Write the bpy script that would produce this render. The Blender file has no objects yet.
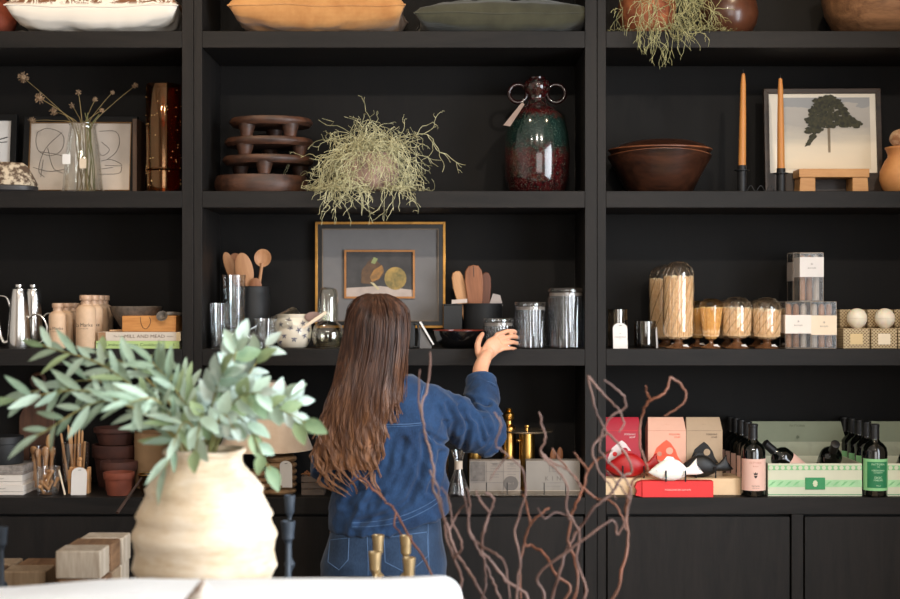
import bpy, bmesh, math, random
from mathutils import Vector, Matrix, Euler, noise
from mathutils.bvhtree import BVHTree
random.seed(7)
SC = bpy.context.scene
COL = SC.collection
R = math.radians
# ------------------------------------------------------------------ camera, world, lights, exposure
CAM_D, CAM_Z, FPX = 4.8, 1.6, 1392.0       # camera distance to the shelf fronts, eye height, focal length in pixels
cam_data = bpy.data.cameras.new('camera')
cam_data.sensor_width = 36.0
cam_data.lens = FPX / 900 * 36
cam_data.dof.use_dof = True
cam_data.dof.focus_distance = 4.72
cam_data.dof.aperture_fstop = 2.0
cam = bpy.data.objects.new('camera', cam_data)
COL.objects.link(cam)
cam.location = (0, -CAM_D, CAM_Z)
cam.rotation_euler = (R(90), 0, 0)
SC.camera = cam
SC.view_settings.view_transform = 'Standard'
SC.view_settings.look = 'None'
SC.view_settings.gamma = 1
SC.view_settings.use_curve_mapping = False
SC.view_settings.exposure = 0.0
SC.cycles.transparent_max_bounces = 40
world = bpy.data.worlds.new('world')
SC.world = world
world.use_nodes = True
world.node_tree.nodes['Background'].inputs[0].default_value = (0.85, 0.92, 1.0, 1)
world.node_tree.nodes['Background'].inputs[1].default_value = 0.35

def area_light(name, loc, target, sx, sy, watts, col, spread=180):
    L = bpy.data.lights.new(name, 'AREA'); L.shape = 'RECTANGLE'; L.size = sx; L.size_y = sy
    L.energy = watts; L.color = col; L.spread = R(spread)
    o = bpy.data.objects.new(name, L); COL.objects.link(o); o.location = loc
    o.rotation_euler = (Vector(target) - Vector(loc)).to_track_quat('-Z', 'Y').to_euler()
    return o
def spot_light(name, loc, target, watts, col, angle, blend=.6, rad=.04):
    L = bpy.data.lights.new(name, 'SPOT'); L.energy = watts; L.color = col; L.spot_size = R(angle); L.spot_blend = blend
    L.shadow_soft_size = rad
    o = bpy.data.objects.new(name, L); COL.objects.link(o); o.location = loc
    o.rotation_euler = (Vector(target) - Vector(loc)).to_track_quat('-Z', 'Y').to_euler()
    return o
DAY = (1.0, 0.97, 0.93); WARM = (1.0, 0.78, 0.52); COOL = (0.86, 0.93, 1.0)
area_light('daylight_rear_window', (0.9, -7.3, 1.75), (0.0, 0.0, 1.4), 2.6, 2.2, 70, DAY)
area_light('daylight_side_window', (2.25, -2.75, 1.7), (-1.0, -2.35, 1.2), 2.2, 2.1, 172, COOL, 140)
# track spots far from the shelves: these draw the shelf edges' shadows on the back panels
SPOTS_FAR = [(-1.15, 62), (0.15, 112), (1.15, 125)]
for sx, w in SPOTS_FAR:
    spot_light('track_spot_light', (sx, -3.35, 3.42), (sx * 1.02, 0.1, 1.25), w, (1.0, 0.9, 0.78), 62, .7, .05)
# warm track spots close to the shelves
for sx, w in [(-1.25, 30), (-0.36, 22), (1.12, 36)]:
    spot_light('near_spot_light', (sx, -0.72, 3.42), (sx, 0.12, 2.2), w, WARM, 70, .6, .03)

# ------------------------------------------------------------------ helpers
def X(px, y=0.0): return (px - 450) / 290 * (1 + y / CAM_D)
def Z(py, y=0.0): return CAM_Z - (py - 299.5) / 290 * (1 + y / CAM_D)
def U(y=0.0): return (1 + y / CAM_D) / 290            # metres that one pixel of the photograph measures at depth y
def P(px, py, y): return Vector((X(px, y), y, Z(py, y)))
Z1, Z2, Z3, Z4 = Z(31), Z(191), Z(349), Z(497.5)      # shelf tops
def lin(c):
    return tuple(((v / 255) / 12.92 if v / 255 <= .04045 else ((v / 255 + .055) / 1.055) ** 2.4) for v in c) + (1.0,)
def material(name):
    m = bpy.data.materials.new(name); m.use_nodes = True
    nt = m.node_tree; return m, nt, nt.nodes['Principled BSDF'], nt.links
def coords(nt, lk, scale=(1, 1, 1), src='Object'):
    tc = nt.nodes.new('ShaderNodeTexCoord'); mp = nt.nodes.new('ShaderNodeMapping')
    mp.inputs['Scale'].default_value = scale
    lk.new(tc.outputs[src], mp.inputs['Vector']); return mp.outputs['Vector']
def ramp(nt, lk, fac, stops):
    r = nt.nodes.new('ShaderNodeValToRGB'); e = r.color_ramp.elements
    while len(e) > 1: e.remove(e[-1])
    e[0].position = stops[0][0]; e[0].color = stops[0][1]
    for p, c in stops[1:]:
        q = e.new(p); q.color = c
    lk.new(fac, r.inputs['Fac']); return r.outputs['Color']
def noise_tex(nt, lk, vec, scale, detail=4, rough=.55, dist=0):
    n = nt.nodes.new('ShaderNodeTexNoise'); n.inputs['Scale'].default_value = scale
    n.inputs['Detail'].default_value = detail; n.inputs['Roughness'].default_value = rough
    n.inputs['Distortion'].default_value = dist
    lk.new(vec, n.inputs['Vector']); return n.outputs['Fac']
def bump(nt, lk, b, fac, strength, dist=.002):
    n = nt.nodes.new('ShaderNodeBump'); n.inputs['Strength'].default_value = strength; n.inputs['Distance'].default_value = dist
    lk.new(fac, n.inputs['Height']); lk.new(n.outputs['Normal'], b.inputs['Normal'])
def M(name, c, rough=.5, metal=0.0, vary=.12, nscale=18, bmp=0.0, bscale=60, spec=.5, coat=0.0, sheen=0.0, stretch=(1, 1, 1), c2=None, lo=.35, hi=.65, sub=0):
    """plain procedural material: noise between two tones, optional fine relief"""
    m, nt, b, lk = material(name)
    v = coords(nt, lk, stretch)
    f = noise_tex(nt, lk, v, nscale)
    a = lin(c)
    if c2 is None:
        d = tuple(x * (1 - vary) for x in a[:3]) + (1,); e = tuple(min(1, x * (1 + vary)) for x in a[:3]) + (1,)
    else: d, e = a, lin(c2)
    col = ramp(nt, lk, f, [(lo, d), (hi, e)])
    lk.new(col, b.inputs['Base Color'])
    b.inputs['Roughness'].default_value = rough; b.inputs['Metallic'].default_value = metal
    b.inputs['Specular IOR Level'].default_value = spec
    b.inputs['Coat Weight'].default_value = coat; b.inputs['Sheen Weight'].default_value = sheen
    if sub: b.inputs['Subsurface Weight'].default_value = sub; b.inputs['Subsurface Radius'].default_value = (.01, .004, .002)
    if bmp:
        bump(nt, lk, b, noise_tex(nt, lk, v, bscale, 5), bmp)
    return m
def WOOD(name, c1, c2, axis='x', scale=10, rough=.5, bmp=.25, spec=.4):
    """wood grain running along an axis of the object"""
    m, nt, b, lk = material(name)
    s = {'x': (.12, 1, 1), 'y': (1, .12, 1), 'z': (1, 1, .12)}[axis]
    v = coords(nt, lk, s)
    f = noise_tex(nt, lk, v, scale, 6, .6, 1.2)
    g = noise_tex(nt, lk, v, scale * 9, 3, .5)
    mx = nt.nodes.new('ShaderNodeMath'); mx.operation = 'MULTIPLY_ADD'; mx.inputs[1].default_value = .35
    lk.new(g, mx.inputs[0]); lk.new(f, mx.inputs[2])
    col = ramp(nt, lk, mx.outputs[0], [(.48, lin(c1)), (.85, lin(c2))])
    lk.new(col, b.inputs['Base Color']); b.inputs['Roughness'].default_value = rough
    b.inputs['Specular IOR Level'].default_value = spec
    bump(nt, lk, b, mx.outputs[0], bmp, .0015)
    return m
def GLASS(name, tint=(255, 255, 255), gloss=1.0, rough=.02, f0=.07):
    """thin clear glass: Fresnel reflection over a tinted see-through wall"""
    m = bpy.data.materials.new(name); m.use_nodes = True; nt = m.node_tree; lk = nt.links
    for n in list(nt.nodes): nt.nodes.remove(n)
    out = nt.nodes.new('ShaderNodeOutputMaterial'); mix = nt.nodes.new('ShaderNodeMixShader')
    tr = nt.nodes.new('ShaderNodeBsdfTransparent'); gl = nt.nodes.new('ShaderNodeBsdfGlossy')
    lw = nt.nodes.new('ShaderNodeLayerWeight'); lw.inputs['Blend'].default_value = .5
    nz = nt.nodes.new('ShaderNodeTexNoise'); nz.inputs['Scale'].default_value = 30
    bp = nt.nodes.new('ShaderNodeBump'); bp.inputs['Strength'].default_value = .08
    lk.new(nz.outputs['Fac'], bp.inputs['Height']); lk.new(bp.outputs['Normal'], gl.inputs['Normal'])
    tr.inputs['Color'].default_value = lin(tint)
    gl.inputs['Roughness'].default_value = rough; gl.inputs['Color'].default_value = (gloss, gloss, gloss, 1) if not hasattr(gloss, '__len__') else (*gloss, 1)
    pw = nt.nodes.new('ShaderNodeMath'); pw.operation = 'POWER'; pw.inputs[1].default_value = 3.2; lk.new(lw.outputs['Facing'], pw.inputs[0])
    mu = nt.nodes.new('ShaderNodeMath'); mu.operation = 'MULTIPLY_ADD'; mu.inputs[1].default_value = .85; mu.inputs[2].default_value = f0; mu.use_clamp = True
    lk.new(pw.outputs[0], mu.inputs[0]); lk.new(mu.outputs[0], mix.inputs['Fac'])
    lk.new(tr.outputs[0], mix.inputs[1]); lk.new(gl.outputs[0], mix.inputs[2]); lk.new(mix.outputs[0], out.inputs['Surface'])
    return m

class MB:
    """collects shapes for ONE mesh object"""
    def __init__(s): s.v = []; s.f = []
    def add(s, vs, fs, mtx=None):
        o = len(s.v)
        if mtx is not None: vs = [mtx @ Vector(p) for p in vs]
        s.v += [tuple(p) for p in vs]; s.f += [tuple(i + o for i in f) for f in fs]; return s
    def box(s, x0, x1, y0, y1, z0, z1, mtx=None):
        vs = [(x, y, z) for z in (z0, z1) for y in (y0, y1) for x in (x0, x1)]
        return s.add(vs, [(0, 2, 3, 1), (4, 5, 7, 6), (0, 1, 5, 4), (2, 6, 7, 3), (0, 4, 6, 2), (1, 3, 7, 5)], mtx)
    def lathe(s, prof, n=32, mtx=None, a0=0, a1=360, wob=0, seed=0, sx=1, sy=1):
        """profile of (radius, height); radius 0 closes to a point"""
        full = abs(a1 - a0) >= 359.9; k = n if full else n + 1
        vs = []; rows = []
        for r, z in prof:
            if r <= 1e-7: rows.append([len(vs)]); vs.append((0, 0, z)); continue
            row = []
            for i in range(k):
                a = R(a0 + (a1 - a0) * i / n); q = r
                if wob: q *= 1 + wob * noise.noise((math.cos(a) * 1.5 + seed, math.sin(a) * 1.5, z * 9))
                row.append(len(vs)); vs.append((q * math.cos(a) * sx, q * math.sin(a) * sy, z))
            rows.append(row)
        fs = []
        for A, B in zip(rows, rows[1:]):
            m_ = n if full else n
            if len(A) == 1 and len(B) == 1: continue
            for i in range(m_):
                j = (i + 1) % k
                if len(A) == 1: fs.append((A[0], B[j], B[i]))
                elif len(B) == 1: fs.append((A[i], A[j], B[0]))
                else: fs.append((A[i], A[j], B[j], B[i]))
        return s.add(vs, fs, mtx)
    def tube(s, pts, rad, n=8, caps=True, mtx=None, flat=1.0, up=None):
        pts = [Vector(p) for p in pts]; m_ = len(pts)
        if not hasattr(rad, '__len__'): rad = [rad] * m_
        vs = []; prev = None
        for i, p in enumerate(pts):
            t = (pts[min(i + 1, m_ - 1)] - pts[max(i - 1, 0)])
            t = t.normalized() if t.length > 1e-9 else Vector((0, 0, 1))
            if prev is None:
                a = Vector(up) if up else (Vector((0, 0, 1)) if abs(t.z) < .9 else Vector((1, 0, 0)))
                prev = (a - t * a.dot(t)).normalized()
            else:
                q = prev - t * prev.dot(t); prev = q.normalized() if q.length > 1e-6 else prev
            b = t.cross(prev)
            for k in range(n):
                a = 2 * math.pi * k / n
                vs.append(p + prev * (math.cos(a) * rad[i]) + b * (math.sin(a) * rad[i] * flat))
        fs = [(i * n + k, i * n + (k + 1) % n, (i + 1) * n + (k + 1) % n, (i + 1) * n + k) for i in range(m_ - 1) for k in range(n)]
        if caps: fs += [tuple(reversed(range(n))), tuple(range((m_ - 1) * n, m_ * n))]
        return s.add(vs, fs, mtx)
    def ell(s, c, r, n=16, m_=10, mtx=None, rot=None):
        prof = [(math.sin(math.pi * i / m_), -math.cos(math.pi * i / m_)) for i in range(m_ + 1)]
        prof[0] = (0, -1); prof[-1] = (0, 1)
        T = Matrix.Translation(c) @ (rot.to_matrix().to_4x4() if rot else Matrix()) @ Matrix.Diagonal((r[0], r[1], r[2], 1))
        if mtx is not None: T = mtx @ T
        return s.lathe(prof, n, T)
    def prism(s, pts, y0, y1, mtx=None):
        """outline of (x, z) extruded from y0 to y1"""
        n = len(pts); vs = [(x, y0, z) for x, z in pts] + [(x, y1, z) for x, z in pts]
        fs = [tuple(range(n)), tuple(reversed(range(n, 2 * n)))] + [(i, i + n, (i + 1) % n + n, (i + 1) % n) for i in range(n)]
        return s.add(vs, fs, mtx)
    def loft(s, rings, caps=True):
        n = len(rings[0]); vs = [p for r in rings for p in r]
        fs = [(i * n + k, i * n + (k + 1) % n, (i + 1) * n + (k + 1) % n, (i + 1) * n + k) for i in range(len(rings) - 1) for k in range(n)]
        if caps: fs += [tuple(reversed(range(n))), tuple(range((len(rings) - 1) * n, len(rings) * n))]
        return s.add(vs, fs)
    def mesh(s, name, smooth=40):
        me = bpy.data.meshes.new(name); me.from_pydata(s.v, [], s.f)
        bm = bmesh.new(); bm.from_mesh(me); bmesh.ops.recalc_face_normals(bm, faces=bm.faces); bm.to_mesh(me); bm.free()
        if smooth:
            me.polygons.foreach_set('use_smooth', [True] * len(me.polygons)); me.set_sharp_from_angle(angle=R(smooth))
        me.update(); return me
def link(name, me, mat, parent=None, loc=(0, 0, 0), rot=(0, 0, 0)):
    o = bpy.data.objects.new(name, me); COL.objects.link(o); o.parent = parent; o.location = loc; o.rotation_euler = rot
    if mat and not me.materials: me.materials.append(mat)
    return o
def part(mb, name, mat, parent, bevel=0, smooth=40, loc=(0, 0, 0), rot=(0, 0, 0), segs=2, label=None):
    o = link(name, mb.mesh(name, smooth), mat, parent, loc, rot)
    if bevel:
        b = o.modifiers.new('bevel', 'BEVEL'); b.width = bevel; b.segments = segs; b.limit_method = 'ANGLE'; b.angle_limit = R(50)
    if label: o['label'] = label
    return o
def tag(o, label, cat, group=None, kind=None):
    o['label'] = label; o['category'] = cat
    if group: o['group'] = group
    if kind: o['kind'] = kind
    return o
def thing(name, label, cat, loc, rotz=0, group=None):
    o = bpy.data.objects.new(name, None); COL.objects.link(o); o.empty_display_size = .05
    o.location = loc; o.rotation_euler = (0, 0, R(rotz)); return tag(o, label, cat, group)
def solo(mb, name, mat, loc, label, cat, group=None, bevel=0, smooth=40, rot=(0, 0, 0)):
    return tag(part(mb, name, mat, None, bevel, smooth, loc, rot), label, cat, group)
def copy_tree(o, parent=None):
    c = o.copy(); COL.objects.link(c); c.parent = parent
    for ch in list(o.children): copy_tree(ch, c)
    return c
def dup(root, loc, rotz=0, label=None, rot=None):
    c = copy_tree(root); c.location = loc; c.rotation_euler = rot if rot else (0, 0, R(rotz))
    if label: c['label'] = label
    return c
BENCH = bpy.data.scenes.new('bench')          # empty side scene in which single meshes are evaluated quickly
def evaluated(o):
    BENCH.collection.objects.link(o); vl = BENCH.view_layers[0]; vl.update(); dg = vl.depsgraph
    me = bpy.data.meshes.new_from_object(o.evaluated_get(dg)); BENCH.collection.objects.unlink(o); return me
def words(txt, size, mat, parent, loc=(0, 0, 0), rot=(R(90), 0, 0), align='CENTER', cyl=None, name='lettering', wide=1.0, spacing=1.0):
    """flat lettering; cyl bends it round an upright cylinder of that radius (text faces -y)"""
    cu = bpy.data.curves.new(name, 'FONT'); cu.body = txt; cu.size = size; cu.align_x = align; cu.align_y = 'CENTER'
    cu.resolution_u = 2; cu.space_character = spacing
    t = bpy.data.objects.new(name, cu)
    me = evaluated(t); bpy.data.objects.remove(t); bpy.data.curves.remove(cu)
    for v in me.vertices: v.co.x *= wide
    if cyl:
        for v in me.vertices:
            a = v.co.x / cyl; v.co = (cyl * math.sin(a), -cyl * math.cos(a), v.co.y)
        rot = (0, 0, 0)
    me.materials.clear()
    o = link(name, me, mat, parent, loc, rot); return o
def arc(c, r, a0, a1, n, plane='xz'):
    out = []
    for i in range(n + 1):
        a = R(a0 + (a1 - a0) * i / n); p, q = r * math.cos(a), r * math.sin(a)
        out.append((c[0] + p, c[1], c[2] + q) if plane == 'xz' else (c[0] + p, c[1] + q, c[2]))
    return out
def smooth_path(pts, n=6):
    """Catmull-Rom through the points"""
    pts = [Vector(p) for p in pts]; q = [pts[0] * 2 - pts[1]] + pts + [pts[-1] * 2 - pts[-2]]; out = []
    for i in range(1, len(q) - 2):
        for k in range(n):
            t = k / n; a, b, c, d = q[i - 1], q[i], q[i + 1], q[i + 2]
            out.append(.5 * ((2 * b) + (c - a) * t + (2 * a - 5 * b + 4 * c - d) * t * t + (3 * b - a - 3 * c + d) * t ** 3))
    return out + [pts[-1]]
def scaled(prof, u): return [(r * u, z * u) for r, z in prof]
def shell(prof, t):
    """outer profile bottom-up -> closed wall of thickness t with an inner side"""
    inner = [(max(r - t, 0), max(z, prof[0][1] + t)) for r, z in reversed(prof)]
    inner = [(r, z) for r, z in inner if r > 0]
    return [(0, prof[0][1])] + list(prof) + inner + [(0, prof[0][1] + t)]

# shared materials
BLACKWOOD = WOOD('black_stained_oak_across', (17, 15, 14), (29, 25, 23), 'x', 14, .6, .35, .25)
BLACKWOOD_V = WOOD('black_stained_oak_upright', (17, 15, 14), (29, 25, 23), 'z', 14, .6, .35, .25)
BACKPANEL = WOOD('black_back_panel', (13, 11, 10), (18, 15, 13), 'z', 10, .65, .2, .2)
BLACK = M('matte_black', (24, 24, 25), .6, bmp=.1)
IRON = M('black_iron', (22, 22, 24), .5, .3, bmp=.15, bscale=120)
PAPER = M('white_paper', (218, 213, 208), .7, vary=.02)
INK = M('dark_ink', (40, 34, 30), .7, vary=.05)
GREYINK = M('grey_ink', (120, 112, 108), .7, vary=.05)
CLEAR = GLASS('clear_glass', (252, 252, 252), 1.0, .02, .09)
SMOKE = GLASS('smoked_glass', (190, 182, 168), 1.0, .03, .12)
BRASS = M('brass', (206, 158, 84), .3, 1.0, .1, 9, bmp=.04, bscale=30)
OLDBRASS = M('aged_brass', (190, 164, 122), .38, .75, .18, 14, bmp=.08, bscale=40)
STEEL = M('polished_steel', (225, 222, 218), .22, 1.0, .05, 6)
# ------------------------------------------------------------------ the room
WALLM = M('warm_white_plaster', (206, 196, 184), .8, vary=.03, nscale=5, bmp=.1)
FLOORM = WOOD('oak_floor', (118, 92, 66), (158, 126, 92), 'y', 6, .5, .2)
WFRAME = M('black_window_frame', (28, 28, 30), .45, .2)
def struct(mb, name, mat, bevel=0):
    o = part(mb, name, mat, None, bevel); o['kind'] = 'structure'; return o
RX0, RX1, RY0, RY1, RZ = -3.2, 2.35, -7.6, .50, 3.6
fl = struct(MB().box(RX0, RX1, RY0, RY1, -.06, -.012), 'floor', FLOORM)
plank = MB().box(-.098, .098, -.9, .9, 0, .012).mesh('plank', 0)
PLK = WOOD('oak_plank', (112, 86, 60), (164, 130, 94), 'y', 6, .5, .2)
for i in range(19):
    for j in range(4):
        x = -1.9 + i * .2; y = -5.6 + j * 1.805 + (i % 3) * .4
        if -6.6 < y < -.95: link('plank', plank, PLK, fl, (x, y, -.012))
struct(MB().box(RX0, RX1, RY0, RY1, RZ, RZ + .06), 'ceiling', WALLM)
struct(MB().box(RX0, RX1, .42, RY1, 0, RZ), 'wall_back', WALLM)
struct(MB().box(RX0 - .1, RX0, RY0, RY1, 0, RZ), 'wall_left', WALLM)
# right wall with a window opening (y -3.9..-1.6, z .6..2.8)
struct(MB().box(RX1, RX1 + .1, RY0, -3.9, 0, RZ).box(RX1, RX1 + .1, -1.6, RY1, 0, RZ).box(RX1, RX1 + .1, -3.9, -1.6, 0, .6).box(RX1, RX1 + .1, -3.9, -1.6, 2.8, RZ), 'wall_right', WALLM)
# rear wall behind the photographer with the shop window (x -0.5..2.25, z .5..3.0)
struct(MB().box(RX0, -.5, RY0 - .1, RY0, 0, RZ).box(2.25, RX1, RY0 - .1, RY0, 0, RZ).box(-.5, 2.25, RY0 - .1, RY0, 0, .5).box(-.5, 2.25, RY0 - .1, RY0, 3.0, RZ), 'wall_rear', WALLM)
w = struct(MB().box(-.5, 2.25, RY0 - .06, RY0 - .05, .5, 3.0), 'window_1', GLASS('window_glass'))
for a in (-.5, .85, 2.2): part(MB().box(a, a + .05, RY0 - .09, RY0 - .02, .5, 3.0), 'window_frame', WFRAME, w)
w = struct(MB().box(RX1 + .05, RX1 + .06, -3.9, -1.6, .6, 2.8), 'window_2', GLASS('window_glass_side'))
for a in (-3.9, -2.775, -1.65): part(MB().box(RX1 + .02, RX1 + .09, a, a + .05, .6, 2.8), 'window_frame', WFRAME, w)

# ------------------------------------------------------------------ lighting tracks on the ceiling (above the frame)
def track(y, xs, label, watts_target):
    t = thing('lighting_track', label, 'track light', (0, y, RZ))
    part(MB().box(-1.7, 1.7, -.018, .018, -.03, 0), 'rail', BLACK, t)
    for x, tz in xs:
        d = (Vector((x, watts_target[0], watts_target[1])) - Vector((x, y, 3.42))).normalized()
        h = part(MB().lathe([(0, .12), (.035, .12), (.04, .1), (.042, 0.03), (.038, .03), (.03, .06), (0, .06)], 20,
                 Matrix.Translation((x, 0, -.18)) @ (-d).to_track_quat('Z', 'Y').to_matrix().to_4x4()), 'lamp_head', BLACK, t)
        part(MB().tube([(x, 0, -.03), (x, 0, -.1)], .008), 'stem', BLACK, t)
track(-3.35, [(a, 0) for a, _ in SPOTS_FAR], 'black ceiling track with lamp heads farther from the shelves', (.1, 1.25))
track(-.72, [(-1.25, 0), (-.36, 0), (1.12, 0)], 'black ceiling track with lamp heads close above the shelves', (.12, 2.2))

# ------------------------------------------------------------------ the black shelving wall
SD = .384; TH = .0575
unit = thing('shelving_unit', 'black stained oak shelving unit with cabinets below covering the wall', 'shelving', (0, 0, 0))
POST = [(-222, -201), (182, 202), (585, 606), (989, 1010)]
ZTOP = 3.12
for a, b in POST:
    # each upright is two stiles side by side with a fine groove between them
    mid = a + (b - a) * .58
    u = part(MB().box(X(a), X(mid) - .0008, 0, SD, .0, ZTOP), 'upright', BLACKWOOD_V, unit, .0012)
    part(MB().box(X(mid) + .0008, X(b), .0015, SD, .0, ZTOP), 'upright', BLACKWOOD_V, unit, .0012)
BAYS = [(-201, 182), (202, 585), (606, 989)]
for a, b in BAYS:
    x0, x1 = X(a) + .0004, X(b) - .0004
    part(MB().box(x0, x1, SD, SD + .02, .86, ZTOP), 'back_panel', BACKPANEL, unit)
    for z in (ZTOP, Z1, Z2, Z3):
        part(MB().box(x0, x1, .0008, SD, z - TH, z), 'shelf', BLACKWOOD, unit, .0015)
    part(MB().box(x0, x1, -.001, SD, Z4 - TH, Z4), 'counter', BLACKWOOD, unit, .0015)
    part(MB().box(x0, x1, .05, .07, .0, .09), 'toe_kick', BLACK, unit)
    c = (x0 + x1) / 2
    part(MB().box(c - .02, c + .02, .0008, .03, .09, Z4 - TH - .0005), 'stile', BLACKWOOD_V, unit, .001)
    part(MB().box(x0, x1, .0008, .03, .07, .09), 'bottom_rail', BLACKWOOD, unit, .001)
    for d0, d1 in ((x0 + .005, c - .026), (c + .026, x1 - .005)):
        part(MB().box(d0, d1, .003, .022, .098, Z4 - TH - .009), 'cabinet_door', BLACKWOOD_V, unit, .0018)
    part(MB().box(x0, x1, .06, SD, .1, .86), 'cabinet_body', BLACK, unit)
# ------------------------------------------------------------------ cushions and pots on the top shelf
def pillow_mesh(wx, dy, h, seed, n=34, corner=.05):
    """a stuffed cushion lying flat: pinched corners, seam round its edge, bottom at z 0"""
    rnd = random.Random(seed); mb = MB(); idx = {}
    ph = [rnd.random() * 6 for _ in range(4)]
    for side in (1, -1):
        for i in range(n + 1):
            for j in range(n + 1):
                u, v = -1 + 2 * i / n, -1 + 2 * j / n
                edge = i in (0, n) or j in (0, n)
                if side < 0 and edge: idx[(side, i, j)] = idx[(1, i, j)]; continue
                k = max(0, (1 - u ** 2)) ** .3 * max(0, (1 - v ** 2)) ** .3
                # the edges bow inward between the corners
                px = u * (1 - corner * (1 - v * v)); py = v * (1 - corner * (1 - u * u))
                z = side * k * .5
                wr = .07 * noise.noise((u * 3 + ph[0], v * 3 + ph[1], side)) + .035 * noise.noise((u * 9 + ph[2], v * 9, side * 3))
                z += wr * k * 1.2
                if side < 0: z = max(z, -.47)
                sag = .06 * noise.noise((u * 1.7 + ph[3], v * 1.7, 5)) if edge else 0
                idx[(side, i, j)] = len(mb.v); mb.v.append((px * wx / 2, py * dy / 2, (z + sag) * h))
    for side in (1, -1):
        for i in range(n):
            for j in range(n):
                q = (idx[(side, i, j)], idx[(side, i + 1, j)], idx[(side, i + 1, j + 1)], idx[(side, i, j + 1)])
                mb.f.append(q if side > 0 else q[::-1])
    zmin = min(p[2] for p in mb.v)
    mb.v = [(x, y, z - zmin) for x, y, z in mb.v]
    return mb, idx, n
def linen(name, c, c2=None, weave=900):
    m, nt, b, lk = material(name)
    v = coords(nt, lk)
    f = noise_tex(nt, lk, v, 14)
    wv = nt.nodes.new('ShaderNodeTexWave'); wv.inputs['Scale'].default_value = weave / 6.28 / 2; wv.bands_direction = 'X'; lk.new(v, wv.inputs['Vector'])
    wz = nt.nodes.new('ShaderNodeTexWave'); wz.inputs['Scale'].default_value = weave / 6.28 / 2; wz.bands_direction = 'Z'; lk.new(v, wz.inputs['Vector'])
    ad = nt.nodes.new('ShaderNodeMath'); ad.operation = 'ADD'; lk.new(wv.outputs['Fac'], ad.inputs[0]); lk.new(wz.outputs['Fac'], ad.inputs[1])
    a = lin(c); e = lin(c2) if c2 else tuple(min(1, q * 1.15) for q in a[:3]) + (1,)
    col = ramp(nt, lk, f, [(.35, a), (.65, e)]); lk.new(col, b.inputs['Base Color'])
    b.inputs['Roughness'].default_value = .85; b.inputs['Sheen Weight'].default_value = .25; b.inputs['Specular IOR Level'].default_value = .2
    bump(nt, lk, b, ad.outputs[0], .25, .0008); return m
def cushion(loc, w, d, h, mat, label, seed, rotz=0, piping=None):
    t = thing('cushion', label, 'cushion', loc, rotz, 'cushions lying on the top shelf')
    mb, idx, n = pillow_mesh(w, d, h, seed)
    part(mb, 'cover', mat, t, 0, 80)
    ring = [(i, 0) for i in range(n)] + [(n, j) for j in range(n)] + [(i, n) for i in range(n, 0, -1)] + [(0, j) for j in range(n, 0, -1)]
    part(MB().tube([mb.v[idx[(1, i, j)]] for i, j in ring] + [mb.v[idx[(1, 0, 0)]]], .0022, 6), 'seam', piping or mat, t)
    return t
# white cushion with a brown botanical print on its upper side
m, nt, b, lk = material('white_cotton_with_brown_print')
v = coords(nt, lk)
n1 = noise_tex(nt, lk, v, 17, 8, .72, 2.0)
sep = nt.nodes.new('ShaderNodeSeparateXYZ'); lk.new(v, sep.inputs[0])
gt = nt.nodes.new('ShaderNodeMapRange'); gt.inputs[1].default_value = .092; gt.inputs[2].default_value = .102; lk.new(sep.outputs['Z'], gt.inputs[0])
pr = ramp(nt, lk, n1, [(.47, (0, 0, 0, 1)), (.52, (1, 1, 1, 1))])
mu = nt.nodes.new('ShaderNodeMath'); mu.operation = 'MULTIPLY'; lk.new(pr, mu.inputs[0]); lk.new(gt.outputs[0], mu.inputs[1])
mx = nt.nodes.new('ShaderNodeMix'); mx.data_type = 'RGBA'; lk.new(mu.outputs[0], mx.inputs[0])
mx.inputs[6].default_value = lin((232, 222, 208)); mx.inputs[7].default_value = lin((120, 78, 50))
lk.new(mx.outputs[2], b.inputs['Base Color']); b.inputs['Roughness'].default_value = .85
bump(nt, lk, b, noise_tex(nt, lk, v, 300, 3), .12)
PRINTED = m
cushion((X(103, .17), .17, Z1), 168 * U(.17), .34, .185, PRINTED, 'white cushion with brown botanical print beside the left upright', 3)
cushion((X(321, .17), .17, Z1), 172 * U(.17), .34, .19, linen('mustard_linen', (172, 118, 68), (190, 138, 84)), 'mustard linen cushion lying on the top shelf', 11)
cushion((X(503, .17), .17, Z1), 176 * U(.17), .33, .135, linen('olive_linen', (58, 56, 42), (70, 68, 52)), 'olive green linen cushion lying on the top shelf', 19)
# rust pot at the far left
RUST = M('rust_clay', (128, 58, 36), .75, vary=.25, nscale=30, bmp=.3, bscale=80)
u = U(.15)
t = thing('vase', 'round rust coloured clay vase at the left end of the top shelf', 'vase', (X(-14, .15), .15, Z1))
part(MB().lathe(shell(scaled([(18, 0), (24, 4), (29, 12), (30.5, 20), (28, 30), (20, 40), (12, 46), (11, 52), (14, 57)], u), .006), 36, wob=.02), 'body', RUST, t)
part(MB().lathe([(13.2 * u, 57 * u), (14.6 * u, 57.6 * u), (14.4 * u, 59 * u), (12.6 * u, 58.6 * u)], 36), 'rim', RUST, t)
u = U(.09)
t = thing('dish', 'small flat silver dish beside the rust coloured vase', 'dish', (X(22.5, .05), .05, Z1))
part(MB().lathe([(0, 0), (.016, 0), (.024, .004), (.0255, .005), (.015, .003), (0, .0025)], 24), 'bowl', STEEL, t)
part(MB().tube(arc((.0, 0, .005), .0252, 0, 360, 24, 'xy'), .0008, 5), 'rim', STEEL, t)

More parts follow.
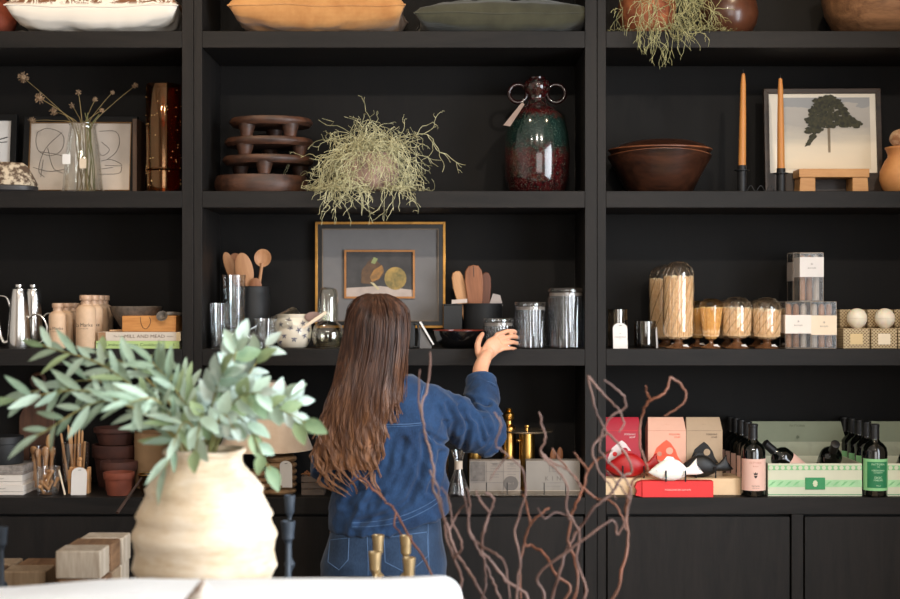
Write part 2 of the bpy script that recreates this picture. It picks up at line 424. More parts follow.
# trailing air plants -------------------------------------------------
def trailing(rootpts, n, length, rnd, spread, droop, floor_z, front_y, r0=.0016, forks=3, outward=None, zlim=None, shape=None):
    """wiry branching strands as one mesh; they arch out, then hang over the shelf edge"""
    mb = MB()
    def strand(p, d, L, r, depth):
        pts = [p.copy()]; k = max(4, int(L / .013)); q = p.copy(); d = d.normalized()
        for i in range(k):
            t = i / k
            d = (d + Vector((rnd.uniform(-1, 1), rnd.uniform(-1, 1), rnd.uniform(-1, 1))) * .62 + Vector((0, 0, -droop * (.35 + t)))).normalized()
            nq = q + d * (L / k)
            if nq.z < floor_z + .004 and nq.y > front_y: 
                d = Vector((d.x, -abs(d.y) - .8, max(0, d.z) + .12)).normalized(); nq = q + d * (L / k)
                if nq.z < floor_z + .003: nq.z = floor_z + .003
            if zlim and nq.z < zlim: break
            if nq.y > SD - .02: nq.y = SD - .02
            q = nq; pts.append(q.copy())
            if depth > 0 and i > 1 and rnd.random() < .34:
                strand(q, (d + Vector((rnd.uniform(-1, 1), rnd.uniform(-1, .6), rnd.uniform(-.7, .9))) * .95), L * rnd.uniform(.2, .45) * (1 - .4 * t), r * .8, depth - 1)
        if len(pts) > 2: mb.tube(pts, [r * (1 - .5 * i / len(pts)) for i in range(len(pts))], 4)
    for i in range(n):
        p = rnd.choice(rootpts) + Vector((rnd.uniform(-.02, .02), rnd.uniform(-.02, .02), 0))
        a = rnd.uniform(0, 2 * math.pi); ox, oy = math.cos(a), math.sin(a)
        if oy > .3 and rnd.random() < .6: oy = -oy
        d = Vector((ox * spread, oy * .7, rnd.uniform(.1, .85)))
        strand(p, d, length * rnd.uniform(.5, 1.12), r0, forks)
    return mb
def moss(name, c, c2): return M(name, c, .7, nscale=40, c2=c2, bmp=.1)
rnd = random.Random(5)
yb = .1
# pot with pale plant in the middle bay, second shelf
t = thing('pot', 'pinkish grey stone bowl holding the pale trailing plant', 'pot', (X(370, yb), yb, Z2))
u = U(yb)
POTM = M('pinkish_stone', (150, 122, 108), .7, vary=.3, nscale=25, bmp=.4, bscale=70)
part(MB().lathe(shell(scaled([(17, 0), (24, 5), (29, 14), (29.5, 24), (26, 33), (23, 37)], u), .007), 32, wob=.03), 'body', POTM, t)
part(MB().lathe(scaled([(15, 36), (23.5, 36.4), (24.5, 38.5), (22.5, 39.5), (20, 37.6)], u), 32, wob=.02), 'rim', POTM, t)
pl = thing('trailing_plant', 'pale green wiry trailing plant spilling out of the stone bowl', 'plant', (X(370, yb), yb, Z2 + 30 * u))
roots = [Vector((rnd.uniform(-.065, .04), rnd.uniform(-.05, .04), .025)) for _ in range(14)]
mb = trailing(roots, 140, .37, rnd, 1.6, .25, -30 * u, -yb - .012, .0015, 2, zlim=-.25)
o = part(mb, 'foliage', moss('pale_grey_green', (150, 144, 104), (206, 200, 160)), pl, 0, 60); o['kind'] = 'stuff'
mb = MB()
for s_, tip in enumerate([(360, 95), (352, 118), (425, 134), (440, 160), (377, 112), (318, 122)]):
    a = Vector((rnd.uniform(-.03, .03), 0, .03)); e = Vector((X(tip[0], yb) - X(370, yb), rnd.uniform(-.05, .02), Z(tip[1], yb) - Z2 - 30 * u))
    pts = []
    for i in range(13):
        f = i / 12; pts.append(a.lerp(e, f) + Vector((rnd.uniform(-1, 1), rnd.uniform(-1, 1), rnd.uniform(-1, 1))) * .007 * (i > 0) + Vector((0, 0, .02 * math.sin(f * 3.14))))
    mb.tube(pts, [.0016 * (1 - .4 * i / 12) for i in range(13)], 5)
    for q in (6, 9):
        mb.tube([pts[q], pts[q] + Vector((rnd.uniform(-.02, .02), -.01, .012)), pts[q] + Vector((rnd.uniform(-.035, .035), -.01, .024))], .001, 4)
part(mb, 'shoot', moss('pale_shoot', (120, 116, 84), (160, 154, 118)), pl, 0, 60)
# pot and green plant on the top shelf, right bay
yb = .1; u = U(yb)
t = thing('pot', 'rusty orange clay pot behind the hanging green plant', 'pot', (X(647, yb), yb, Z1))
part(MB().lathe(shell(scaled([(19, 0), (24, 6), (28, 16), (29, 28), (27, 40), (24, 46), (25, 50)], u), .007), 32, wob=.02), 'body', M('orange_clay', (158, 92, 52), .7, c2=(120, 60, 34), nscale=25, bmp=.35, bscale=60), t)
part(MB().lathe(scaled([(22, 49), (25.5, 49.5), (26, 51.5), (23, 52), (21, 50)], u), 32), 'rim', RUST, t)
pl = thing('trailing_plant', 'yellow green wiry plant hanging over the top shelf edge', 'plant', (X(660, yb), yb, Z1 + 46 * u))
roots = [Vector((rnd.uniform(-.06, .09), rnd.uniform(-.06, .0), .02)) for _ in range(12)]
mb = trailing(roots, 40, .42, rnd, .8, .33, -46 * u, -yb - .012, .0016, 2, zlim=-.30)
o = part(mb, 'foliage', moss('yellow_green_moss', (128, 126, 84), (170, 166, 122)), pl, 0, 60); o['kind'] = 'stuff'
part(MB().lathe([(0, 0), (.05, 0), (.06, .012), (.05, .02), (0, .022)], 16, wob=.2, seed=3), 'root_ball', M('dry_moss', (92, 84, 48), .9, bmp=.6), pl)
DARKPOT = M('dark_glazed_brown', (58, 32, 22), .3, c2=(92, 54, 36), nscale=8, coat=.3, bmp=.1)
t = thing('vase', 'dark brown polished round vase beside the hanging plant', 'vase', (X(728, .16), .16, Z1))
u = U(.16)
part(MB().lathe(shell(scaled([(17, 0), (23, 6), (28, 15), (30, 25), (28, 37), (21, 47), (14, 53), (14, 58), (17, 62)], u), .006), 40), 'body', DARKPOT, t)
part(MB().lathe(scaled([(13.6, 60), (17.4, 61.5), (17.6, 63), (15, 63)], u), 40), 'rim', DARKPOT, t)
WOODBOWL = WOOD('turned_walnut', (96, 66, 44), (146, 106, 74), 'x', 20, .5)
t = thing('bowl', 'large tan turned wood bowl at the right end of the top shelf', 'bowl', (X(880, .17), .17, Z1))
part(MB().lathe(shell(scaled([(30, 0), (40, 5), (48, 14), (54, 26), (57, 40), (58, 52)], u), .009), 44), 'body', WOODBOWL, t)
part(MB().lathe(scaled([(55, 52), (58.4, 51.6), (58.8, 53.4), (55.4, 54)], u), 44), 'rim', WOODBOWL, t)
# ------------------------------------------------------------------ second shelf
def frame_mb(w, h, fw, d, z0=0):
    """rectangular moulding, outer size w x h, standing on z0, front at y = -d/2"""
    mb = MB(); y0, y1 = -d / 2, d / 2
    o = [(-w / 2, z0), (w / 2, z0), (w / 2, z0 + h), (-w / 2, z0 + h)]; i = [(-w / 2 + fw, z0 + fw), (w / 2 - fw, z0 + fw), (w / 2 - fw, z0 + h - fw), (-w / 2 + fw, z0 + h - fw)]
    for k in range(4):
        a, b, c, e = o[k], o[(k + 1) % 4], i[(k + 1) % 4], i[k]
        mb.prism([a, b, c, e], y0, y1)
    return mb
def card(w, h, z0, y, t=.001): return MB().box(-w / 2, w / 2, y, y + t, z0, z0 + h)
def blob(pts, y, n=0, seed=0, amp=0, t=.0004):
    """thin printed shape from an outline of (x, z), optionally with a ragged edge"""
    if n:
        q = []
        for k in range(len(pts)):
            a, b = Vector(pts[k]), Vector(pts[(k + 1) % len(pts)])
            for j in range(n):
                p = a.lerp(b, j / n); q.append((p.x + amp * noise.noise((p.x * 300, p.y * 300, seed)), p.y + amp * noise.noise((p.x * 300 + 9, p.y * 300, seed))))
        pts = q
    return MB().add([(p[0], y, p[1]) for p in pts], [tuple(range(len(pts)))])
FRAMEBLK = M('black_picture_frame', (10, 9, 9), .55, vary=.2, spec=.25)
GOLDLIP = M('gold_frame_lip', (128, 92, 50), .4, .6)
DRAWPAPER = M('aged_drawing_paper', (205, 192, 180), .8, vary=.05, nscale=12)
lean = R(-7)
# line drawing
yb = .27; u = U(yb)
t = thing('framed_drawing', 'framed abstract pencil line drawing behind the glass vase', 'picture', (X(79, yb), yb, Z2)); t.rotation_euler = (lean, 0, 0)
w_, h_ = 114 * u, (Z(115, yb) - Z2)
part(frame_mb(w_, h_, 6 * u, .022), 'frame', FRAMEBLK, t, .0015)
part(frame_mb(w_ - 11 * u, h_ - 11 * u, 1.2 * u, .018, 5.5 * u), 'gold_lip', GOLDLIP, t)
part(card(w_ - 12 * u, h_ - 12 * u, 6 * u, .0), 'paper', DRAWPAPER, t)
PENCIL = M('pencil', (70, 62, 56), .8)
def pc(px, py): return (X(px, yb) - X(79, yb), -.001, Z(py, yb) - Z2 + .004)
lines = [[(35, 132), (44, 128), (56, 131), (62, 138), (60, 150), (50, 156), (38, 152), (34, 142), (35, 132)], [(38, 152), (52, 154), (64, 157)], [(60, 132), (46, 146), (40, 158), (38, 172), (44, 178)],
         [(46, 148), (52, 168), (62, 174)], [(32, 168), (48, 172), (64, 170)], [(97, 131), (113, 131), (118, 140), (115, 152), (106, 160)], [(98, 162), (110, 160), (121, 166), (104, 166)], [(98, 175), (118, 174), (121, 167)],
         [(42, 160), (40, 178)], [(100, 142), (108, 150), (101, 156), (96, 148)], [(98, 170), (112, 168)]]
for L in lines: part(MB().tube(smooth_path([pc(*p) for p in L], 5), .0009, 4), 'pencil_line', PENCIL, t)
# white picture at the left edge
t = thing('framed_print', 'small framed white print with black marks at the left edge', 'picture', (X(-22, yb), yb, Z2)); t.rotation_euler = (lean, 0, 0)
w_, h_ = 74 * u, Z(113, yb) - Z2
part(frame_mb(w_, h_, 6 * u, .022), 'frame', FRAMEBLK, t, .0015)
part(card(w_ - 12 * u, h_ - 12 * u, 6 * u, .0), 'paper', PAPER, t)
mb = MB()
mb.tube([(.06, -.001, .21), (.1, -.001, .222)], .002, 4).tube([(.05, -.001, .2), (.098, -.001, .204)], .0015, 4)
for k in range(9): mb.ell((.04 + .05 * random.random(), -.001, .05 + .12 * random.random()), (.002, .0006, .002), 6, 4)
part(mb, 'ink_mark', INK, t)
# mottled stone
m = M('mottled_stone', (196, 178, 152), .8, nscale=42, c2=(86, 66, 50), lo=.44, hi=.56, bmp=.7, bscale=50)
yb = .09; u = U(yb)
t = thing('stone', 'mottled cream and brown stone lump on a dark base', 'stone', (X(4, yb), yb, Z2))
mb = MB().lathe([(0, 6 * u), (30 * u, 6 * u), (31 * u, 9 * u), (27 * u, 18 * u), (22 * u, 27 * u), (18 * u, 30 * u), (0, 31 * u)], 28, wob=.12, seed=4, sy=.7)
part(mb, 'top', m, t, 0, 60)
part(MB().lathe([(0, 0), (30 * u, 0), (32.5 * u, 2 * u), (32.5 * u, 6 * u), (30 * u, 7 * u), (0, 7 * u)], 28, wob=.06, seed=4, sy=.72), 'base', M('dark_slate', (48, 44, 44), .5, bmp=.3), t)
# glass vase with dried stems
yb = .14; u = U(yb)
t = thing('glass_vase', 'clear glass vase tapering to its mouth holding dried flowers', 'vase', (X(83, yb), yb, Z2))
hv = Z(124, yb) - Z2
vp = [(19.5 * u, 0), (21 * u, .004), (20.5 * u, .02), (16 * u, hv * .7), (13.2 * u, hv * .92), (13 * u, hv * .96), (14.5 * u, hv)]
part(MB().lathe(shell(vp, .0035), 36), 'body', GLASS('vase_glass', (250, 250, 248), 1.0), t)
part(MB().tube(arc((0, 0, hv), 14 * u, 0, 360, 36, 'xy'), .0016, 6), 'rim', CLEAR, t)
part(MB().box(-.05 * 1, -.022, -.0755, -.0745, .095, .13), 'price_sticker', PAPER, t, loc=(-.004, .007, .005))
part(MB().box(.002, .026, -.0755, -.0745, .085, .12), 'price_sticker', M('cream_sticker', (198, 180, 158), .7), t, loc=(.004, .006, 0))
STEM = M('dried_stem', (122, 104, 66), .8, vary=.3)
SEED = M('dried_seed_head', (112, 88, 66), .9, c2=(158, 130, 100), nscale=150, bmp=.8, bscale=200)
dec = thing('dried_flowers', 'dried allium heads on thin stems standing in the glass vase', 'dried flowers', (X(83, yb), yb, Z2 + .006))
heads = [(23, 79, 7, .0), (42, 101, 7, -.03), (52, 112, 5.5, .02), (27, 120, 5, .06), (109, 92, 3, .05), (130, 84, 4, .08), (80, 95, 4, -.02), (68, 105, 4, .05), (93, 100, 3.5, .03), (102, 112, 3.5, .0)]
rnd = random.Random(12)
for k, (hx, hy, r_, dy) in enumerate(heads):
    e = Vector((X(hx, yb) - X(83, yb), dy, Z(hy, yb) - Z2)); f = Vector((rnd.uniform(-.03, .03), rnd.uniform(-.03, .03), .002))
    mth = Vector((e.x * .18, dy * .2, hv * .97))
    pth = smooth_path([f, mth * .55 + f * .45, mth, mth.lerp(e, .5) + Vector((0, 0, .008)), e], 5)
    part(MB().tube(pth, [.0022 - .0012 * i / len(pth) for i in range(len(pth))], 5), 'stem', STEM, dec)
    mb = MB(); rr = r_ * u * .8
    mb.ell(e, (rr * .55,) * 3, 8, 6)
    for q in range(46 if r_ > 4.5 else 24):
        d = Vector((rnd.gauss(0, 1), rnd.gauss(0, 1), rnd.gauss(0, 1))).normalized()
        mb.tube([e + d * rr * .4, e + d * rr * rnd.uniform(.85, 1.1)], [.0007, .0016], 4)
    part(mb, 'seed_head', SEED, dec)
mb = MB()
for k in range(7):
    f = Vector((.02 + rnd.uniform(-.015, .02), rnd.uniform(-.02, .02), .004)); mth = Vector((.015 + rnd.uniform(-.01, .012), 0, hv * .9))
    mb.tube(smooth_path([f, f.lerp(mth, .5) + Vector((.006, 0, 0)), mth, mth + Vector((rnd.uniform(-.03, .05), rnd.uniform(-.03, .03), rnd.uniform(.02, .07)))], 5), .0016, 5)
part(mb, 'grass_stalk', M('green_stalk', (106, 104, 62), .7), dec)
# thin wooden board edge-on
solo(MB().box(-.008, .008, -.07, .07, 0, Z(121, .28) - Z2), 'wooden_board', WOOD('plain_board', (70, 52, 40), (104, 80, 62), 'z'), (X(139, .28), .28, Z2), 'narrow wooden board standing on edge beside the amber vase', 'board', bevel=.002)
# amber vase
yb = .17; u = U(yb)
AMB = GLASS('amber_bubble_glass', (214, 160, 100), (.9, .62, .34), .08, .12)
t = thing('amber_vase', 'tall amber bubble glass cylinder vase beside the left upright', 'vase', (X(163.5, yb), yb, Z2))
hv = Z(85, yb) - Z2; zr = Z(170, yb) - Z2
part(MB().lathe(shell([(17 * u, zr), (17 * u, zr + .01), (17.2 * u, hv * .6), (17.2 * u, hv - .003), (16.8 * u, hv)], .005), 40), 'body', AMB, t)
part(MB().lathe([(0, zr - .006), (18 * u, zr - .006), (18.6 * u, zr - .001), (18 * u, zr + .004), (0, zr + .004)], 40), 'collar', AMB, t)
part(MB().lathe(shell([(16 * u, 0), (16.4 * u, .004), (16.4 * u, zr - .006)], .005), 40), 'foot', AMB, t)
mb = MB()
for k in range(70):
    a = rnd.uniform(0, 6.28); z = rnd.uniform(.03, hv - .02); q = 17.0 * u
    mb.ell((q * math.cos(a), q * math.sin(a), z), (.0018, .0018, .0022), 6, 4)
part(mb, 'bubble', M('glass_bubble', (230, 190, 130), .15, vary=.05, spec=.8), t)

# four carved boards on feet ------------------------------------------
CARVED = M('carved_dark_wood', (44, 26, 18), .5, c2=(82, 50, 33), nscale=16, stretch=(.5, 2, 2), bmp=.6, bscale=45)
yb = .185; specs = [(262, 47, 176.5, 190, None), (268, 45.5, 157, 167, [(266, 167, 173)]), (269, 44.5, 139, 146.5, [(243, 146, 156), (300, 146, 156)]), (271, 42, 119, 128, [(243, 126, 137), (297, 126, 137)])]
names = ['lowest', 'second from the bottom', 'second from the top', 'topmost']
zc = Z2
for k, (cx, r_, ty, by, feet) in enumerate(specs):
    u = U(yb); zt = Z(ty, yb)
    t = thing('carved_board', 'round dark carved wooden board on feet, %s of the stack of four' % names[k], 'board', (X(cx, yb), yb, zc), 0, 'stacked carved wooden boards')
    H = zt - zc; th = .030 if k else H
    part(MB().lathe([(0, H - th), ((r_ - 3) * u, H - th), (r_ * u, H - th * .62), (r_ * u, H - th * .35), ((r_ - 2) * u, H - .002), (r_ * .6 * u, H), (0, H)], 40, wob=.03, seed=k, sy=.84), 'top', CARVED, t)
    if feet is not None:
        for q in range(3):
            a = R([(-90, 30, 150), (-128, -20, 95), (-132, -48, 90)][k - 1][q]); q_ = r_ * u * .76
            f = MB().lathe([(0, 0), (.021, 0), (.026, (H - th) * .5), (.032, H - th + .004), (0, H - th + .004)], 10, wob=.08, seed=q + k)
            part(f, 'foot', CARVED, t, loc=(q_ * math.cos(a), q_ * math.sin(a) * .84, 0))
    zc = zt + .0004
# red and green vase with ring handles --------------------------------
m, nt, b, lk = material('red_green_glaze')
v = coords(nt, lk); sep = nt.nodes.new('ShaderNodeSeparateXYZ'); lk.new(v, sep.inputs[0])
n1 = noise_tex(nt, lk, v, 60, 6, .75); n2 = noise_tex(nt, lk, v, 220, 4, .7)
h_ = nt.nodes.new('ShaderNodeMapRange'); h_.inputs[1].default_value = .10; h_.inputs[2].default_value = .20; h_.inputs[3].default_value = -.18; h_.inputs[4].default_value = .2; lk.new(sep.outputs['Z'], h_.inputs[0])
h2 = nt.nodes.new('ShaderNodeMapRange'); h2.inputs[1].default_value = .25; h2.inputs[2].default_value = .30; h2.inputs[3].default_value = 0; h2.inputs[4].default_value = -.4; lk.new(sep.outputs['Z'], h2.inputs[0])
s1 = nt.nodes.new('ShaderNodeMath'); s1.operation = 'ADD'; lk.new(n1, s1.inputs[0]); lk.new(h_.outputs[0], s1.inputs[1])
s2 = nt.nodes.new('ShaderNodeMath'); s2.operation = 'ADD'; lk.new(s1.outputs[0], s2.inputs[0]); lk.new(h2.outputs[0], s2.inputs[1])
ca = ramp(nt, lk, s2.outputs[0], [(.25, lin((16, 5, 6))), (.42, lin((64, 6, 10))), (.5, lin((44, 26, 22))), (.58, lin((12, 30, 27))), (.75, lin((18, 38, 34)))])
sp = ramp(nt, lk, n2, [(.56, (0, 0, 0, 1)), (.62, (1, 1, 1, 1))])
mx = nt.nodes.new('ShaderNodeMix'); mx.data_type = 'RGBA'; lk.new(sp, mx.inputs[0]); lk.new(ca, mx.inputs[6]); mx.inputs[7].default_value = lin((70, 80, 70))
lk.new(mx.outputs[2], b.inputs['Base Color']); b.inputs['Roughness'].default_value = .12; b.inputs['Coat Weight'].default_value = .5
GLAZE = m
DKRED = M('dark_red_glaze', (18, 7, 7), .16, c2=(38, 10, 10), nscale=40, coat=.5)
yb = .16; u = U(yb)
t = thing('handled_vase', 'glossy red and green speckled vase with two ring handles', 'vase', (X(537, yb), yb, Z2))
k_ = (Z(78, yb) - Z2) / u
pr = [(24, 0), (28, 3), (31.5, 18), (33, 40), (31, 62), (26, 78), (19, 85), (13, 88), (9.5, 92), (8.5, 97), (10, 100), (13, 104), (13.5, 109), (12, 113), (8, k_ - 1.5), (7, k_)]
part(MB().lathe(shell(scaled(pr, u), .006), 44), 'body', GLAZE, t)
for s_ in (-1, 1):
    part(MB().tube(arc((s_ * 19 * u, 0, 101 * u), 9 * u, 0, 360, 28), 2.0 * u, 10, False), 'ring_handle', DKRED, t)
part(MB().lathe(scaled([(6, k_ - 1), (8, k_ - 1.2), (8.4, k_ + .4), (6.4, k_ + .8)], u), 30), 'rim', DKRED, t)
tg = part(MB().prism([(-.013, -.112), (.009, -.104), (.006, 0), (-.006, 0)], -.0006, .0006), 'price_tag', M('kraft_tag', (132, 112, 102), .7), t, loc=(-15 * u, -.078, 88 * u), rot=(R(-26), R(30), R(-12)))
part(MB().tube([(-14 * u, -.02, 95 * u), (-15 * u, -.078, 88 * u)], .0006, 4), 'string', PAPER, t)

# stacked dark bowls ---------------------------------------------------
EBONY = WOOD('dark_rosewood', (26, 15, 11), (66, 37, 24), 'x', 12, .3, .2, .5)
yb = .19; u = U(yb)
t = thing('wooden_bowl', 'large dark wooden bowl, the bottom one of the stack', 'bowl', (X(659.5, yb), yb, Z2), 0, 'stacked dark wooden bowls')
hb = Z(157, yb) - Z2; n_ = 48
mb = MB(); prof = shell([(.100, 0), (.118, .012), (.150, hb * .55), (.186, hb)], .008)
mb.lathe(prof, n_); mb.v = [(x, y * .93, z + (.014 * (1 - (x / .19) ** 2) if z > hb * .8 else 0)) for x, y, z in mb.v]
part(mb, 'body', EBONY, t, .0015)
RIMW = WOOD('rim_highlight_wood', (92, 52, 32), (140, 86, 56), 'x', 12, .35)  # lighter wood tone paints an edge highlight along the bowl rims
mb = MB().tube([(.182 * math.cos(R(a)), .182 * .93 * math.sin(R(a)), hb + .014 * (1 - (math.cos(R(a)) * .182 / .19) ** 2)) for a in range(0, 361, 8)], .0026, 6)
part(mb, 'rim', RIMW, t)
t = thing('wooden_bowl', 'shallow dark wooden bowl nested second in the stack', 'bowl', (X(660, yb), yb, Z2 + .018), 0, 'stacked dark wooden bowls')
mb = MB().lathe(shell([(.07, 0), (.11, .02), (.155, hb * .7), (.184, hb + .006)], .009), n_)
mb.v = [(x, y * .9, z) for x, y, z in mb.v]
part(mb, 'body', EBONY, t, .0015)
part(MB().tube([(.183 * math.cos(R(a)), .183 * .9 * math.sin(R(a)), hb + .006) for a in range(0, 361, 8)], .0028, 6), 'rim', RIMW, t)
t = thing('wooden_bowl', 'upturned dark wooden bowl topping the stack of bowls', 'bowl', (X(662, yb), yb, Z2 + hb + .026), 0, 'stacked dark wooden bowls')
ht = Z(140, yb) - (Z2 + hb + .026)
mb = MB().lathe([(.166, 0), (.168, .004), (.150, ht * .45), (.110, ht * .8), (.06, ht * .97), (0, ht), (0, ht - .008), (.06, ht * .8), (.11, ht * .6), (.150, .004), (.162, 0)], n_)
mb.v = [(x, y * .9, z) for x, y, z in mb.v]
part(mb, 'body', EBONY, t)

# candle holder and tapers --------------------------------------------
yb = .07; u = U(yb)
t = thing('candle_holder', 'black iron double candle holder with wavy wire between its posts', 'candle holder', (X(761, yb), yb, Z2))
CX = [(742, 168), (781, 171)]
tops = []
for px, py in CX:
    x = X(px, yb) - X(761, yb); zt = Z(py + 2, yb) - Z2; tops.append((x, zt))
    part(MB().lathe([(0, 0), (4.6 * u, 0), (4.6 * u, zt - .004), (0, zt - .004)], 20), 'post', IRON, t, loc=(x, 0, 0))
    part(MB().lathe([(0, zt - .004), (7.5 * u, zt - .003), (7.5 * u, zt), (0, zt)], 24), 'drip_plate', IRON, t, loc=(x, 0, 0))
    part(MB().lathe([(3.2 * u, zt), (4.4 * u, zt), (4.4 * u, zt + .016), (3.9 * u, zt + .016), (3.9 * u, zt + .002), (0, zt + .001)], 20), 'cup', IRON, t, loc=(x, 0, 0))
pts = []; x0 = X(746, yb) - X(761, yb); x1 = X(776, yb) - X(761, yb)
for i in range(61): 
    f = i / 60; pts.append((x0 + (x1 - x0) * f, -.004, .014 + .010 * math.sin(f * 6 * math.pi - 1.2)))
part(MB().tube(pts, .0014, 6), 'wavy_wire', IRON, t)
WAX = M('ochre_wax', (186, 124, 60), .5, vary=.06, nscale=6, sub=.3)
for (px, py), (x, zt), ty, tl, lb in zip(CX, tops, (74, 79), (1.6, -.8), ('ochre taper candle on the post nearer the wooden bowls', 'ochre taper candle standing in front of the tree picture')):
    h = Z(ty, yb) - Z2 - zt + .014
    c = thing('taper_candle', lb, 'candle', (X(761, yb) + x, yb, Z2 + zt + .0022), 0, 'ochre taper candles'); c.rotation_euler = (0, R(tl * .5), 0)
    part(MB().lathe([(0, 0), (3.7 * u, 0), (3.75 * u, .02), (3.3 * u, h * .5), (2.6 * u, h * .85), (1.7 * u, h * .955), (0, h * .965)], 20), 'wax', WAX, c)
    part(MB().tube([(0, 0, h * .96), (0, 0, h * .99), (.0015, 0, h)], .0009, 5), 'wick', BLACK, c)

# tree picture and its wooden stand -----------------------------------
OAK = WOOD('light_oak', (176, 124, 72), (206, 156, 100), 'x', 12, .5)
yb = .21; u = U(yb)
st = thing('picture_stand', 'light oak display stand carrying the framed tree print', 'stand', (X(832, yb - .06), yb - .06, Z2))
us = U(yb - .06); zb0, zb1 = Z(178, yb - .06) - Z2, Z(169.5, yb - .06) - Z2
part(MB().box(-35 * us, 35 * us, -.03, .06, zb0, zb1), 'top_bar', OAK, st, .002)
for s_ in (-1, 1):
    a = s_ * 26.5 * us
    part(MB().prism([(a - 8 * us, 0), (a + 8 * us, 0), (a + (7 if s_ > 0 else 8) * us, zb0), (a - (8 if s_ > 0 else 7) * us, zb0)], -.026, .055), 'leg', OAK, st, .0015)
t = thing('framed_print', 'framed print of a dark pine tree leaning on the oak stand', 'picture', (X(824.5, yb), yb + .012, Z2 + .0005)); t.rotation_euler = (R(-5), 0, R(-1.5))
zb = 0
w_, h_ = 117 * u, Z(87, yb) - Z2
z0 = Z(176, yb) - Z2
# the frame stands on the shelf behind the bar; its lower moulding is deep
FRW = WOOD('walnut_frame', (34, 25, 19), (64, 47, 35), 'x', 14, .45)
part(frame_mb(w_, h_, 5 * u, .024, 0).box(-w_ / 2 + 4 * u, w_ / 2 - 4 * u, -.012, .01, 0, z0 + 3 * u), 'frame', FRW, t, .0015)
part(card(w_ - 9 * u, h_ - z0 - 6 * u, z0 + 3 * u, -.004), 'mat', M('ivory_mat', (232, 222, 206), .8, vary=.02), t)
m, nt, b, lk = material('misty_sky_print')
v = coords(nt, lk); sep = nt.nodes.new('ShaderNodeSeparateXYZ'); lk.new(v, sep.inputs[0])
n1 = noise_tex(nt, lk, coords(nt, lk, (6, 6, 22)), 1.0, 5)
mr = nt.nodes.new('ShaderNodeMapRange'); mr.inputs[1].default_value = z0; mr.inputs[2].default_value = h_; lk.new(sep.outputs['Z'], mr.inputs[0])
ma = nt.nodes.new('ShaderNodeMath'); ma.operation = 'MULTIPLY_ADD'; ma.inputs[1].default_value = .4; lk.new(n1, ma.inputs[0]); lk.new(mr.outputs[0], ma.inputs[2])
lk.new(ramp(nt, lk, ma.outputs[0], [(.25, lin((222, 208, 184))), (.62, lin((208, 198, 180))), (.8, lin((178, 172, 164))), (1.0, lin((186, 180, 172))), (1.2, lin((160, 160, 160)))]), b.inputs['Base Color']); b.inputs['Roughness'].default_value = .7
pw, ph0, ph1 = 91 * u, z0 + 7 * u, h_ - 9 * u
part(MB().box(X(781.5, yb) - X(824.5, yb), X(872, yb) - X(824.5, yb), -.006, -.004, ph0, ph1), 'print', m, t)
def tp(px, py): return (X(px, yb) - X(824.5, yb), Z(py, yb) - Z2)
part(blob([tp(829.5, 152), tp(832, 152), tp(832.2, 120), tp(829.2, 120)], -.0068), 'printed_trunk', M('printed_bark', (126, 112, 92), .7), t)
PINE = M('printed_pine', (34, 36, 24), .7, c2=(70, 66, 42), nscale=90)
CROWN = [(830, 94), (838, 95), (842, 102), (847, 108), (854, 116), (862, 122), (864, 125), (856, 127), (848, 126), (840, 124), (832, 127), (824, 128), (818, 132), (810, 133), (807, 128), (812, 125), (808, 119), (812, 114), (811, 108), (816, 104), (816, 99), (822, 96)]
def inside(x, y, poly):
    c = False
    for (x0, y0), (x1, y1) in zip(poly, poly[1:] + poly[:1]):
        if (y0 > y) != (y1 > y) and x < (x1 - x0) * (y - y0) / (y1 - y0) + x0: c = not c
    return c
rnd = random.Random(9); mb = MB(); k = 0
while k < 330:
    x, y = rnd.uniform(806, 865), rnd.uniform(93, 134)
    if not inside(x, y, CROWN): continue
    k += 1; c = tp(x, y); rr = rnd.uniform(1.2, 3.4) * u
    mb.add([(c[0] + rr * rnd.uniform(.6, 1.25) * math.cos(q * .6283) * 1.3, -.0072 - k * .000004, c[1] + rr * rnd.uniform(.6, 1.25) * math.sin(q * .6283) * .8) for q in range(10)], [tuple(range(10))])
part(mb, 'printed_crown', PINE, t)['kind'] = 'stuff'
part(blob([tp(*p) for p in [(817, 132), (819, 136), (815, 140), (811, 145), (806, 146), (809, 140), (812, 134)]], -.0072, 4, 8, .004), 'printed_branch', PINE, t)
# clay jar at the right edge
CLAY = M('honey_clay', (196, 138, 82), .6, c2=(172, 112, 62), nscale=14, bmp=.15)
yb = .1; u = U(yb)
t = thing('jar', 'round honey coloured clay jar with a knobbed lid at the right edge', 'jar', (X(900, yb), yb, Z2))
hj = (Z(149, yb) - Z2) / u
part(MB().lathe(shell(scaled([(13, 0), (17, 4), (20, 13), (19.5, 22), (15, 32), (12, 36), (12, 39), (14, hj)], u), .005), 36), 'body', CLAY, t)
part(MB().lathe(scaled([(0, hj), (14.6, hj), (14.6, hj + 1.6), (8, hj + 3), (0, hj + 3.4)], u), 36), 'lid', CLAY, t)
mb = MB().ell((0, 0, (hj + 11) * u), (10 * u, 10 * u, 9 * u), 18, 12)
mb.v = [tuple(Vector(p) + Vector((1, 1, 1)) * .004 * noise.noise(Vector(p) * 60)) for p in mb.v]
part(mb, 'knob', M('speckled_knob', (190, 160, 128), .7, c2=(140, 96, 62), nscale=50, bmp=.4), t)
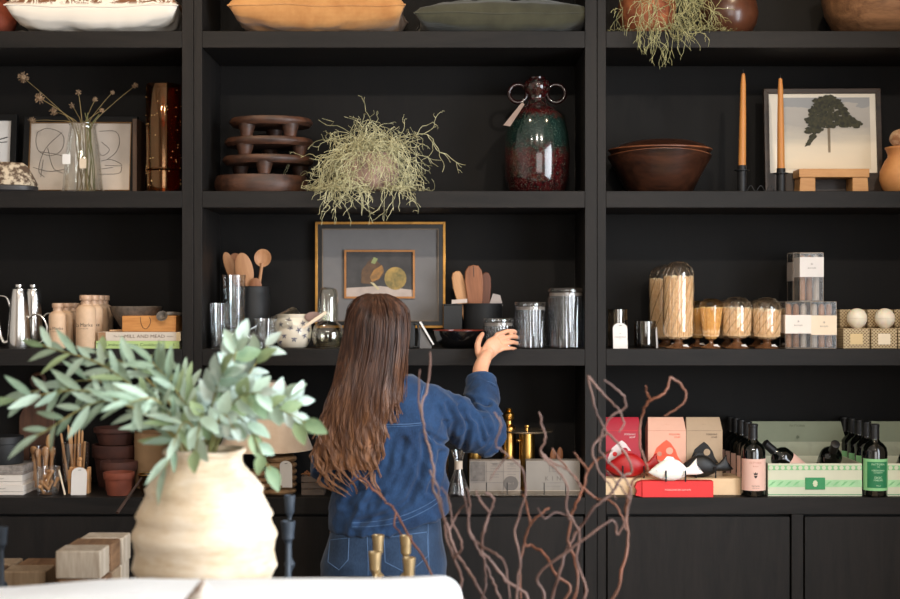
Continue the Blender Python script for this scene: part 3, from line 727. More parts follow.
# ------------------------------------------------------------------ third shelf, left bay
def kettle(px, yb, label):
    u = U(yb); t = thing('kettle', label, 'kettle', (X(px, yb), yb, Z3), 0, 'steel gooseneck kettles')
    h = Z(290, yb) - Z3
    part(MB().lathe(shell([(11.4 * u, 0), (11.8 * u, .003), (10.8 * u, h * .35), (8.6 * u, h * .85), (7.8 * u, h * .97), (7.2 * u, h)], .0012), 40), 'body', STEEL, t)
    ld = part(MB().lathe([(0, h), (7.2 * u, h), (7.2 * u, h + .003), (6 * u, h + .006), (0, h + .007)], 36), 'lid', STEEL, t)
    part(MB().lathe([(0, h + .006), (.007, h + .006), (.008, h + .009), (.0135, h + .011), (.014, h + .019), (.012, h + .021), (0, h + .021)], 20), 'knob', STEEL, ld)
    hp = [(9 * u, 0, h * .50), (15 * u, 0, h * .58), (23 * u, 0, h * .54), (28 * u, 0, h * .38), (27 * u, 0, h * .20), (21 * u, 0, h * .09), (13 * u, 0, h * .09), (10.2 * u, 0, h * .16)]
    part(MB().tube(smooth_path(hp, 6), 1.1 * u, 8), 'handle', STEEL, t)
    sp = [(-10 * u, 0, h * .12), (-15 * u, 0, h * .10), (-19 * u, 0, h * .26), (-22 * u, 0, h * .62), (-26 * u, 0, h * .86), (-33 * u, 0, h * .9)]
    part(MB().tube(smooth_path(sp, 6), [.009 - .0045 * min(1, i / 18) for i in range(31)], 10), 'spout', STEEL, t)
    return t
kettle(19, .07, 'polished steel gooseneck kettle, the front one of two')
kettle(33, .27, 'polished steel gooseneck kettle half hidden behind the front kettle')
# beige bottles
BEIGE = M('sand_powder_coat', (206, 172, 140), .6, vary=.04, nscale=60, bmp=.05, bscale=400)
CAPM = M('brushed_cap', (186, 150, 122), .45, .1)
def bottle(px, yb, h, r, label, group, txt=True):
    t = thing('bottle', label, 'bottle', (X(px, yb), yb, Z3), 0, group)
    nh = h * .82
    part(MB().lathe([(0, 0), (r * .95, 0), (r, .003), (r, nh * .86), (r * .93, nh * .93), (r * .66, nh * .985), (r * .5, nh), (r * .5, nh + .006), (0, nh + .006)], 36), 'body', BEIGE, t)
    part(MB().lathe([(0, nh + .004), (r * .52, nh + .004), (r * .52, nh + .008), (r * .48, nh + .012), (r * .48, h * .9), (r * .62, h * .9), (r * .64, h * .905), (r * .64, h - .004), (r * .6, h), (0, h)], 30), 'cap', CAPM, t)
    if txt:
        words('La Marke', r * .52, INK, t, (0, 0, h * .44), cyl=r + .0004)
        words('eau fraiche 500', r * .15, INK, t, (0, 0, h * .375), cyl=r + .0004)
    return t
for k, (px, yb) in enumerate([(57.5, .06), (65, .16), (72.5, .25), (77, .33)]):
    bottle(px, yb, .158, .0295, 'short sand coloured bottle, %s of its row' % ['front one', 'second one back', 'third one back', 'rearmost'][k], 'short sand bottles', k == 0)
for k, (px, yb) in enumerate([(86, .05), (93, .14), (98.7, .23), (103.5, .31)]):
    bottle(px, yb, .186, .0345, 'tall sand coloured bottle, %s of its row' % ['front one', 'second one back', 'third one back', 'rearmost'][k], 'tall sand bottles', k < 2)
# books
def book(x0, x1, yb, z, h, depth, cover, label, txt, ink, tsize, extra=None, rotz=0):
    cx = (x0 + x1) / 2; w = x1 - x0
    t = thing('book', label, 'book', (cx, yb, z), rotz, 'books lying under the wooden box')
    part(MB().box(-w / 2 + .003, w / 2 - .003, .004, depth - .003, .0025, h - .0025), 'pages', M('book_pages', (226, 216, 196), .85, stretch=(1, 1, 40)), t)
    part(MB().box(-w / 2, w / 2, .0, depth, 0, .0025).box(-w / 2, w / 2, 0, depth, h - .0025, h).box(-w / 2, w / 2, -.0015, .003, 0, h), 'cover', cover, t, .0008)
    for s_, sz, ox in txt: words(s_, sz, ink, t, (ox, -.0019, h * .5), wide=1.15)
    if extra:
        for a, b_, mm in extra: part(MB().box(a, b_, -.0018, .001, .0008, h - .0008), 'spine_band', mm, t)
    return t
yb = .035; u = U(yb)
zg = .0265; zw = .031
book(X(96, yb), X(179.5, yb), yb, Z3, zg, .2, M('pale_green_cover', (176, 200, 128), .6, vary=.03), 'pale green cookbook at the bottom of the two books', [('The Limited Recipes Cookbook', .0155, -.03), ('S', .012, .125)], M('green_ink', (58, 84, 50), .7), 0)
book(X(98, yb), X(181, yb), yb, Z3 + zg + .0003, zw, .195, M('ivory_cover', (206, 192, 176), .6, vary=.04), 'ivory hardback lying on the green cookbook', [('MILL AND MEAD', .0165, .018), ('The Family', .008, -.07), ('Home', .008, .107)], M('brown_ink', (96, 74, 60), .7), 0,
     [(-.143, -.117, M('tan_spine_end', (150, 112, 80), .6)), (.128, .1425, M('cream_spine_end', (224, 200, 156), .6))])
zt2 = Z3 + zg + zw + .0008
# wooden box with a natural crack
t = thing('wooden_box', 'small honey coloured olive wood block lying on the books', 'wooden block', (X(149, yb), yb, zt2))
u = U(yb)
OLIVEW = WOOD('olive_wood', (176, 112, 56), (214, 152, 88), 'x', 16, .45)
part(MB().box(-27 * u, 27 * u, .0, .14, 0, 16 * u), 'body', OLIVEW, t, .002)
part(MB().tube(smooth_path([(-.03, -.0004, 15 * u), (-.028, -.0004, 9 * u), (-.02, -.0004, 4 * u), (-.008, -.0004, 3.2 * u), (.002, -.0004, 7 * u), (.006, -.0004, 11 * u), (.001, -.0004, 15 * u)], 5), .0009, 5), 'crack', INK, t)
STONEG = M('grey_stone', (112, 100, 88), .8, c2=(82, 74, 66), nscale=60, bmp=.4, bscale=90)
t = thing('stone_bowl', 'grey stone bowl standing behind the olive wood block', 'bowl', (X(136, .2), .2, Z3))
u = U(.2); hb = Z(307, .2) - Z3
part(MB().lathe(shell([(12 * u, 0), (14 * u, .004), (14 * u, hb * .45), (18 * u, hb * .62), (24 * u, hb * .85), (26 * u, hb)], .006), 36), 'body', STONEG, t)
part(MB().tube(arc((0, 0, hb), 25 * u, 0, 360, 40, 'xy'), .0028, 6), 'rim', STONEG, t)
t = thing('ladle', 'grey stone ladle resting on the olive wood block', 'ladle', (X(164, .05), .02, zt2 + 16 * U(.04) - .008))
part(MB().lathe([(0, -.019), (.012, -.014), (.0195, -.001), (.0195, .001), (.018, .001), (.011, -.011), (0, -.015)], 24, Matrix.Rotation(R(62), 4, 'X')), 'bowl', STONEG, t, loc=(0, -.006, .008))
part(MB().tube(smooth_path([(.014, .004, .016), (.03, .02, .0165), (.048, .05, .014), (.07, .09, .0125)], 5), [.006] * 16, 8, flat=.6), 'handle', STONEG, t)
solo(MB().tube([(0, 0, .004), (.05, .03, .0045)], .0035, 8), 'wooden_stick', WOOD('pale_stick', (170, 130, 96), (196, 158, 120)), (X(108, .03), .05, zt2 + .0), 'thin pale wooden stick pointing out beside the olive wood block', 'stick')

# ------------------------------------------------------------------ third shelf, middle bay
TUMB = GLASS('tumbler_glass', (250, 251, 251), 1.0, .03, .1)
def tumbler(loc, h, r, label, rot=None):
    t = thing('tumbler', label, 'glass', loc, 0, 'ringed glass tumblers')
    if rot: t.rotation_euler = rot
    part(MB().lathe(shell([(r * .78, 0), (r * .8, .003), (r * .86, h * .4), (r, h)], .0018), 32), 'body', TUMB, t)
    for f in (.12, .25, .82):
        part(MB().tube(arc((0, 0, h * f), r * (.8 + .2 * f), 0, 360, 30, 'xy'), .0011, 5, False), 'ring', TUMB, t)
    return t
yb = .09; u = U(yb); hT = 37 * u; rT = 10.2 * u
for k in range(2): tumbler((X(219, yb), yb, Z3 + .0002 + k * .028), hT, rT, 'ringed glass tumbler, %s of the short stack of two' % ['lower', 'upper'][k])
hT2 = 33 * u
for k in range(4): tumbler((X(233.5, .13), .145, Z3 + .0002 + k * .044), hT2 + .01, 11.8 * u, 'ringed glass tumbler, %s in the tall stack of four' % ['lowest', 'second from bottom', 'third from bottom', 'top one'][k])
tumbler((X(247, .1), .125, Z3 + rT * 1.02), hT * .92, rT, 'ringed glass tumbler lying tipped beside the tall stack', (R(78), 0, R(38)))
tumbler((X(264, .06), .07, Z3 + .0005), hT * .8, rT, 'ringed glass tumbler standing in front of the floral pot')
tumbler((X(256, .06), .048, Z3 + rT * 1.0), hT * .86, rT, 'ringed glass tumbler lying on its side at the shelf edge', (R(84), 0, R(-62)))
tumbler((X(271, .06), .10, Z3 + rT * 2.2), hT * .8, rT, 'ringed glass tumbler lying on top of the tipped tumblers', (R(72), 0, R(60)))
# black crock with wooden spoons
yb = .25; u = U(yb)
t = thing('crock', 'matte black crock holding wooden spoons', 'crock', (X(254, yb), yb, Z3))
hc = Z(287, yb) - Z3
part(MB().lathe(shell([(15 * u, 0), (15.8 * u, .004), (15.8 * u, hc - .03), (15.2 * u, hc - .027), (15.2 * u, hc)], .005), 36), 'body', BLACK, t)
part(MB().tube(arc((0, 0, hc), 14.6 * u, 0, 360, 36, 'xy'), .003, 6), 'rim', BLACK, t)
SPOONW = WOOD('beech_spoon', (164, 112, 76), (196, 146, 104), 'z', 14, .55)
SPOONW2 = WOOD('cherry_spoon', (128, 80, 52), (160, 108, 74), 'z', 14, .55)
def spoon(tipx, tipy, bw, bl, mat, label, cup=True, dy=0, lean_x=None):
    """wooden spoon standing in the crock; tip is the top end of its head"""
    px0 = 254 + (tipx - 254) * -.25
    a = Vector((X(px0, yb), yb + dy * .3, Z3 + .02)); e = Vector((X(tipx, yb), yb + dy, Z(tipy, yb)))
    d = (e - a); L = d.length; t = thing('wooden_spoon', label, 'spoon', a, 0, 'wooden spoons in the crock')
    t.rotation_euler = d.to_track_quat('Z', 'Y').to_euler()
    q = d.to_track_quat('Z', 'Y').inverted() @ Vector((0, -1, 0)); ang = math.atan2(q.x, -q.y)   # face the room
    part(MB().tube([(0, 0, 0), (0, 0, L * .4), (0, 0, L - bl * .8)], [.006, .0055, .0062], 10), 'handle', mat, t)
    mb = MB(); nn = 20; mm = 8
    if cup:
        prof = [(0, -.010), (.4, -.0095), (.75, -.006), (.95, .0), (1, .002), (.94, .002), (.7, -.003), (.35, -.0062), (0, -.0068)]
    else: prof = [(0, -.004), (.8, -.004), (1, -.001), (1, .001), (.8, .004), (0, .004)]
    mb.lathe(prof, 28, Matrix.Translation((0, 0, L - bl / 2)) @ Matrix.Rotation(ang, 4, 'Z') @ Matrix.Rotation(R(90), 4, 'X') @ Matrix.Diagonal((bw / 2, bl / 2, 1, 1)))
    part(mb, 'head', mat, t)
spoon(224, 252, 12 * u, 36 * u, SPOONW, 'narrow beech spatula leaning leftmost in the black crock', False, .02)
spoon(232, 253, 18 * u, 34 * u, SPOONW2, 'cherry wood spoon second from the left in the black crock', True, .04)
spoon(242, 253, 18 * u, 36 * u, SPOONW, 'beech spatula with broad oval head in the black crock', False, -.02)
spoon(264, 249, 17 * u, 18 * u, SPOONW, 'round headed beech spoon leaning rightmost in the black crock', True, 0)
spoon(257, 278, 13 * u, 20 * u, SPOONW2, 'short cherry wood spoon low in the black crock', False, -.03)
# floral pot
yb = .12; u = U(yb)
FAI = M('cream_faience', (222, 210, 190), .3, vary=.04, coat=.3)
t = thing('floral_pot', 'cream pot painted with dark blue flowers beside the carafe', 'pot', (X(293, yb), yb, Z3))
hp = Z(315, yb) - Z3; rp = 18.8 * u
fp = [(rp * .62, 0), (rp * .75, .004), (rp * .93, hp * .25), (rp, hp * .5), (rp * .95, hp * .78), (rp * .82, hp * .92), (rp * .86, hp)]
part(MB().lathe(shell(fp, .004), 40), 'body', FAI, t)
part(MB().tube(arc((0, 0, hp), rp * .84, 0, 360, 40, 'xy'), .003, 6), 'rim', FAI, t)
NAVY = M('cobalt_paint', (52, 56, 86), .4)
def fr(z):
    for (r0, z0), (r1, z1) in zip(fp, fp[1:]):
        if z0 <= z <= z1: return r0 + (r1 - r0) * (z - z0) / (z1 - z0)
    return rp
rnd = random.Random(8)
for a, zf in [(-150, .45), (-125, .72), (-112, .38), (-92, .62), (-80, .28), (-66, .55), (-50, .75), (-45, .38), (-28, .55), (-98, .84), (-132, .2), (-20, .25)]:
    z = hp * zf; q = fr(z) + .0003; mb = MB(); c = Vector((q * math.cos(R(a)), q * math.sin(R(a)), z))
    tx = Vector((-math.sin(R(a)), math.cos(R(a)), 0)); up = Vector((0, 0, 1)); s0 = rnd.random() * 3
    for k in range(5):
        th = s0 + k * 1.257; d = tx * math.cos(th) + up * math.sin(th); e = c + d * .011
        mb.tube([c, c.lerp(e, .6), e], [.0008, .0022, .0006], 6, flat=.35, up=Vector((math.cos(R(a)), math.sin(R(a)), 0)).cross(d))
    part(mb, 'painted_flower', NAVY, t)
t = thing('spreader', 'cream handled spreader leaning across the floral pot', 'utensil', (X(303, .04), .045, Z(328, .04)))
d = Vector((X(326, .04) - X(303, .04), .012, Z(312, .04) - Z(328, .04)))
part(MB().tube([Vector((0, 0, 0)), d * .5, d], [.004, .0065, .0055], 10, flat=.5), 'handle', M('bone_handle', (228, 206, 180), .4, vary=.05), t)
part(MB().ell(d * .42 + Vector((0, .03, .014)), (.032, .003, .019), 18, 10), 'blade', M('grey_pink_paddle', (138, 112, 104), .6), t)
# bedside carafe
yb = .1; u = U(yb)
t = thing('carafe', 'round clear glass carafe with a tumbler over its neck', 'carafe', (X(328, yb), yb, Z3))
hs = Z(320, yb) - Z3; hd = Z(287, yb) - Z3
CAR = GLASS('carafe_glass', (248, 248, 244), 1.0, .03, .1)
part(MB().lathe(shell([(11 * u, 0), (13.5 * u, .004), (16 * u, .03), (16.2 * u, .05), (14 * u, hs * .8), (9 * u, hs * .95), (6.5 * u, hs), (6.5 * u, hs + .03)], .003), 36), 'body', CAR, t)
part(MB().lathe([(10.6 * u, hs - .004), (10.6 * u, hs + .05), (10.2 * u, hd - .022), (8 * u, hd - .006), (4 * u, hd), (0, hd), (0, hd - .003), (4 * u, hd - .004), (7.6 * u, hd - .01), (9.6 * u, hd - .026), (10 * u, hs)], 36), 'tumbler', CAR, t)
part(MB().lathe([(0, .004), (13 * u, .005), (15.4 * u, .028), (15.3 * u, .038), (0, .038)], 36), 'water', GLASS('water', (236, 232, 220), .6), t)
# large framed still life hung on the back panel
GOLD = M('gilt_frame', (178, 128, 62), .35, .75, .2, 30, bmp=.15)
yb = SD - .022; u = U(yb)
cx = 380.5
t = thing('framed_painting', 'dark still life of fruit in a wide gilt edged black frame', 'picture', (X(cx, yb), yb, Z(328, yb)))
w_, h_ = 130 * u, (328 - 222) * u
part(frame_mb(w_, h_, 2.6 * u, .034), 'outer_frame', GOLD, t, .001)
part(frame_mb(w_ - 5.2 * u, h_ - 5.2 * u, 4.2 * u, .024, 2.6 * u), 'black_moulding', M('black_moulding', (12, 11, 11), .35), t)
part(frame_mb(w_ - 13.6 * u, h_ - 13.6 * u, .9 * u, .022, 6.8 * u), 'inner_line', M('dull_gilt', (120, 104, 88), .45, .5), t)
part(card(w_ - 14 * u, h_ - 14 * u, 7 * u, -.003), 'mount', M('grey_linen_mount', (112, 108, 106), .75, vary=.04), t)
def fp2(px, py): return (X(px, yb) - X(cx, yb), Z(py, yb) - Z(328, yb))
a, b_ = fp2(344.5, 298.5), fp2(415, 250)
mb = frame_mb(b_[0] - a[0], b_[1] - a[1], 2 * u, .012); mb.v = [(x + (a[0] + b_[0]) / 2, y - .008, z + a[1]) for x, y, z in mb.v]
part(mb, 'inner_frame', M('red_gold', (164, 112, 66), .4, .5), t)
part(MB().box(a[0] + u, b_[0] - u, -.0065, -.0045, a[1] + u, b_[1] - u), 'canvas', M('dark_canvas', (74, 70, 68), .7, c2=(56, 52, 50), nscale=12), t)
part(blob([fp2(*p) for p in [(346, 297), (413, 297), (413, 290), (380, 286), (346, 288)]], -.0069), 'painted_table', M('painted_table', (178, 160, 148), .7), t)
part(blob([(fp2(395.5, 278.5)[0] + 11 * u * math.cos(i * .3142), fp2(395.5, 278.5)[1] + 11.5 * u * math.sin(i * .3142)) for i in range(20)], -.0073), 'painted_fruit', M('painted_yellow_fruit', (176, 142, 78), .7, c2=(112, 100, 60), nscale=34), t)
part(blob([fp2(*p) for p in [(361, 283), (362, 270), (368, 262), (373, 258), (378, 262), (383, 267), (384, 274), (378, 281), (370, 284)]], -.0071, 3, 2, .003), 'painted_fruit', M('painted_brown_fruit', (78, 58, 46), .7, c2=(108, 80, 54), nscale=40), t)
part(blob([fp2(*p) for p in [(370, 277), (374, 270), (382, 265), (384, 271), (379, 279), (372, 282)]], -.0075), 'painted_flesh', M('painted_orange', (176, 124, 64), .7, c2=(130, 96, 58), nscale=40), t)
part(blob([fp2(*p) for p in [(371, 263), (374, 257), (378, 259), (375, 264)]], -.0077), 'painted_leaf', M('painted_leaf', (136, 142, 92), .7), t)
part(blob([fp2(*p) for p in [(370, 282), (374, 283), (380, 289), (378, 290)]], -.0077), 'painted_peel', M('painted_peel', (196, 180, 140), .7), t)
# black card easel
yb = .06; u = U(yb)
t = thing('card_holder', 'small black stand with a tilted white card beside the dark bowl', 'card holder', (X(415, yb), yb, Z3))
hh = Z(322, yb) - Z3
part(MB().box(-6 * u, 0, .0, .05, 0, hh), 'block', BLACK, t, .004)
part(MB().tube([(-1 * u, -.002, hh - .006), (3 * u, -.004, hh - .01), (4.4 * u, -.004, hh * .5), (3 * u, -.004, .006), (-1 * u, -.002, .006)], .004, 8), 'loop', BLACK, t)
a, b_ = (4.2 * u, hh + .0), (18 * u, .014)
part(MB().add([(a[0], -.012, a[1]), (a[0] + .006, -.012, a[1] + .002), (b_[0] + .004, -.012, b_[1]), (b_[0], -.012, b_[1] - .002), (a[0], .05, a[1]), (a[0] + .006, .05, a[1] + .002), (b_[0] + .004, .05, b_[1]), (b_[0], .05, b_[1] - .002)],
     [(0, 1, 2, 3), (7, 6, 5, 4), (0, 4, 5, 1), (1, 5, 6, 2), (2, 6, 7, 3), (3, 7, 4, 0)]), 'card', PAPER, t)
part(MB().prism([(4.6 * u, 0), (16.6 * u, 0), (16.6 * u, .01), (5 * u, hh - .012)], .0, .03), 'wedge', M('grey_wedge', (92, 88, 86), .6), t)
# dark bowl with red rim
yb = .1; u = U(yb)
t = thing('lacquer_bowl', 'black glazed bowl with a thin red rim on the third shelf', 'bowl', (X(459, yb), yb, Z3))
hb = Z(330.5, yb) - Z3
DKGL = M('black_glaze', (14, 13, 14), .12, coat=.5)
part(MB().lathe(shell([(14 * u, 0), (17 * u, .003), (23 * u, hb * .4), (25.5 * u, hb * .8), (26 * u, hb)], .005), 44), 'body', DKGL, t)
part(MB().tube(arc((0, 0, hb), 25.4 * u, 0, 360, 44, 'xy'), .0022, 6), 'rim', M('red_brown_rim', (122, 44, 26), .3), t)
# two black pots with wooden servers
yb = .27; u = U(yb)
hq = Z(304, yb) - Z3
t = thing('black_pot', 'matte black pot holding wooden servers behind the lacquer bowl', 'pot', (X(482.5, yb), yb, Z3))
part(MB().lathe(shell([(18 * u, 0), (19.2 * u, .005), (19.5 * u, hq - .004), (20 * u, hq)], .005), 36), 'body', BLACK, t)
part(MB().tube(arc((0, 0, hq), 19.6 * u, 0, 360, 36, 'xy'), .0028, 6), 'rim', BLACK, t)
t = thing('black_box', 'square black box standing left of the pot with wooden servers', 'box', (X(453, yb), yb, Z3))
part(MB().box(-9.5 * u, 9 * u, -.05, .06, 0, hq - .004), 'body', BLACK, t, .002)
part(MB().box(-10 * u, 9.4 * u, -.052, .062, hq - .004, hq), 'lid', BLACK, t, .001)
def server(bx, tx, ty, wpx, mat, label, dy, split=False):
    a = Vector((X(bx, yb), yb + dy * .5, Z3 + .02)); e = Vector((X(tx, yb), yb + dy, Z(ty, yb))); d = e - a; L = d.length
    t = thing('wooden_server', label, 'utensil', a, 0, 'wooden servers in the black pot')
    t.rotation_euler = Euler((math.asin(-d.y / L) * 1.0, math.atan2(d.x, d.z), 0))
    w = wpx * u / 2; zz = L
    out = [(-w * .45, 0), (w * .45, 0), (w * .5, zz * .35), (w * .85, zz * .55), (w, zz * .78), (w * .9, zz * .92), (w * .55, zz * .985), (0, zz), (-w * .55, zz * .985), (-w * .9, zz * .92), (-w, zz * .78), (-w * .85, zz * .55), (-w * .5, zz * .35)]
    part(MB().prism(out, -.006, .006), 'blade', mat, t, .004, 40, segs=3)
    if split: part(MB().box(-.0012, .0012, -.0066, -.0055, zz * .84, zz * .99), 'groove', INK, t)
    return t
server(471, 456, 271, 13, WOOD('pale_ash', (176, 124, 82), (206, 156, 110), 'z', 16), 'pale ash server leaning left in the black pot', -.01)
server(477, 473, 265, 18.5, WOOD('walnut_server', (120, 72, 46), (156, 100, 66), 'z', 16), 'broad walnut server standing in the middle of the black pot', -.03, True)
server(484, 486, 272, 11, WOOD('dark_walnut', (82, 46, 30), (112, 66, 44), 'z', 16), 'narrow dark walnut server on the right in the black pot', .0)
solo(MB().prism([(-.028, 0), (.026, .006), (.016, .044), (-.01, .05)], -.0006, .0006), 'paper_slip', M('grey_paper', (176, 164, 158), .8), (X(496, yb - .03), yb - .005, Z3 + hq - .012), 'folded grey paper slip tucked in the right of the black pot', 'paper')
solo(MB().prism([(-.03, 0), (.026, .004), (.026, .018), (-.03, .014)], -.0006, .0006), 'paper_slip', M('cream_paper', (196, 178, 166), .8), (X(460, yb - .05), yb - .045, Z3 + hq + .001), 'small cream paper slip lying at the left of the black pot', 'paper')
# lidded glass jars
LIDB = M('jar_seal', (176, 166, 156), .4)
FLUTE = GLASS('fluted_jar_glass', (232, 232, 232), .8, .1, .09)
def jar(px, w, top, yb, label):
    u = U(yb); t = thing('glass_jar', label, 'jar', (X(px, yb), yb, Z3 + .0003), 0, 'fluted glass jars with lids')
    h = Z(top, yb) - Z3; r = w / 2 * u; n = 48; mb = MB()
    hb = h - .016
    def ring(r_, z, fl): return [((r_ + fl * (.0010 if i % 2 else -.0010)) * math.cos(2 * math.pi * i / 72), (r_ + fl * (.0010 if i % 2 else -.0010)) * math.sin(2 * math.pi * i / 72), z) for i in range(72)]
    mb.loft([ring(.001, 0, 0), ring(r * .95, 0, 0), ring(r, .004, 1), ring(r, hb - .012, 1), ring(r * .99, hb - .006, 0), ring(r * .99, hb, 0), ring(r * .95, hb, 0), ring(r * .95, .006, 0), ring(.001, .006, 0)], False)
    part(mb, 'body', FLUTE, t, 0, 25)
    ld = part(MB().lathe([(0, hb), (r * 1.02, hb), (r * 1.04, hb + .003), (r * 1.04, hb + .011), (r * 1.0, h), (0, h)], 40), 'lid', CLEAR, t)
    part(MB().lathe([(0, hb - .012), (r * .93, hb - .012), (r * .93, hb - .001), (0, hb - .001)], 40), 'seal', LIDB, ld)
    return t
jar(498.5, 30, 318, .062, 'small fluted glass jar held by the woman')
jar(530.5, 31, 302, .075, 'medium fluted glass jar beside the jar in her hand')
jar(566, 36, 288, .08, 'tallest fluted glass jar beside the right upright')

# ------------------------------------------------------------------ third shelf, right bay
def swing_tag(w, h, parent_or_none, loc, rot, label=None, lines=(), hole=True):
    t = thing('price_tag', label, 'tag', loc) ; t.rotation_euler = rot
    r = w / 2; out = [(-r, 0), (r, 0)] + [(r * math.cos(R(a)), h - r * .8 + r * .8 * math.sin(R(a))) for a in range(0, 181, 15)]
    part(MB().prism(out, -.0006, .0006), 'card', PAPER, t)
    if hole: part(MB().tube([(-.004, -.001, h - .01), (.006, -.0012, h - .009)], .0009, 5), 'string', INK, t)
    for s_, sz, z in lines: words(s_, sz, GREYINK, t, (0, -.0011, z))
    return t
yb = .1; u = U(yb)
def dark_glass(px, w, top, label):
    t = thing('dark_tumbler', label, 'glass', (X(px, yb), yb, Z3), 0, 'smoked glass tumblers')
    h = Z(top, yb) - Z3; r = w / 2 * u; mb = MB()
    mb.lathe(shell([(r * .86, 0), (r * .97, .005), (r, .012), (r, h)], .003), 44)
    part(mb, 'body', SMOKE, t)
    part(MB().tube(arc((0, 0, h), r - .0012, 0, 360, 40, 'xy'), .0017, 6, False), 'rim', SMOKE, t)
dark_glass(617.5, 19.5, 309.5, 'tall smoked glass tumbler behind a white price tag')
dark_glass(645, 22, 321.5, 'short wide smoked glass tumbler beside the match jars')
swing_tag(14.5 * U(.045), 26 * U(.045), None, (X(620.5, .045), .045, Z3), (R(-10), 0, 0), 'white arched price tag leaning on the tall smoked tumbler', [('HOUSEHOLD', .0068, .04), ('o', .009, .053), ('No 4', .004, .034)])
swing_tag(14.5 * U(.08), 21 * U(.08), None, (X(657.5, .08), .085, Z3), (R(-2), R(-4), R(76)), 'white price tag seen edge on beside the short smoked tumbler')
MATCH = M('match_wood', (250, 220, 178), .7, nscale=90, c2=(232, 194, 148), bmp=.1)
TIPM = M('match_tip', (250, 232, 202), .7)
CLOCHE = GLASS('cloche_glass', (252, 250, 246), 1.0, .03, .09)
AMBERFOOT = M('amber_foot', (128, 88, 58), .15, c2=(96, 62, 40), nscale=20, coat=.6)
RIBG = GLASS('spiral_rib_glass', (244, 238, 228), 1.0, .06, .28)
def cloche(px, yb, w, top, mtop, mbot, label, taper=1.0, tint=None, spiral=10):
    u = U(yb); t = thing('match_cloche', label, 'match jar', (X(px, yb), yb, Z3), 0, 'glass cloches filled with matches')
    r = w / 2 * u; H = Z(top, yb) - Z3; zm = Z(mtop, yb) - Z3; zb = Z(mbot, yb) - Z3; rb = r * taper
    body = [(rb * .3, zb - .012), (rb * .72, zb - .006), (rb * .97, zb + .010), (rb, zb + .02), (r * (.5 + .5 * taper), (zb + zm) / 2), (r, zm), (r * .99, zm + (H - zm) * .25), (r * .86, zm + (H - zm) * .6), (r * .55, zm + (H - zm) * .9), (0, H)]
    part(MB().lathe(body, 40), 'dome', tint or CLOCHE, t)
    part(MB().lathe([(0, 0), (r * .86, 0), (r * .88, .003), (r * .6, .008), (rb * .3, zb - .022), (rb * .24, zb - .016), (rb * .42, zb - .008), (0, zb - .006)], 36), 'foot', AMBERFOOT, t)
    mb = MB(); rnd = random.Random(px)
    for k in range(10):
        for rr in range(max(10, int(42 - 3 * k)) if k == 0 else (22 if k == 1 else 0)):
            a = 2 * math.pi * (rr + rnd.random() * .5) / (42 if k == 0 else 22); q = (.93 if k == 0 else .62)
            z1 = zm + rnd.uniform(-.004, .003)
            tw = rnd.uniform(-.06, .06) + .08
            mb.tube([(q * rb * .94 * math.cos(a), q * rb * .94 * math.sin(a), zb - .003 + (.006 if k == 0 else -.003)), (q * r * math.cos(a + tw), q * r * math.sin(a + tw), z1)], .0022, 4)
    mb.lathe([(0, zb - .004), (rb * .82, zb), (r * .84, zm - .012), (0, zm - .01)], 24)
    o = part(mb, 'matches', MATCH, t); o['kind'] = 'stuff'
    mb = MB()
    for k in range(60):
        a = rnd.uniform(0, 6.28); q = r * .9 * math.sqrt(rnd.random()); mb.ell((q * math.cos(a), q * math.sin(a), zm + rnd.uniform(-.006, .002)), (.0028, .0028, .0035), 6, 4)
    o = part(mb, 'match_tips', TIPM, t); o['kind'] = 'stuff'
    if spiral:
        for k in range(spiral):
            pts = []
            for i in range(15):
                f = i / 14; z = zb + .012 + (zm + (H - zm) * .55 - zb - .012) * f; a = 2 * math.pi * k / spiral + f * 1.6
                q = next((r0 + (r1 - r0) * (z - z0) / max(z1 - z0, 1e-6) for (r0, z0), (r1, z1) in zip(body, body[1:]) if z0 <= z <= z1), r)
                pts.append((q * math.cos(a), q * math.sin(a), z))
            part(MB().tube(pts, .0015, 4), 'rib', RIBG, t)
    part(MB().prism([(-.012, 0), (.01, 0), (.004, .016), (-.014, .014)], -.0005, .0005), 'sticker', PAPER, t, loc=(r * .5, -r * .55, .002), rot=(R(-40), 0, R(25)))
    return t
cloche(666, .27, 34, 264, 279, 337, 'tall spiral glass cloche of matches standing behind its twin')
cloche(678.5, .08, 30.5, 261, 276.5, 337, 'tallest glass cloche full of long matches in front', spiral=14)
HONEY = GLASS('honey_glass', (246, 230, 196))
cloche(697.5, .24, 22, 300, 309, 336, 'small honey glass cloche half hidden between two cloches', .75, HONEY, 0)
cloche(711, .08, 23.5, 298, 308, 337, 'tapered honey glass cloche of matches beside the tallest cloche', .7, HONEY, 0)
cloche(727, .25, 27, 299, 308, 336, 'small glass cloche of matches behind the broad round one')
cloche(737, .08, 29, 296.5, 308, 336, 'broad spiral glass cloche of matches, middle of the small ones')
cloche(757.5, .24, 25, 299, 309, 336, 'small glass cloche of matches behind the rightmost cloche')
cloche(767, .08, 28.5, 297, 310, 337, 'rightmost spiral glass cloche of matches beside the clear boxes')
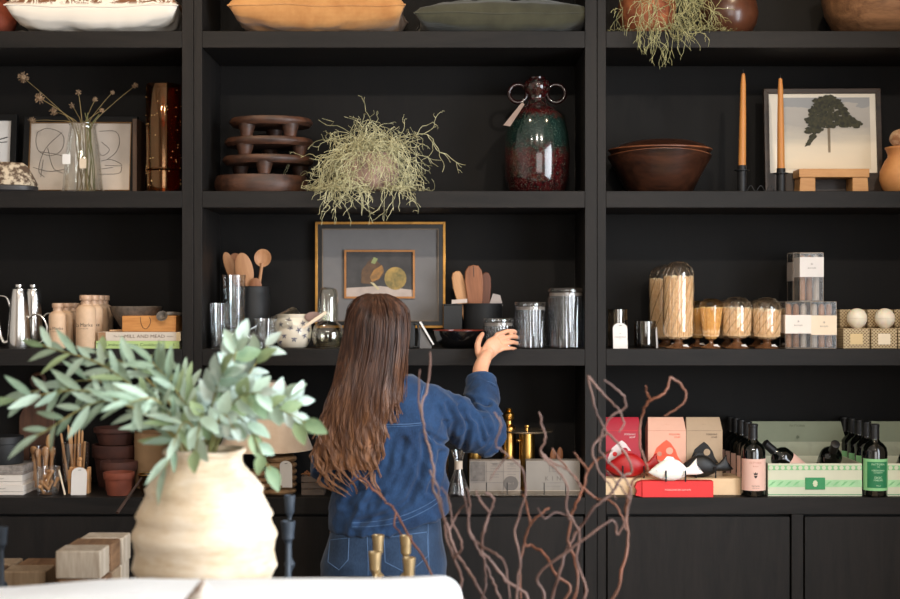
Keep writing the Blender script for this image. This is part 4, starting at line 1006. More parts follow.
# clear boxes with white bands
ACRYL = GLASS('clear_acrylic', (236, 234, 230))
EDGE = M('acrylic_edge', (176, 158, 140), .3)
def clear_box(px0, px1, top, z, yb, d, band, label, tint, marks):
    u = U(yb); w = (px1 - px0) * u; t = thing('candle_box', label, 'box', (X((px0 + px1) / 2, yb), yb, z), 0, 'clear boxes of candles with white bands')
    h = Z(top, yb) - z
    part(MB().box(-w / 2, w / 2, 0, d, 0, h), 'case', ACRYL, t)
    mb = MB(); e = .0016
    for a in (-w / 2, w / 2 - e):
        for y_ in (0, d - e): mb.box(a, a + e, y_, y_ + e, 0, h)
    for zz in (0, h - e):
        mb.box(-w / 2, w / 2, 0, e, zz, zz + e).box(-w / 2, w / 2, d - e, d, zz, zz + e).box(-w / 2, -w / 2 + e, 0, d, zz, zz + e).box(w / 2 - e, w / 2, 0, d, zz, zz + e)
    part(mb, 'edge', EDGE, t)
    b0, b1 = Z(band[1], yb) - z, Z(band[0], yb) - z
    g = .0008
    bd = part(MB().box(-w / 2 - g, w / 2 + g, -g, d + g, b0, b1), 'paper_band', M('warm_paper_band', tint, .75, vary=.02), t)
    words(marks, .007, GREYINK, bd, (0, -g - .0004, (b0 + b1) / 2 - .004)); words('*', .02, GREYINK, bd, (0, -g - .0004, (b0 + b1) / 2 + .006))
    for k, c in enumerate([-.3, 0, .3]):
        part(MB().lathe([(0, .004), (w * .13, .004), (w * .12, h * .9), (w * .05, h * .95), (0, h * .95)], 14), 'candle', [CANDA, CANDB, CANDC][(k + int(px0)) % 3], t, loc=(c * w, d * .4, 0))
    return t
CANDA = M('umber_candle', (150, 112, 86), .5); CANDB = M('grey_candle', (190, 180, 172), .5); CANDC = M('tan_candle', (172, 128, 98), .5)
yb = .05
clear_box(785.5, 811, 301.5, Z3, yb, .085, (315, 333.5), 'clear candle box with white band beside the match cloches', (232, 222, 212), 'BOUGIES')
clear_box(811.5, 836.5, 301.5, Z3, yb, .085, (315.5, 335), 'clear candle box with cream band beside the patterned boxes', (236, 216, 190), 'BOUGIES')
zz = Z(301.5, yb) + .0005
clear_box(800, 823.5, 252.5, zz, yb, .085, (257, 277), 'clear candle box on top of the two lower boxes in front', (218, 212, 208), 'BOUGIES')
clear_box(786, 811, 301.5, Z3, .2, .085, (315, 333.5), 'clear candle box in the back row below', (196, 186, 178), 'BOUGIES')
clear_box(793, 816, 252.5, Z(301.5, .2) + .0005, .2, .085, (262, 281), 'clear candle box on top in the back row', (186, 176, 168), 'BOUGIES')
# patterned soap boxes with round white soaps
m, nt, b, lk = material('beige_fretwork_card')
v = coords(nt, lk)
vo = nt.nodes.new('ShaderNodeTexVoronoi'); vo.inputs['Scale'].default_value = 85; vo.inputs['Randomness'].default_value = 0; lk.new(v, vo.inputs['Vector'])
lk.new(ramp(nt, lk, vo.outputs['Distance'], [(.25, lin((112, 88, 54))), (.33, lin((222, 200, 160))), (.44, lin((222, 200, 160))), (.5, lin((104, 80, 48)))]), b.inputs['Base Color']); b.inputs['Roughness'].default_value = .7
FRET = m
SOAP = M('white_soap', (236, 226, 206), .5, vary=.03, sub=.3)
for k, (a, b_, pt) in enumerate([(843.5, 869.5, (214, 188, 140)), (871.5, 897, (232, 216, 190)), (898.5, 924, (220, 196, 150))]):
    yb = .055; u = U(yb); cx = (a + b_) / 2; w = (b_ - a) * u; h = 20 * u; nm = ['nearest the clear boxes', 'second from the clear boxes', 'cut by the right edge'][k]
    t = thing('soap_box', 'beige patterned soap box in front, ' + nm, 'box', (X(cx, yb), yb, Z3), 0, 'patterned soap boxes')
    part(MB().box(-w / 2, w / 2, 0, w, 0, h), 'carton', FRET, t, .0008)
    part(MB().box(-w * .24, w * .24, -.001, .001, h * .2, h * .74), 'label_plate', M('soap_label', pt, .7, vary=.03), t)
    s_ = thing('ball_soap', 'round white ball soap resting on the soap box ' + nm, 'soap', (X(cx + .8, yb + .03), yb + .034, Z3 + h))
    rs = 10 * U(yb + .03); part(MB().lathe([(0, 0), (rs * .4, .0002), (rs * .5, rs * .1)] + [(rs * math.sin(R(q)), rs - rs * math.cos(R(q))) for q in range(38, 180, 10)] + [(0, 2 * rs)], 32), 'ball', SOAP, s_)
    part(MB().tube(arc((0, 0, rs), rs * 1.001, 0, 360, 30, 'xy'), .0004, 4, False), 'seam', M('soap_seam', (206, 192, 168), .6), s_)
    yc = .15; u = U(yc); w2 = 25 * u; h2 = Z(309.5, yc) - Z3
    t = thing('soap_box', 'tall beige patterned soap box behind the ball soap ' + nm, 'box', (X(cx - 4.0, yc), yc, Z3), 0, 'patterned soap boxes')
    part(MB().box(-w2 / 2, w2 / 2, 0, w2, 0, h2), 'carton', FRET, t, .0008)
    part(MB().box(-w2 / 2 - .0006, w2 / 2 + .0006, -.0006, w2 + .0006, h2 * .52, h2 * .55), 'lid_line', M('lid_line', (116, 94, 62), .7), t)
# ------------------------------------------------------------------ counter, left bay
yb = .09; u = U(yb)
def flat_box(x0, x1, z, h, yb, d, cover, side, label, txt):
    w = x1 - x0; t = thing('flat_box', label, 'box', ((x0 + x1) / 2, yb, z), 0, 'flat boxes under the black canister')
    part(MB().box(-w / 2 + .003, w / 2 - .003, .003, d - .003, .001, h - .001), 'tray', side, t)
    part(MB().box(-w / 2, w / 2, 0, d, 0, h * .32).box(-w / 2, w / 2, 0, d, h * .36, h), 'lid', cover, t, .001)
    if txt: words(txt, .008, GREYINK, t, (w * .1, -.0008, h * .68))
IV = M('ivory_card', (214, 204, 194), .7, vary=.04); GYC = M('grey_marbled_card', (150, 140, 132), .7, c2=(112, 104, 98), nscale=60)
hh = (Z(465, yb) - Z4) / 3
flat_box(X(-26, yb), X(26, yb), Z4, hh, .06, .16, IV, GYC, 'ivory flat box at the bottom under the black canister', 'recueil')
flat_box(X(-28, yb), X(24, yb), Z4 + hh + .0003, hh, .065, .16, IV, GYC, 'ivory flat box in the middle under the black canister', 'recueil')
flat_box(X(-30, yb), X(25, yb), Z4 + 2 * hh + .0006, hh, .07, .16, GYC, IV, 'grey marbled flat box directly under the black canister', '')
t = thing('canister', 'matte black canister standing on the flat boxes', 'canister', (X(3, .13), .14, Z4 + 3 * hh + .001))
hc = Z(436, .13) - (Z4 + 3 * hh + .001); rc = 19 * U(.13)
part(MB().lathe([(0, 0), (rc * .97, 0), (rc, .003), (rc, hc * .72), (0, hc * .72)], 40), 'body', BLACK, t)
part(MB().lathe([(0, hc * .735), (rc * 1.01, hc * .735), (rc * 1.01, hc - .003), (rc * .98, hc), (0, hc)], 40), 'lid', BLACK, t)
# paddle board leaning at the back
PAD = WOOD('dark_paddle', (62, 38, 26), (94, 60, 42), 'z', 12)
yb = .33; u = U(yb)
t = thing('chopping_board', 'dark wooden chopping board with ring handle leaning at the back', 'chopping board', (X(36, yb), yb, Z4)); t.rotation_euler = (R(-4), 0, 0)
hb = Z(400, yb) - Z4
part(MB().prism([(-17 * u, 0), (17 * u, 0), (18 * u, hb * .8), (12 * u, hb * .96), (4 * u, hb), (-4 * u, hb), (-12 * u, hb * .96), (-18 * u, hb * .8)], -.009, .009), 'board', PAD, t, .004)
part(MB().tube([(0, 0, hb - .01), (0, 0, hb + .045)], .011, 10, flat=.7), 'neck', PAD, t)
part(MB().tube(arc((0, 0, hb + .072), .024, 0, 360, 24), .008, 8, False), 'ring_handle', PAD, t)
# glass pots with wooden utensils
BAMB = WOOD('pale_bamboo', (176, 124, 78), (206, 158, 108), 'z', 16)
def open_glass(px, yb, w, top, label, taper=.92):
    u = U(yb); t = thing('glass_pot', label, 'glass', (X(px, yb), yb, Z4)); h = Z(top, yb) - Z4; r = w / 2 * u
    part(MB().lathe(shell([(r * taper, 0), (r * (taper + .02), .004), (r, h)], .0025), 36), 'body', CLEAR, t)
    part(MB().tube(arc((0, 0, h), r - .001, 0, 360, 36, 'xy'), .0016, 6, False), 'rim', CLEAR, t)
    return t, r, h
def sticks(px, yb, r, items, name, label, cat, group, mat):
    for k, (bx, tx, ty, rad, head) in enumerate(items):
        a = Vector((X(bx, yb), yb + random.uniform(-.3, .3) * r, Z4 + .008)); e = Vector((X(tx, yb), yb + random.uniform(-.6, .4) * r, Z(ty, yb)))
        t = thing(name, label[k], cat, a, 0, group); d = e - a
        part(MB().tube([Vector(), d * .5, d * .96, d], [rad, rad, rad, rad * .6], 8), 'handle', mat, t)
        if head: 
            L = d.length; q = d.to_track_quat('Z', 'Y').to_matrix().to_4x4()
            part(MB().lathe([(0, L - head[1]), (head[0] * .5, L - head[1]), (head[0], L - head[1] * .6), (head[0] * .95, L - head[1] * .2), (head[0] * .4, L), (0, L)], 12, q), 'head', mat, t)
t, r, h = open_glass(43, .2, 27, 447, 'clear glass pot filled with wooden scoops')
pos = ['leftmost', 'second from left', 'middle', 'second from right', 'rightmost']
sticks(43, .2, r, [(36, 34, 446, .008, (.013, .03)), (40, 40, 448, .008, (.012, .035)), (42, 51, 434, .006, (.011, .05)), (47, 47, 446, .008, (.013, .04)), (50, 52, 447, .007, (.012, .04))], 'wooden_scoop', ['wooden scoop %s in the glass pot beside the black canister' % p for p in pos], 'scoop', 'wooden scoops in the glass pot', BAMB)
t, r, h = open_glass(48.5, .08, 23, 467, 'small clear glass tumbler full of wooden pegs')
rnd = random.Random(4)
for k in range(7):
    a = Vector((X(48.5, .08) + rnd.uniform(-.02, .02), .08 + rnd.uniform(-.02, .015), Z4 + .008 + .006 * k)); d = Vector((rnd.uniform(-.03, .02), rnd.uniform(-.015, .01), rnd.uniform(.02, .05)))
    g = thing('wooden_peg', 'pale wooden peg in the small tumbler below the scoops', 'peg', a, 0, 'wooden pegs in the tumbler')
    part(MB().tube([Vector(), d * .3, d], [.006, .0045, .005], 8), 'shaft', BAMB, g); part(MB().ell(d, (.008, .008, .008), 10, 8), 'knob', BAMB, g)
solo(MB().tube([(0, 0, 0), (-.024, .01, .085)], .0035, 6), 'wooden_stick', WOOD('pale_spreader', (206, 186, 160), (224, 208, 184)), (X(65, .05), .05, Z4 + .0025), 'thin pale stick leaning between the two wooden utensil glasses', 'stick')
t, r, h = open_glass(75.5, .2, 27, 443, 'taller clear glass pot filled with bamboo straws')
its = [(70, 61, 433, .0045, None), (72, 72, 427, .0045, None), (75, 70, 424, .0045, None), (78, 81, 420, .0045, None), (80, 83, 430, .0045, None), (74, 76, 426, .0045, None), (82, 86, 441, .0045, None)]
pos = ['leaning farthest left', 'second from left', 'third from left', 'tallest', 'fourth from left', 'in the middle', 'leaning farthest right']
sticks(75, .2, r, its, 'bamboo_straw', ['bamboo straw %s in the tall glass pot' % p for p in pos], 'straw', 'bamboo straws in the glass pot', BAMB)
# bundle of clothes pegs with tag
t = thing('peg_bundle', 'bundle of pale wooden clothes pegs behind a white price tag', 'clothes pegs', (X(79, .1), .1, Z4), 0)
for k in range(6):
    for j in range(2):
        x = (k - 2.5) * .0125; hp = .088 + rnd.uniform(-.008, .006) - .0 * j
        part(MB().box(x - .0055, x + .0055, j * .02 - .01, j * .02 + .006, 0, hp), 'peg', BAMB, t, .002)
part(MB().tube([(-.04, -.013, .05), (.036, -.013, .05), (.036, .03, .05), (-.04, .03, .05), (-.04, -.013, .05)], .0016, 5), 'twine', M('twine', (170, 146, 112), .9), t)
g = thing('clothes_peg', 'single round headed wooden peg on top of the peg bundle', 'peg', (X(80, .1), .1, Z4 + .095)); part(MB().tube([(0, 0, 0), (0, 0, .022)], .006, 8), 'shaft', BAMB, g); part(MB().ell((0, 0, .026), (.009, .009, .008), 10, 8), 'head', BAMB, g)
tg = swing_tag(15.5 * U(.06), 27.5 * U(.06), None, (X(78.5, .06), .06, Z4), (R(-8), 0, 0), 'white arched price tag leaning on the clothes pegs')
# terracotta pots
TERRA = M('terracotta', (128, 62, 40), .75, c2=(106, 50, 32), nscale=14, bmp=.15)
TERRAD = M('dark_terracotta', (80, 42, 30), .75, c2=(62, 32, 24), nscale=14, bmp=.15)
def tpot(px, yb, w, top, label, mat, z=None, hpx=None):
    u = U(yb); z = Z4 if z is None else z; h = Z(top, yb) - z; r = w / 2 * u
    t = thing('terracotta_pot', label, 'flower pot', (X(px, yb), yb, z), 0, 'terracotta pots')
    part(MB().lathe(shell([(r * .74, 0), (r * .9, h * .68), (r * .9, h * .72)], .005), 36), 'body', mat, t)
    part(MB().lathe([(r * .86, h * .7), (r * .97, h * .7), (r, h * .73), (r, h - .003), (r * .97, h), (r * .9, h), (r * .86, h * .74)], 36), 'rim', mat, t)
    return h
tpot(119, .075, 31, 472, 'smallest terracotta pot standing in front', TERRA)
tpot(119, .19, 37, 461, 'middle terracotta pot behind the smallest one', TERRAD)
h1 = tpot(116, .31, 47, 444, 'large dark terracotta pot at the back', TERRAD)
zst = Z(444, .31) + .0005
tpot(116, .31, 44, 427, 'dark terracotta pot set upon the large back pot', TERRAD, zst)
# tan planter and ladle
t = thing('planter', 'plain tan cylinder planter half hidden by the big vase', 'planter', (X(152, .25), .25, Z4))
part(MB().lathe(shell([(16 * U(.25), 0), (17 * U(.25), .004), (17.4 * U(.25), Z(432, .25) - Z4)], .006), 36), 'body', M('tan_card_tube', (150, 118, 84), .7, vary=.06), t)
part(MB().tube(arc((0, 0, Z(432, .25) - Z4), 17 * U(.25), 0, 360, 36, 'xy'), .003, 6, False), 'rim', M('tan_rim', (130, 100, 70), .7), t)
t = thing('ladle', 'brass rimmed ladle with a dark handle sticking out over the counter edge', 'ladle', (X(149, .06), .06, Z4 + .001))
zl = Z(474, .06) - Z4 - .001
part(MB().lathe([(0, 0), (.02, 0), (.034, .03), (.037, zl - .002), (.0385, zl), (.036, zl), (.032, .03), (.018, .003), (0, .003)], 30), 'bowl', M('dark_bronze', (70, 50, 34), .35, .8), t)
part(MB().tube(arc((0, 0, zl), .0375, 0, 360, 30, 'xy'), .0018, 6, False), 'rim', BRASS, t)
part(MB().tube([(-.02, -.03, zl - .01), (-.045, -.1, zl - .06), (-.07, -.17, zl - .11)], [.004, .005, .006], 8), 'handle', M('dark_leather', (58, 40, 32), .6), t)

# ------------------------------------------------------------------ counter, middle bay: lamp and baskets
LIN = linen('oatmeal_linen_shade', (214, 190, 166), (224, 202, 180))
yb = .17; u = U(yb)
t = thing('table_lamp', 'table lamp with oatmeal linen shade behind the leaves', 'lamp', (X(266, yb), yb, Z4))
z0, z1 = Z(449, yb) - Z4, Z(381, yb) - Z4
part(MB().lathe([(47 * u, z0), (19 * u, z1), (18.4 * u, z1), (46.4 * u, z0)], 48), 'shade', LIN, t)
part(MB().lathe([(0, 0), (.05, 0), (.055, .006), (.03, .012), (.02, .03), (.03, .07), (.03, .11), (.014, .15), (.008, z0 + .05), (0, z0 + .05)], 28), 'base', M('dark_clay_base', (70, 54, 44), .7, bmp=.2), t)
part(MB().tube([(0, 0, z0 + .05), (0, 0, z1 - .01)], .004, 6).tube([(-18.6 * u, 0, z1 - .008), (18.6 * u, 0, z1 - .008)], .0018, 5).tube([(0, -18.6 * u, z1 - .008), (0, 18.6 * u, z1 - .008)], .0018, 5), 'spider', BRASS, t)
STRAW = WOOD('woven_seagrass', (122, 92, 64), (164, 130, 94), 'x', 40, .8, .8)
def basket(px, yb, w, top, label, bands):
    u = U(yb); t = thing('basket', label, 'basket', (X(px, yb), yb, Z4)); h = Z(top, yb) - Z4; r = w / 2 * u
    part(MB().lathe(shell([(r * .9, 0), (r, h * .3), (r, h)], .006), 32), 'wall', STRAW, t)
    for k in range(bands): part(MB().tube(arc((0, 0, h * (k + .5) / bands), r * (1.0 if k else .97) + .001, 0, 360, 32, 'xy'), h / bands * .42, 8, False), 'coil', STRAW, t)
    return t
basket(256, .08, 27, 470, 'small round seagrass basket beside the big vase', 4)
basket(281, .09, 26, 455, 'taller seagrass basket with a white price tag under the lamp', 6)
swing_tag(12.5 * U(.03), 27 * U(.03), None, (X(286, .03), .035, Z4 + .03), (R(4), 0, R(-6)), 'white price tag hanging on the taller seagrass basket')
t = thing('wooden_crate', 'tiny grey wooden crate with dried stems beside the lamp', 'crate', (X(314, .1), .09, Z4))
u = U(.09); cw = 11 * u; ch = Z(475, .09) - Z4; GRW = WOOD('grey_crate_wood', (74, 62, 54), (106, 90, 78), 'x', 14)
for s_ in (0, 1):
    for k in range(3): 
        part(MB().box(-cw, cw, (s_ * 2 - 1) * cw * .8 - .002, (s_ * 2 - 1) * cw * .8 + .002, ch * (k * .34), ch * (k * .34 + .3)), 'slat', GRW, t, .0008)
        part(MB().box((s_ * 2 - 1) * cw - .002, (s_ * 2 - 1) * cw + .002, -cw * .8, cw * .8, ch * (k * .34), ch * (k * .34 + .3)), 'slat', GRW, t, .0008)
part(MB().box(-cw, cw, -cw * .8, cw * .8, 0, .004), 'bottom', GRW, t)
g = thing('dried_bouquet', 'curled dried stems lying in the tiny wooden crate', 'dried stems', (X(314, .1), .09, Z4 + .005))
for k in range(9):
    a = Vector((rnd.uniform(-.02, .02), rnd.uniform(-.015, .015), 0)); part(MB().tube(smooth_path([a, a + Vector((rnd.uniform(-.01, .01), 0, ch * .8)), a + Vector((rnd.uniform(-.02, .02), rnd.uniform(-.02, 0), ch + rnd.uniform(.0, .02))), a + Vector((rnd.uniform(-.03, .03), -.02, ch))], 4), .0018, 5), 'stem', M('dried_orange_stem', (140, 90, 54), .8), g)
# hourglass coffee maker, steel tin, brass things
yb = .05; u = U(yb)
t = thing('coffee_maker', 'hourglass shaped glass coffee maker with a pale wooden collar', 'coffee maker', (X(458.5, yb), yb + .0, Z4))
H = Z(450, yb) - Z4
part(MB().lathe([(0, 0), (12 * u, 0), (12.4 * u, .006), (3.4 * u, H * .62), (3.2 * u, H * .7), (7.5 * u, H), (7.1 * u, H), (2.8 * u, H * .7), (3 * u, H * .62), (11.6 * u, .01), (0, .008)], 36), 'body', CLEAR, t)
part(MB().lathe([(3.3 * u, H * .58), (4.2 * u, H * .58), (4.0 * u, H * .66), (4.2 * u, H * .76), (3.4 * u, H * .76)], 24), 'collar', M('pale_wood_collar', (206, 186, 166), .6), t)
t = thing('steel_tin', 'brushed steel cylinder tin beside the woman', 'tin', (X(440, .12), .12, Z4)); h = Z(447, .12) - Z4
part(MB().lathe([(0, 0), (.03, 0), (.031, .002), (.031, h - .02), (0, h - .02)], 36), 'body', STEEL, t)
part(MB().lathe([(0, h - .019), (.032, h - .019), (.032, h - .002), (.03, h), (0, h)], 36), 'lid', STEEL, t)
t = thing('brass_tin', 'brass cylinder standing behind the glass coffee maker', 'tin', (X(474.5, .2), .2, Z4)); h = Z(444, .2) - Z4
part(MB().lathe([(0, 0), (.024, 0), (.025, .002), (.025, h - .02), (0, h - .02)], 30), 'body', BRASS, t)
part(MB().lathe([(0, h - .019), (.026, h - .019), (.026, h - .002), (.024, h), (0, h)], 30), 'lid', BRASS, t)
yb = .25; u = U(yb)
t = thing('pepper_mill', 'tall brass pepper mill behind the boxed cards', 'pepper mill', (X(509, yb), yb, Z4)); h = Z(408, yb) - Z4
part(MB().lathe([(0, 0), (7 * u, 0), (7 * u, h * .70), (6 * u, h * .74), (0, h * .74)], 28), 'body', BRASS, t)
part(MB().lathe([(0, h * .74), (6.6 * u, h * .74), (6.6 * u, h * .76), (3.2 * u, h * .80), (3 * u, h * .84), (5 * u, h * .87), (5.2 * u, h * .93), (3.2 * u, h * .955), (2.4 * u, h * .965), (3.4 * u, h * .98), (2.4 * u, h), (0, h)], 28), 'knob', BRASS, t)
yb = .2; u = U(yb)
t = thing('cake_stand', 'brass pedestal stand with a thin round top and small handle', 'stand', (X(527, yb), yb, Z4)); zp = Z(431.5, yb) - Z4
part(MB().lathe([(0, zp), (26 * u, zp), (26.5 * u, zp + .003), (26 * u, zp + .006), (0, zp + .006)], 44), 'plate', M('pale_brass_plate', (186, 166, 140), .25, .9), t)
part(MB().lathe([(0, 0), (12 * u, 0), (12 * u, .006), (8 * u, .012), (7.6 * u, zp), (0, zp)], 32), 'column', BRASS, t)
part(MB().ell((-9 * u, -7 * u, zp - .03), (.008, .008, .008), 12, 8).tube([(-8 * u, -.01, zp - .03), (-9 * u, -7 * u, zp - .03)], .003, 6), 'latch', BRASS, t)
part(MB().lathe([(0, zp + .006), (.006, zp + .006), (.005, zp + .014), (.009, zp + .018), (.008, zp + .023), (0, zp + .024)], 16), 'knob', BRASS, t)
# boxed cards and acrylic ledge
yb = .05; u = U(yb)
GCARD = M('grey_card', (142, 130, 119), .7, vary=.04); PCARD = M('putty_card', (134, 126, 117), .7, vary=.03); LN = M('print_grey', (104, 96, 90), .7)
t = thing('card_box', 'grey boxed card set printed with a grid and a dark disc', 'box', (X(495, yb), yb, Z4 + .001)); w = 51 * u; h = Z(457.5, yb) - Z4 - .012
part(MB().box(-w / 2, w / 2, 0, .05, .0, h), 'carton', GCARD, t, .001)
mb = MB()
for f in (-.167, .167): mb.box(w * f - .0005, w * f + .0005, -.0008, 0, .004, h - .004)
for f in (.36, .68): mb.box(-w / 2 + .003, w / 2 - .003, -.0008, 0, h * f, h * f + .001)
for gx in (-.33, 0, .33):
    for gz in (.52, .6, .76, .84, .92): mb.box(w * gx - .016, w * gx + .014, -.0008, 0, h * gz, h * gz + .0012)
part(mb, 'printed_line', LN, t)
part(MB().box(-w * .48, -w * .19, -.0009, 0, h * .4, h * .97), 'printed_photo', M('printed_photo', (122, 112, 104), .7, c2=(96, 88, 82), nscale=50), t)
part(blob([(w * .31 + .026 * math.cos(i * .2618), h * .34 + .026 * math.sin(i * .2618)) for i in range(24)], -.0012), 'printed_disc', M('printed_disc', (98, 90, 84), .7), t)
words('No 12', .008, GCARD, t, (w * .31, -.0016, h * .34)); words('mm', .012, LN, t, (0, -.0012, h * .9)); words('oo', .012, LN, t, (w * .33, -.0012, h * .9))
t = thing('card_box', 'putty coloured boxed set printed with a square emblem and letters', 'box', (X(553, yb), yb, Z4 + .001)); w = 54 * u
part(MB().box(-w / 2, w / 2, 0, .06, .0, h), 'carton', PCARD, t, .001)
mb = frame_mb(.026, .026, .001, .001, h * .68)
mb.box(-.0005, .0005, -.0006, .0004, h * .68, h * .68 + .026).box(-.013, .013, -.0006, .0004, h * .68 + .0125, h * .68 + .0135); mb.v = [(x, y - .0006, z) for x, y, z in mb.v]
part(mb, 'printed_emblem', LN, t)
words('K I N', .022, LN, t, (0, -.0012, h * .48), spacing=1.2); part(MB().box(-.04, .04, -.0012, 0, h * .36, h * .366).box(-.03, .03, -.0012, 0, h * .26, h * .265), 'printed_line', LN, t)
for k, (a, b_) in enumerate([(469, 522), (526, 581)]):
    t = thing('acrylic_stand', 'low clear acrylic ledge in front of the %s' % ['gridded card box', 'putty coloured box'][k], 'display stand', (X((a + b_) / 2, .01), .012, Z4)); w = (b_ - a) * U(.01)
    part(MB().box(-w / 2, w / 2, 0, .03, .004, .008).box(-w / 2, w / 2, 0, .003, .008, .022), 'ledge', ACRYL, t)
    for f in (-.42, .42): part(MB().lathe([(0, 0), (.006, 0), (.006, .004), (0, .004)], 12), 'foot', IRON, t, loc=(w * f, .015, 0))
    for f in (-.17, .22): part(MB().box(w * f - .0016, w * f + .0016, -.002, .0, .008, .05), 'clip', IRON, t)
    part(MB().box(-w / 2, w / 2, -.0006, .0006, .0215, .0228), 'edge', EDGE, t)
for k, (px, py) in enumerate([(553, 449), (560, 447)]):
    d = thing('wooden_paddle', '%s wooden paddle tip showing above the putty coloured box' % ['left', 'right'][k], 'utensil', (X(px, .16), .16, Z4), 0, 'wooden paddles behind the boxes')
    hz = Z(py, .16) - Z4
    part(MB().tube([(0, 0, 0), (0, 0, hz - .05)], .005, 8), 'handle', SPOONW2, d); part(MB().ell((0, 0, hz - .03), (.011, .005, .03), 12, 10), 'head', SPOONW2, d)

# ------------------------------------------------------------------ counter, right bay: fish soaps
CREAM = M('cream_carton', (226, 194, 154), .7, vary=.04)
REDC = M('coral_red_carton', (218, 44, 44), .6, vary=.04); CRIM = M('crimson_carton', (168, 16, 42), .6, vary=.05)
PINKC = M('peach_carton', (222, 170, 146), .7, vary=.03); TANC = M('tan_carton', (176, 150, 122), .7, vary=.04)
LRED = M('light_red_ink', (236, 96, 66), .7); WHT = M('white_ink', (226, 210, 206), .7); BLK = M('black_ink', (26, 23, 22), .7)
yb = .06; zc = Z(478.5, yb) - Z4
for k, (a, b_, lb) in enumerate([(604, 641, 'left one under the crimson fish box'), (641.3, 686, 'middle one behind the coral red box'), (686.3, 742, 'right one under the tan fish box')]):
    t = thing('flat_carton', 'cream flat carton on the counter, ' + lb, 'box', (X((a + b_) / 2, yb), yb, Z4), 0, 'cream flat cartons'); w = (b_ - a) * U(yb)
    part(MB().box(-w / 2, w / 2, 0, .16, 0, zc), 'carton', CREAM, t, .001)
    part(MB().box(w / 2 - .012, w / 2 - .011, -.0006, 0, .006, zc - .006), 'flap_line', M('carton_line', (178, 146, 108), .7), t)
    if k == 2: words('savon poisson', .007, GREYINK, t, (-.02, -.0006, zc * .5))
zf = Z4 + zc + .0005
def gable(px0, px1, yb, mat, ink, eye, label, txt, side):
    u = U(yb); w = (px1 - px0) * u; t = thing('fish_soap_box', label, 'box', (X((px0 + px1) / 2, yb), yb, zf), 0, 'gable topped fish soap boxes')
    zt, ze = Z(418, yb) - zf, Z(430.5, yb) - zf; d = .075
    mb = MB(); vs = []
    for x in (-w / 2, w / 2): vs += [(x, 0, 0), (x, d, 0), (x, d, ze), (x * .93, d * .52, zt), (x * .93, d * .44, zt), (x, 0, ze)]
    mb.add(vs, [(0, 1, 2, 3, 4, 5), (11, 10, 9, 8, 7, 6)] + [(i, (i + 1) % 6, (i + 1) % 6 + 6, i + 6) for i in range(6)])
    part(mb, 'carton', mat, t)
    part(MB().box(-w / 2 - .0004, w / 2 + .0004, -.0005, .0005, ze - .0012, ze), 'fold_line', side, t)
    # printed fish head
    k = w / 38; c0 = -w * .04
    def fpt(a, b): return (c0 + a * k, b * k)
    part(blob([fpt(*p) for p in [(-14, 4), (-13, 18), (-9, 28), (-2, 34), (1, 36), (5, 33), (10, 26), (12, 20), (16, 14), (12, 12), (9, 8), (4, 5)]], -.0009), 'printed_fish', ink, t)
    for (ex, ez, er, mm) in [(4, 25, 3.6, mat), (4, 25, 1.5, ink), (-6, 22, 2.4, side), (-7, 13, 3, side), (0, 14, 2.6, mat)]:
        part(blob([(fpt(ex, ez)[0] + er * k * math.cos(i * .5236), fpt(ex, ez)[1] + er * k * math.sin(i * .5236)) for i in range(12)], -.0013 - er * .00008), 'printed_scale', mm, t)
    words(txt[0], .0085, ink, t, (w * .2, -.0008, ze - .014)); words(txt[1], .0085, ink, t, (w * .27, -.0008, ze - .024))
    words('o o o', .006, side, t, (0, d * .2, ze + (zt - ze) * .48), rot=(R(50), 0, 0))
    return t
yb = .13
gable(603.5, 641, yb, CRIM, WHT, 0, 'crimson gable topped fish soap box behind the red fish', ('POISSONS', 'SOAP'), REDC)
gable(648, 686, yb, PINKC, LRED, 0, 'peach gable topped fish soap box behind the white fish', ('POISSONS', 'SOAP'), M('peach_dark', (206, 140, 116), .7))
gable(686.5, 722.5, yb, TANC, BLK, 0, 'tan gable topped fish soap box behind the black fish', ('POISSONS', 'SOAP'), M('tan_dark', (140, 116, 92), .7))
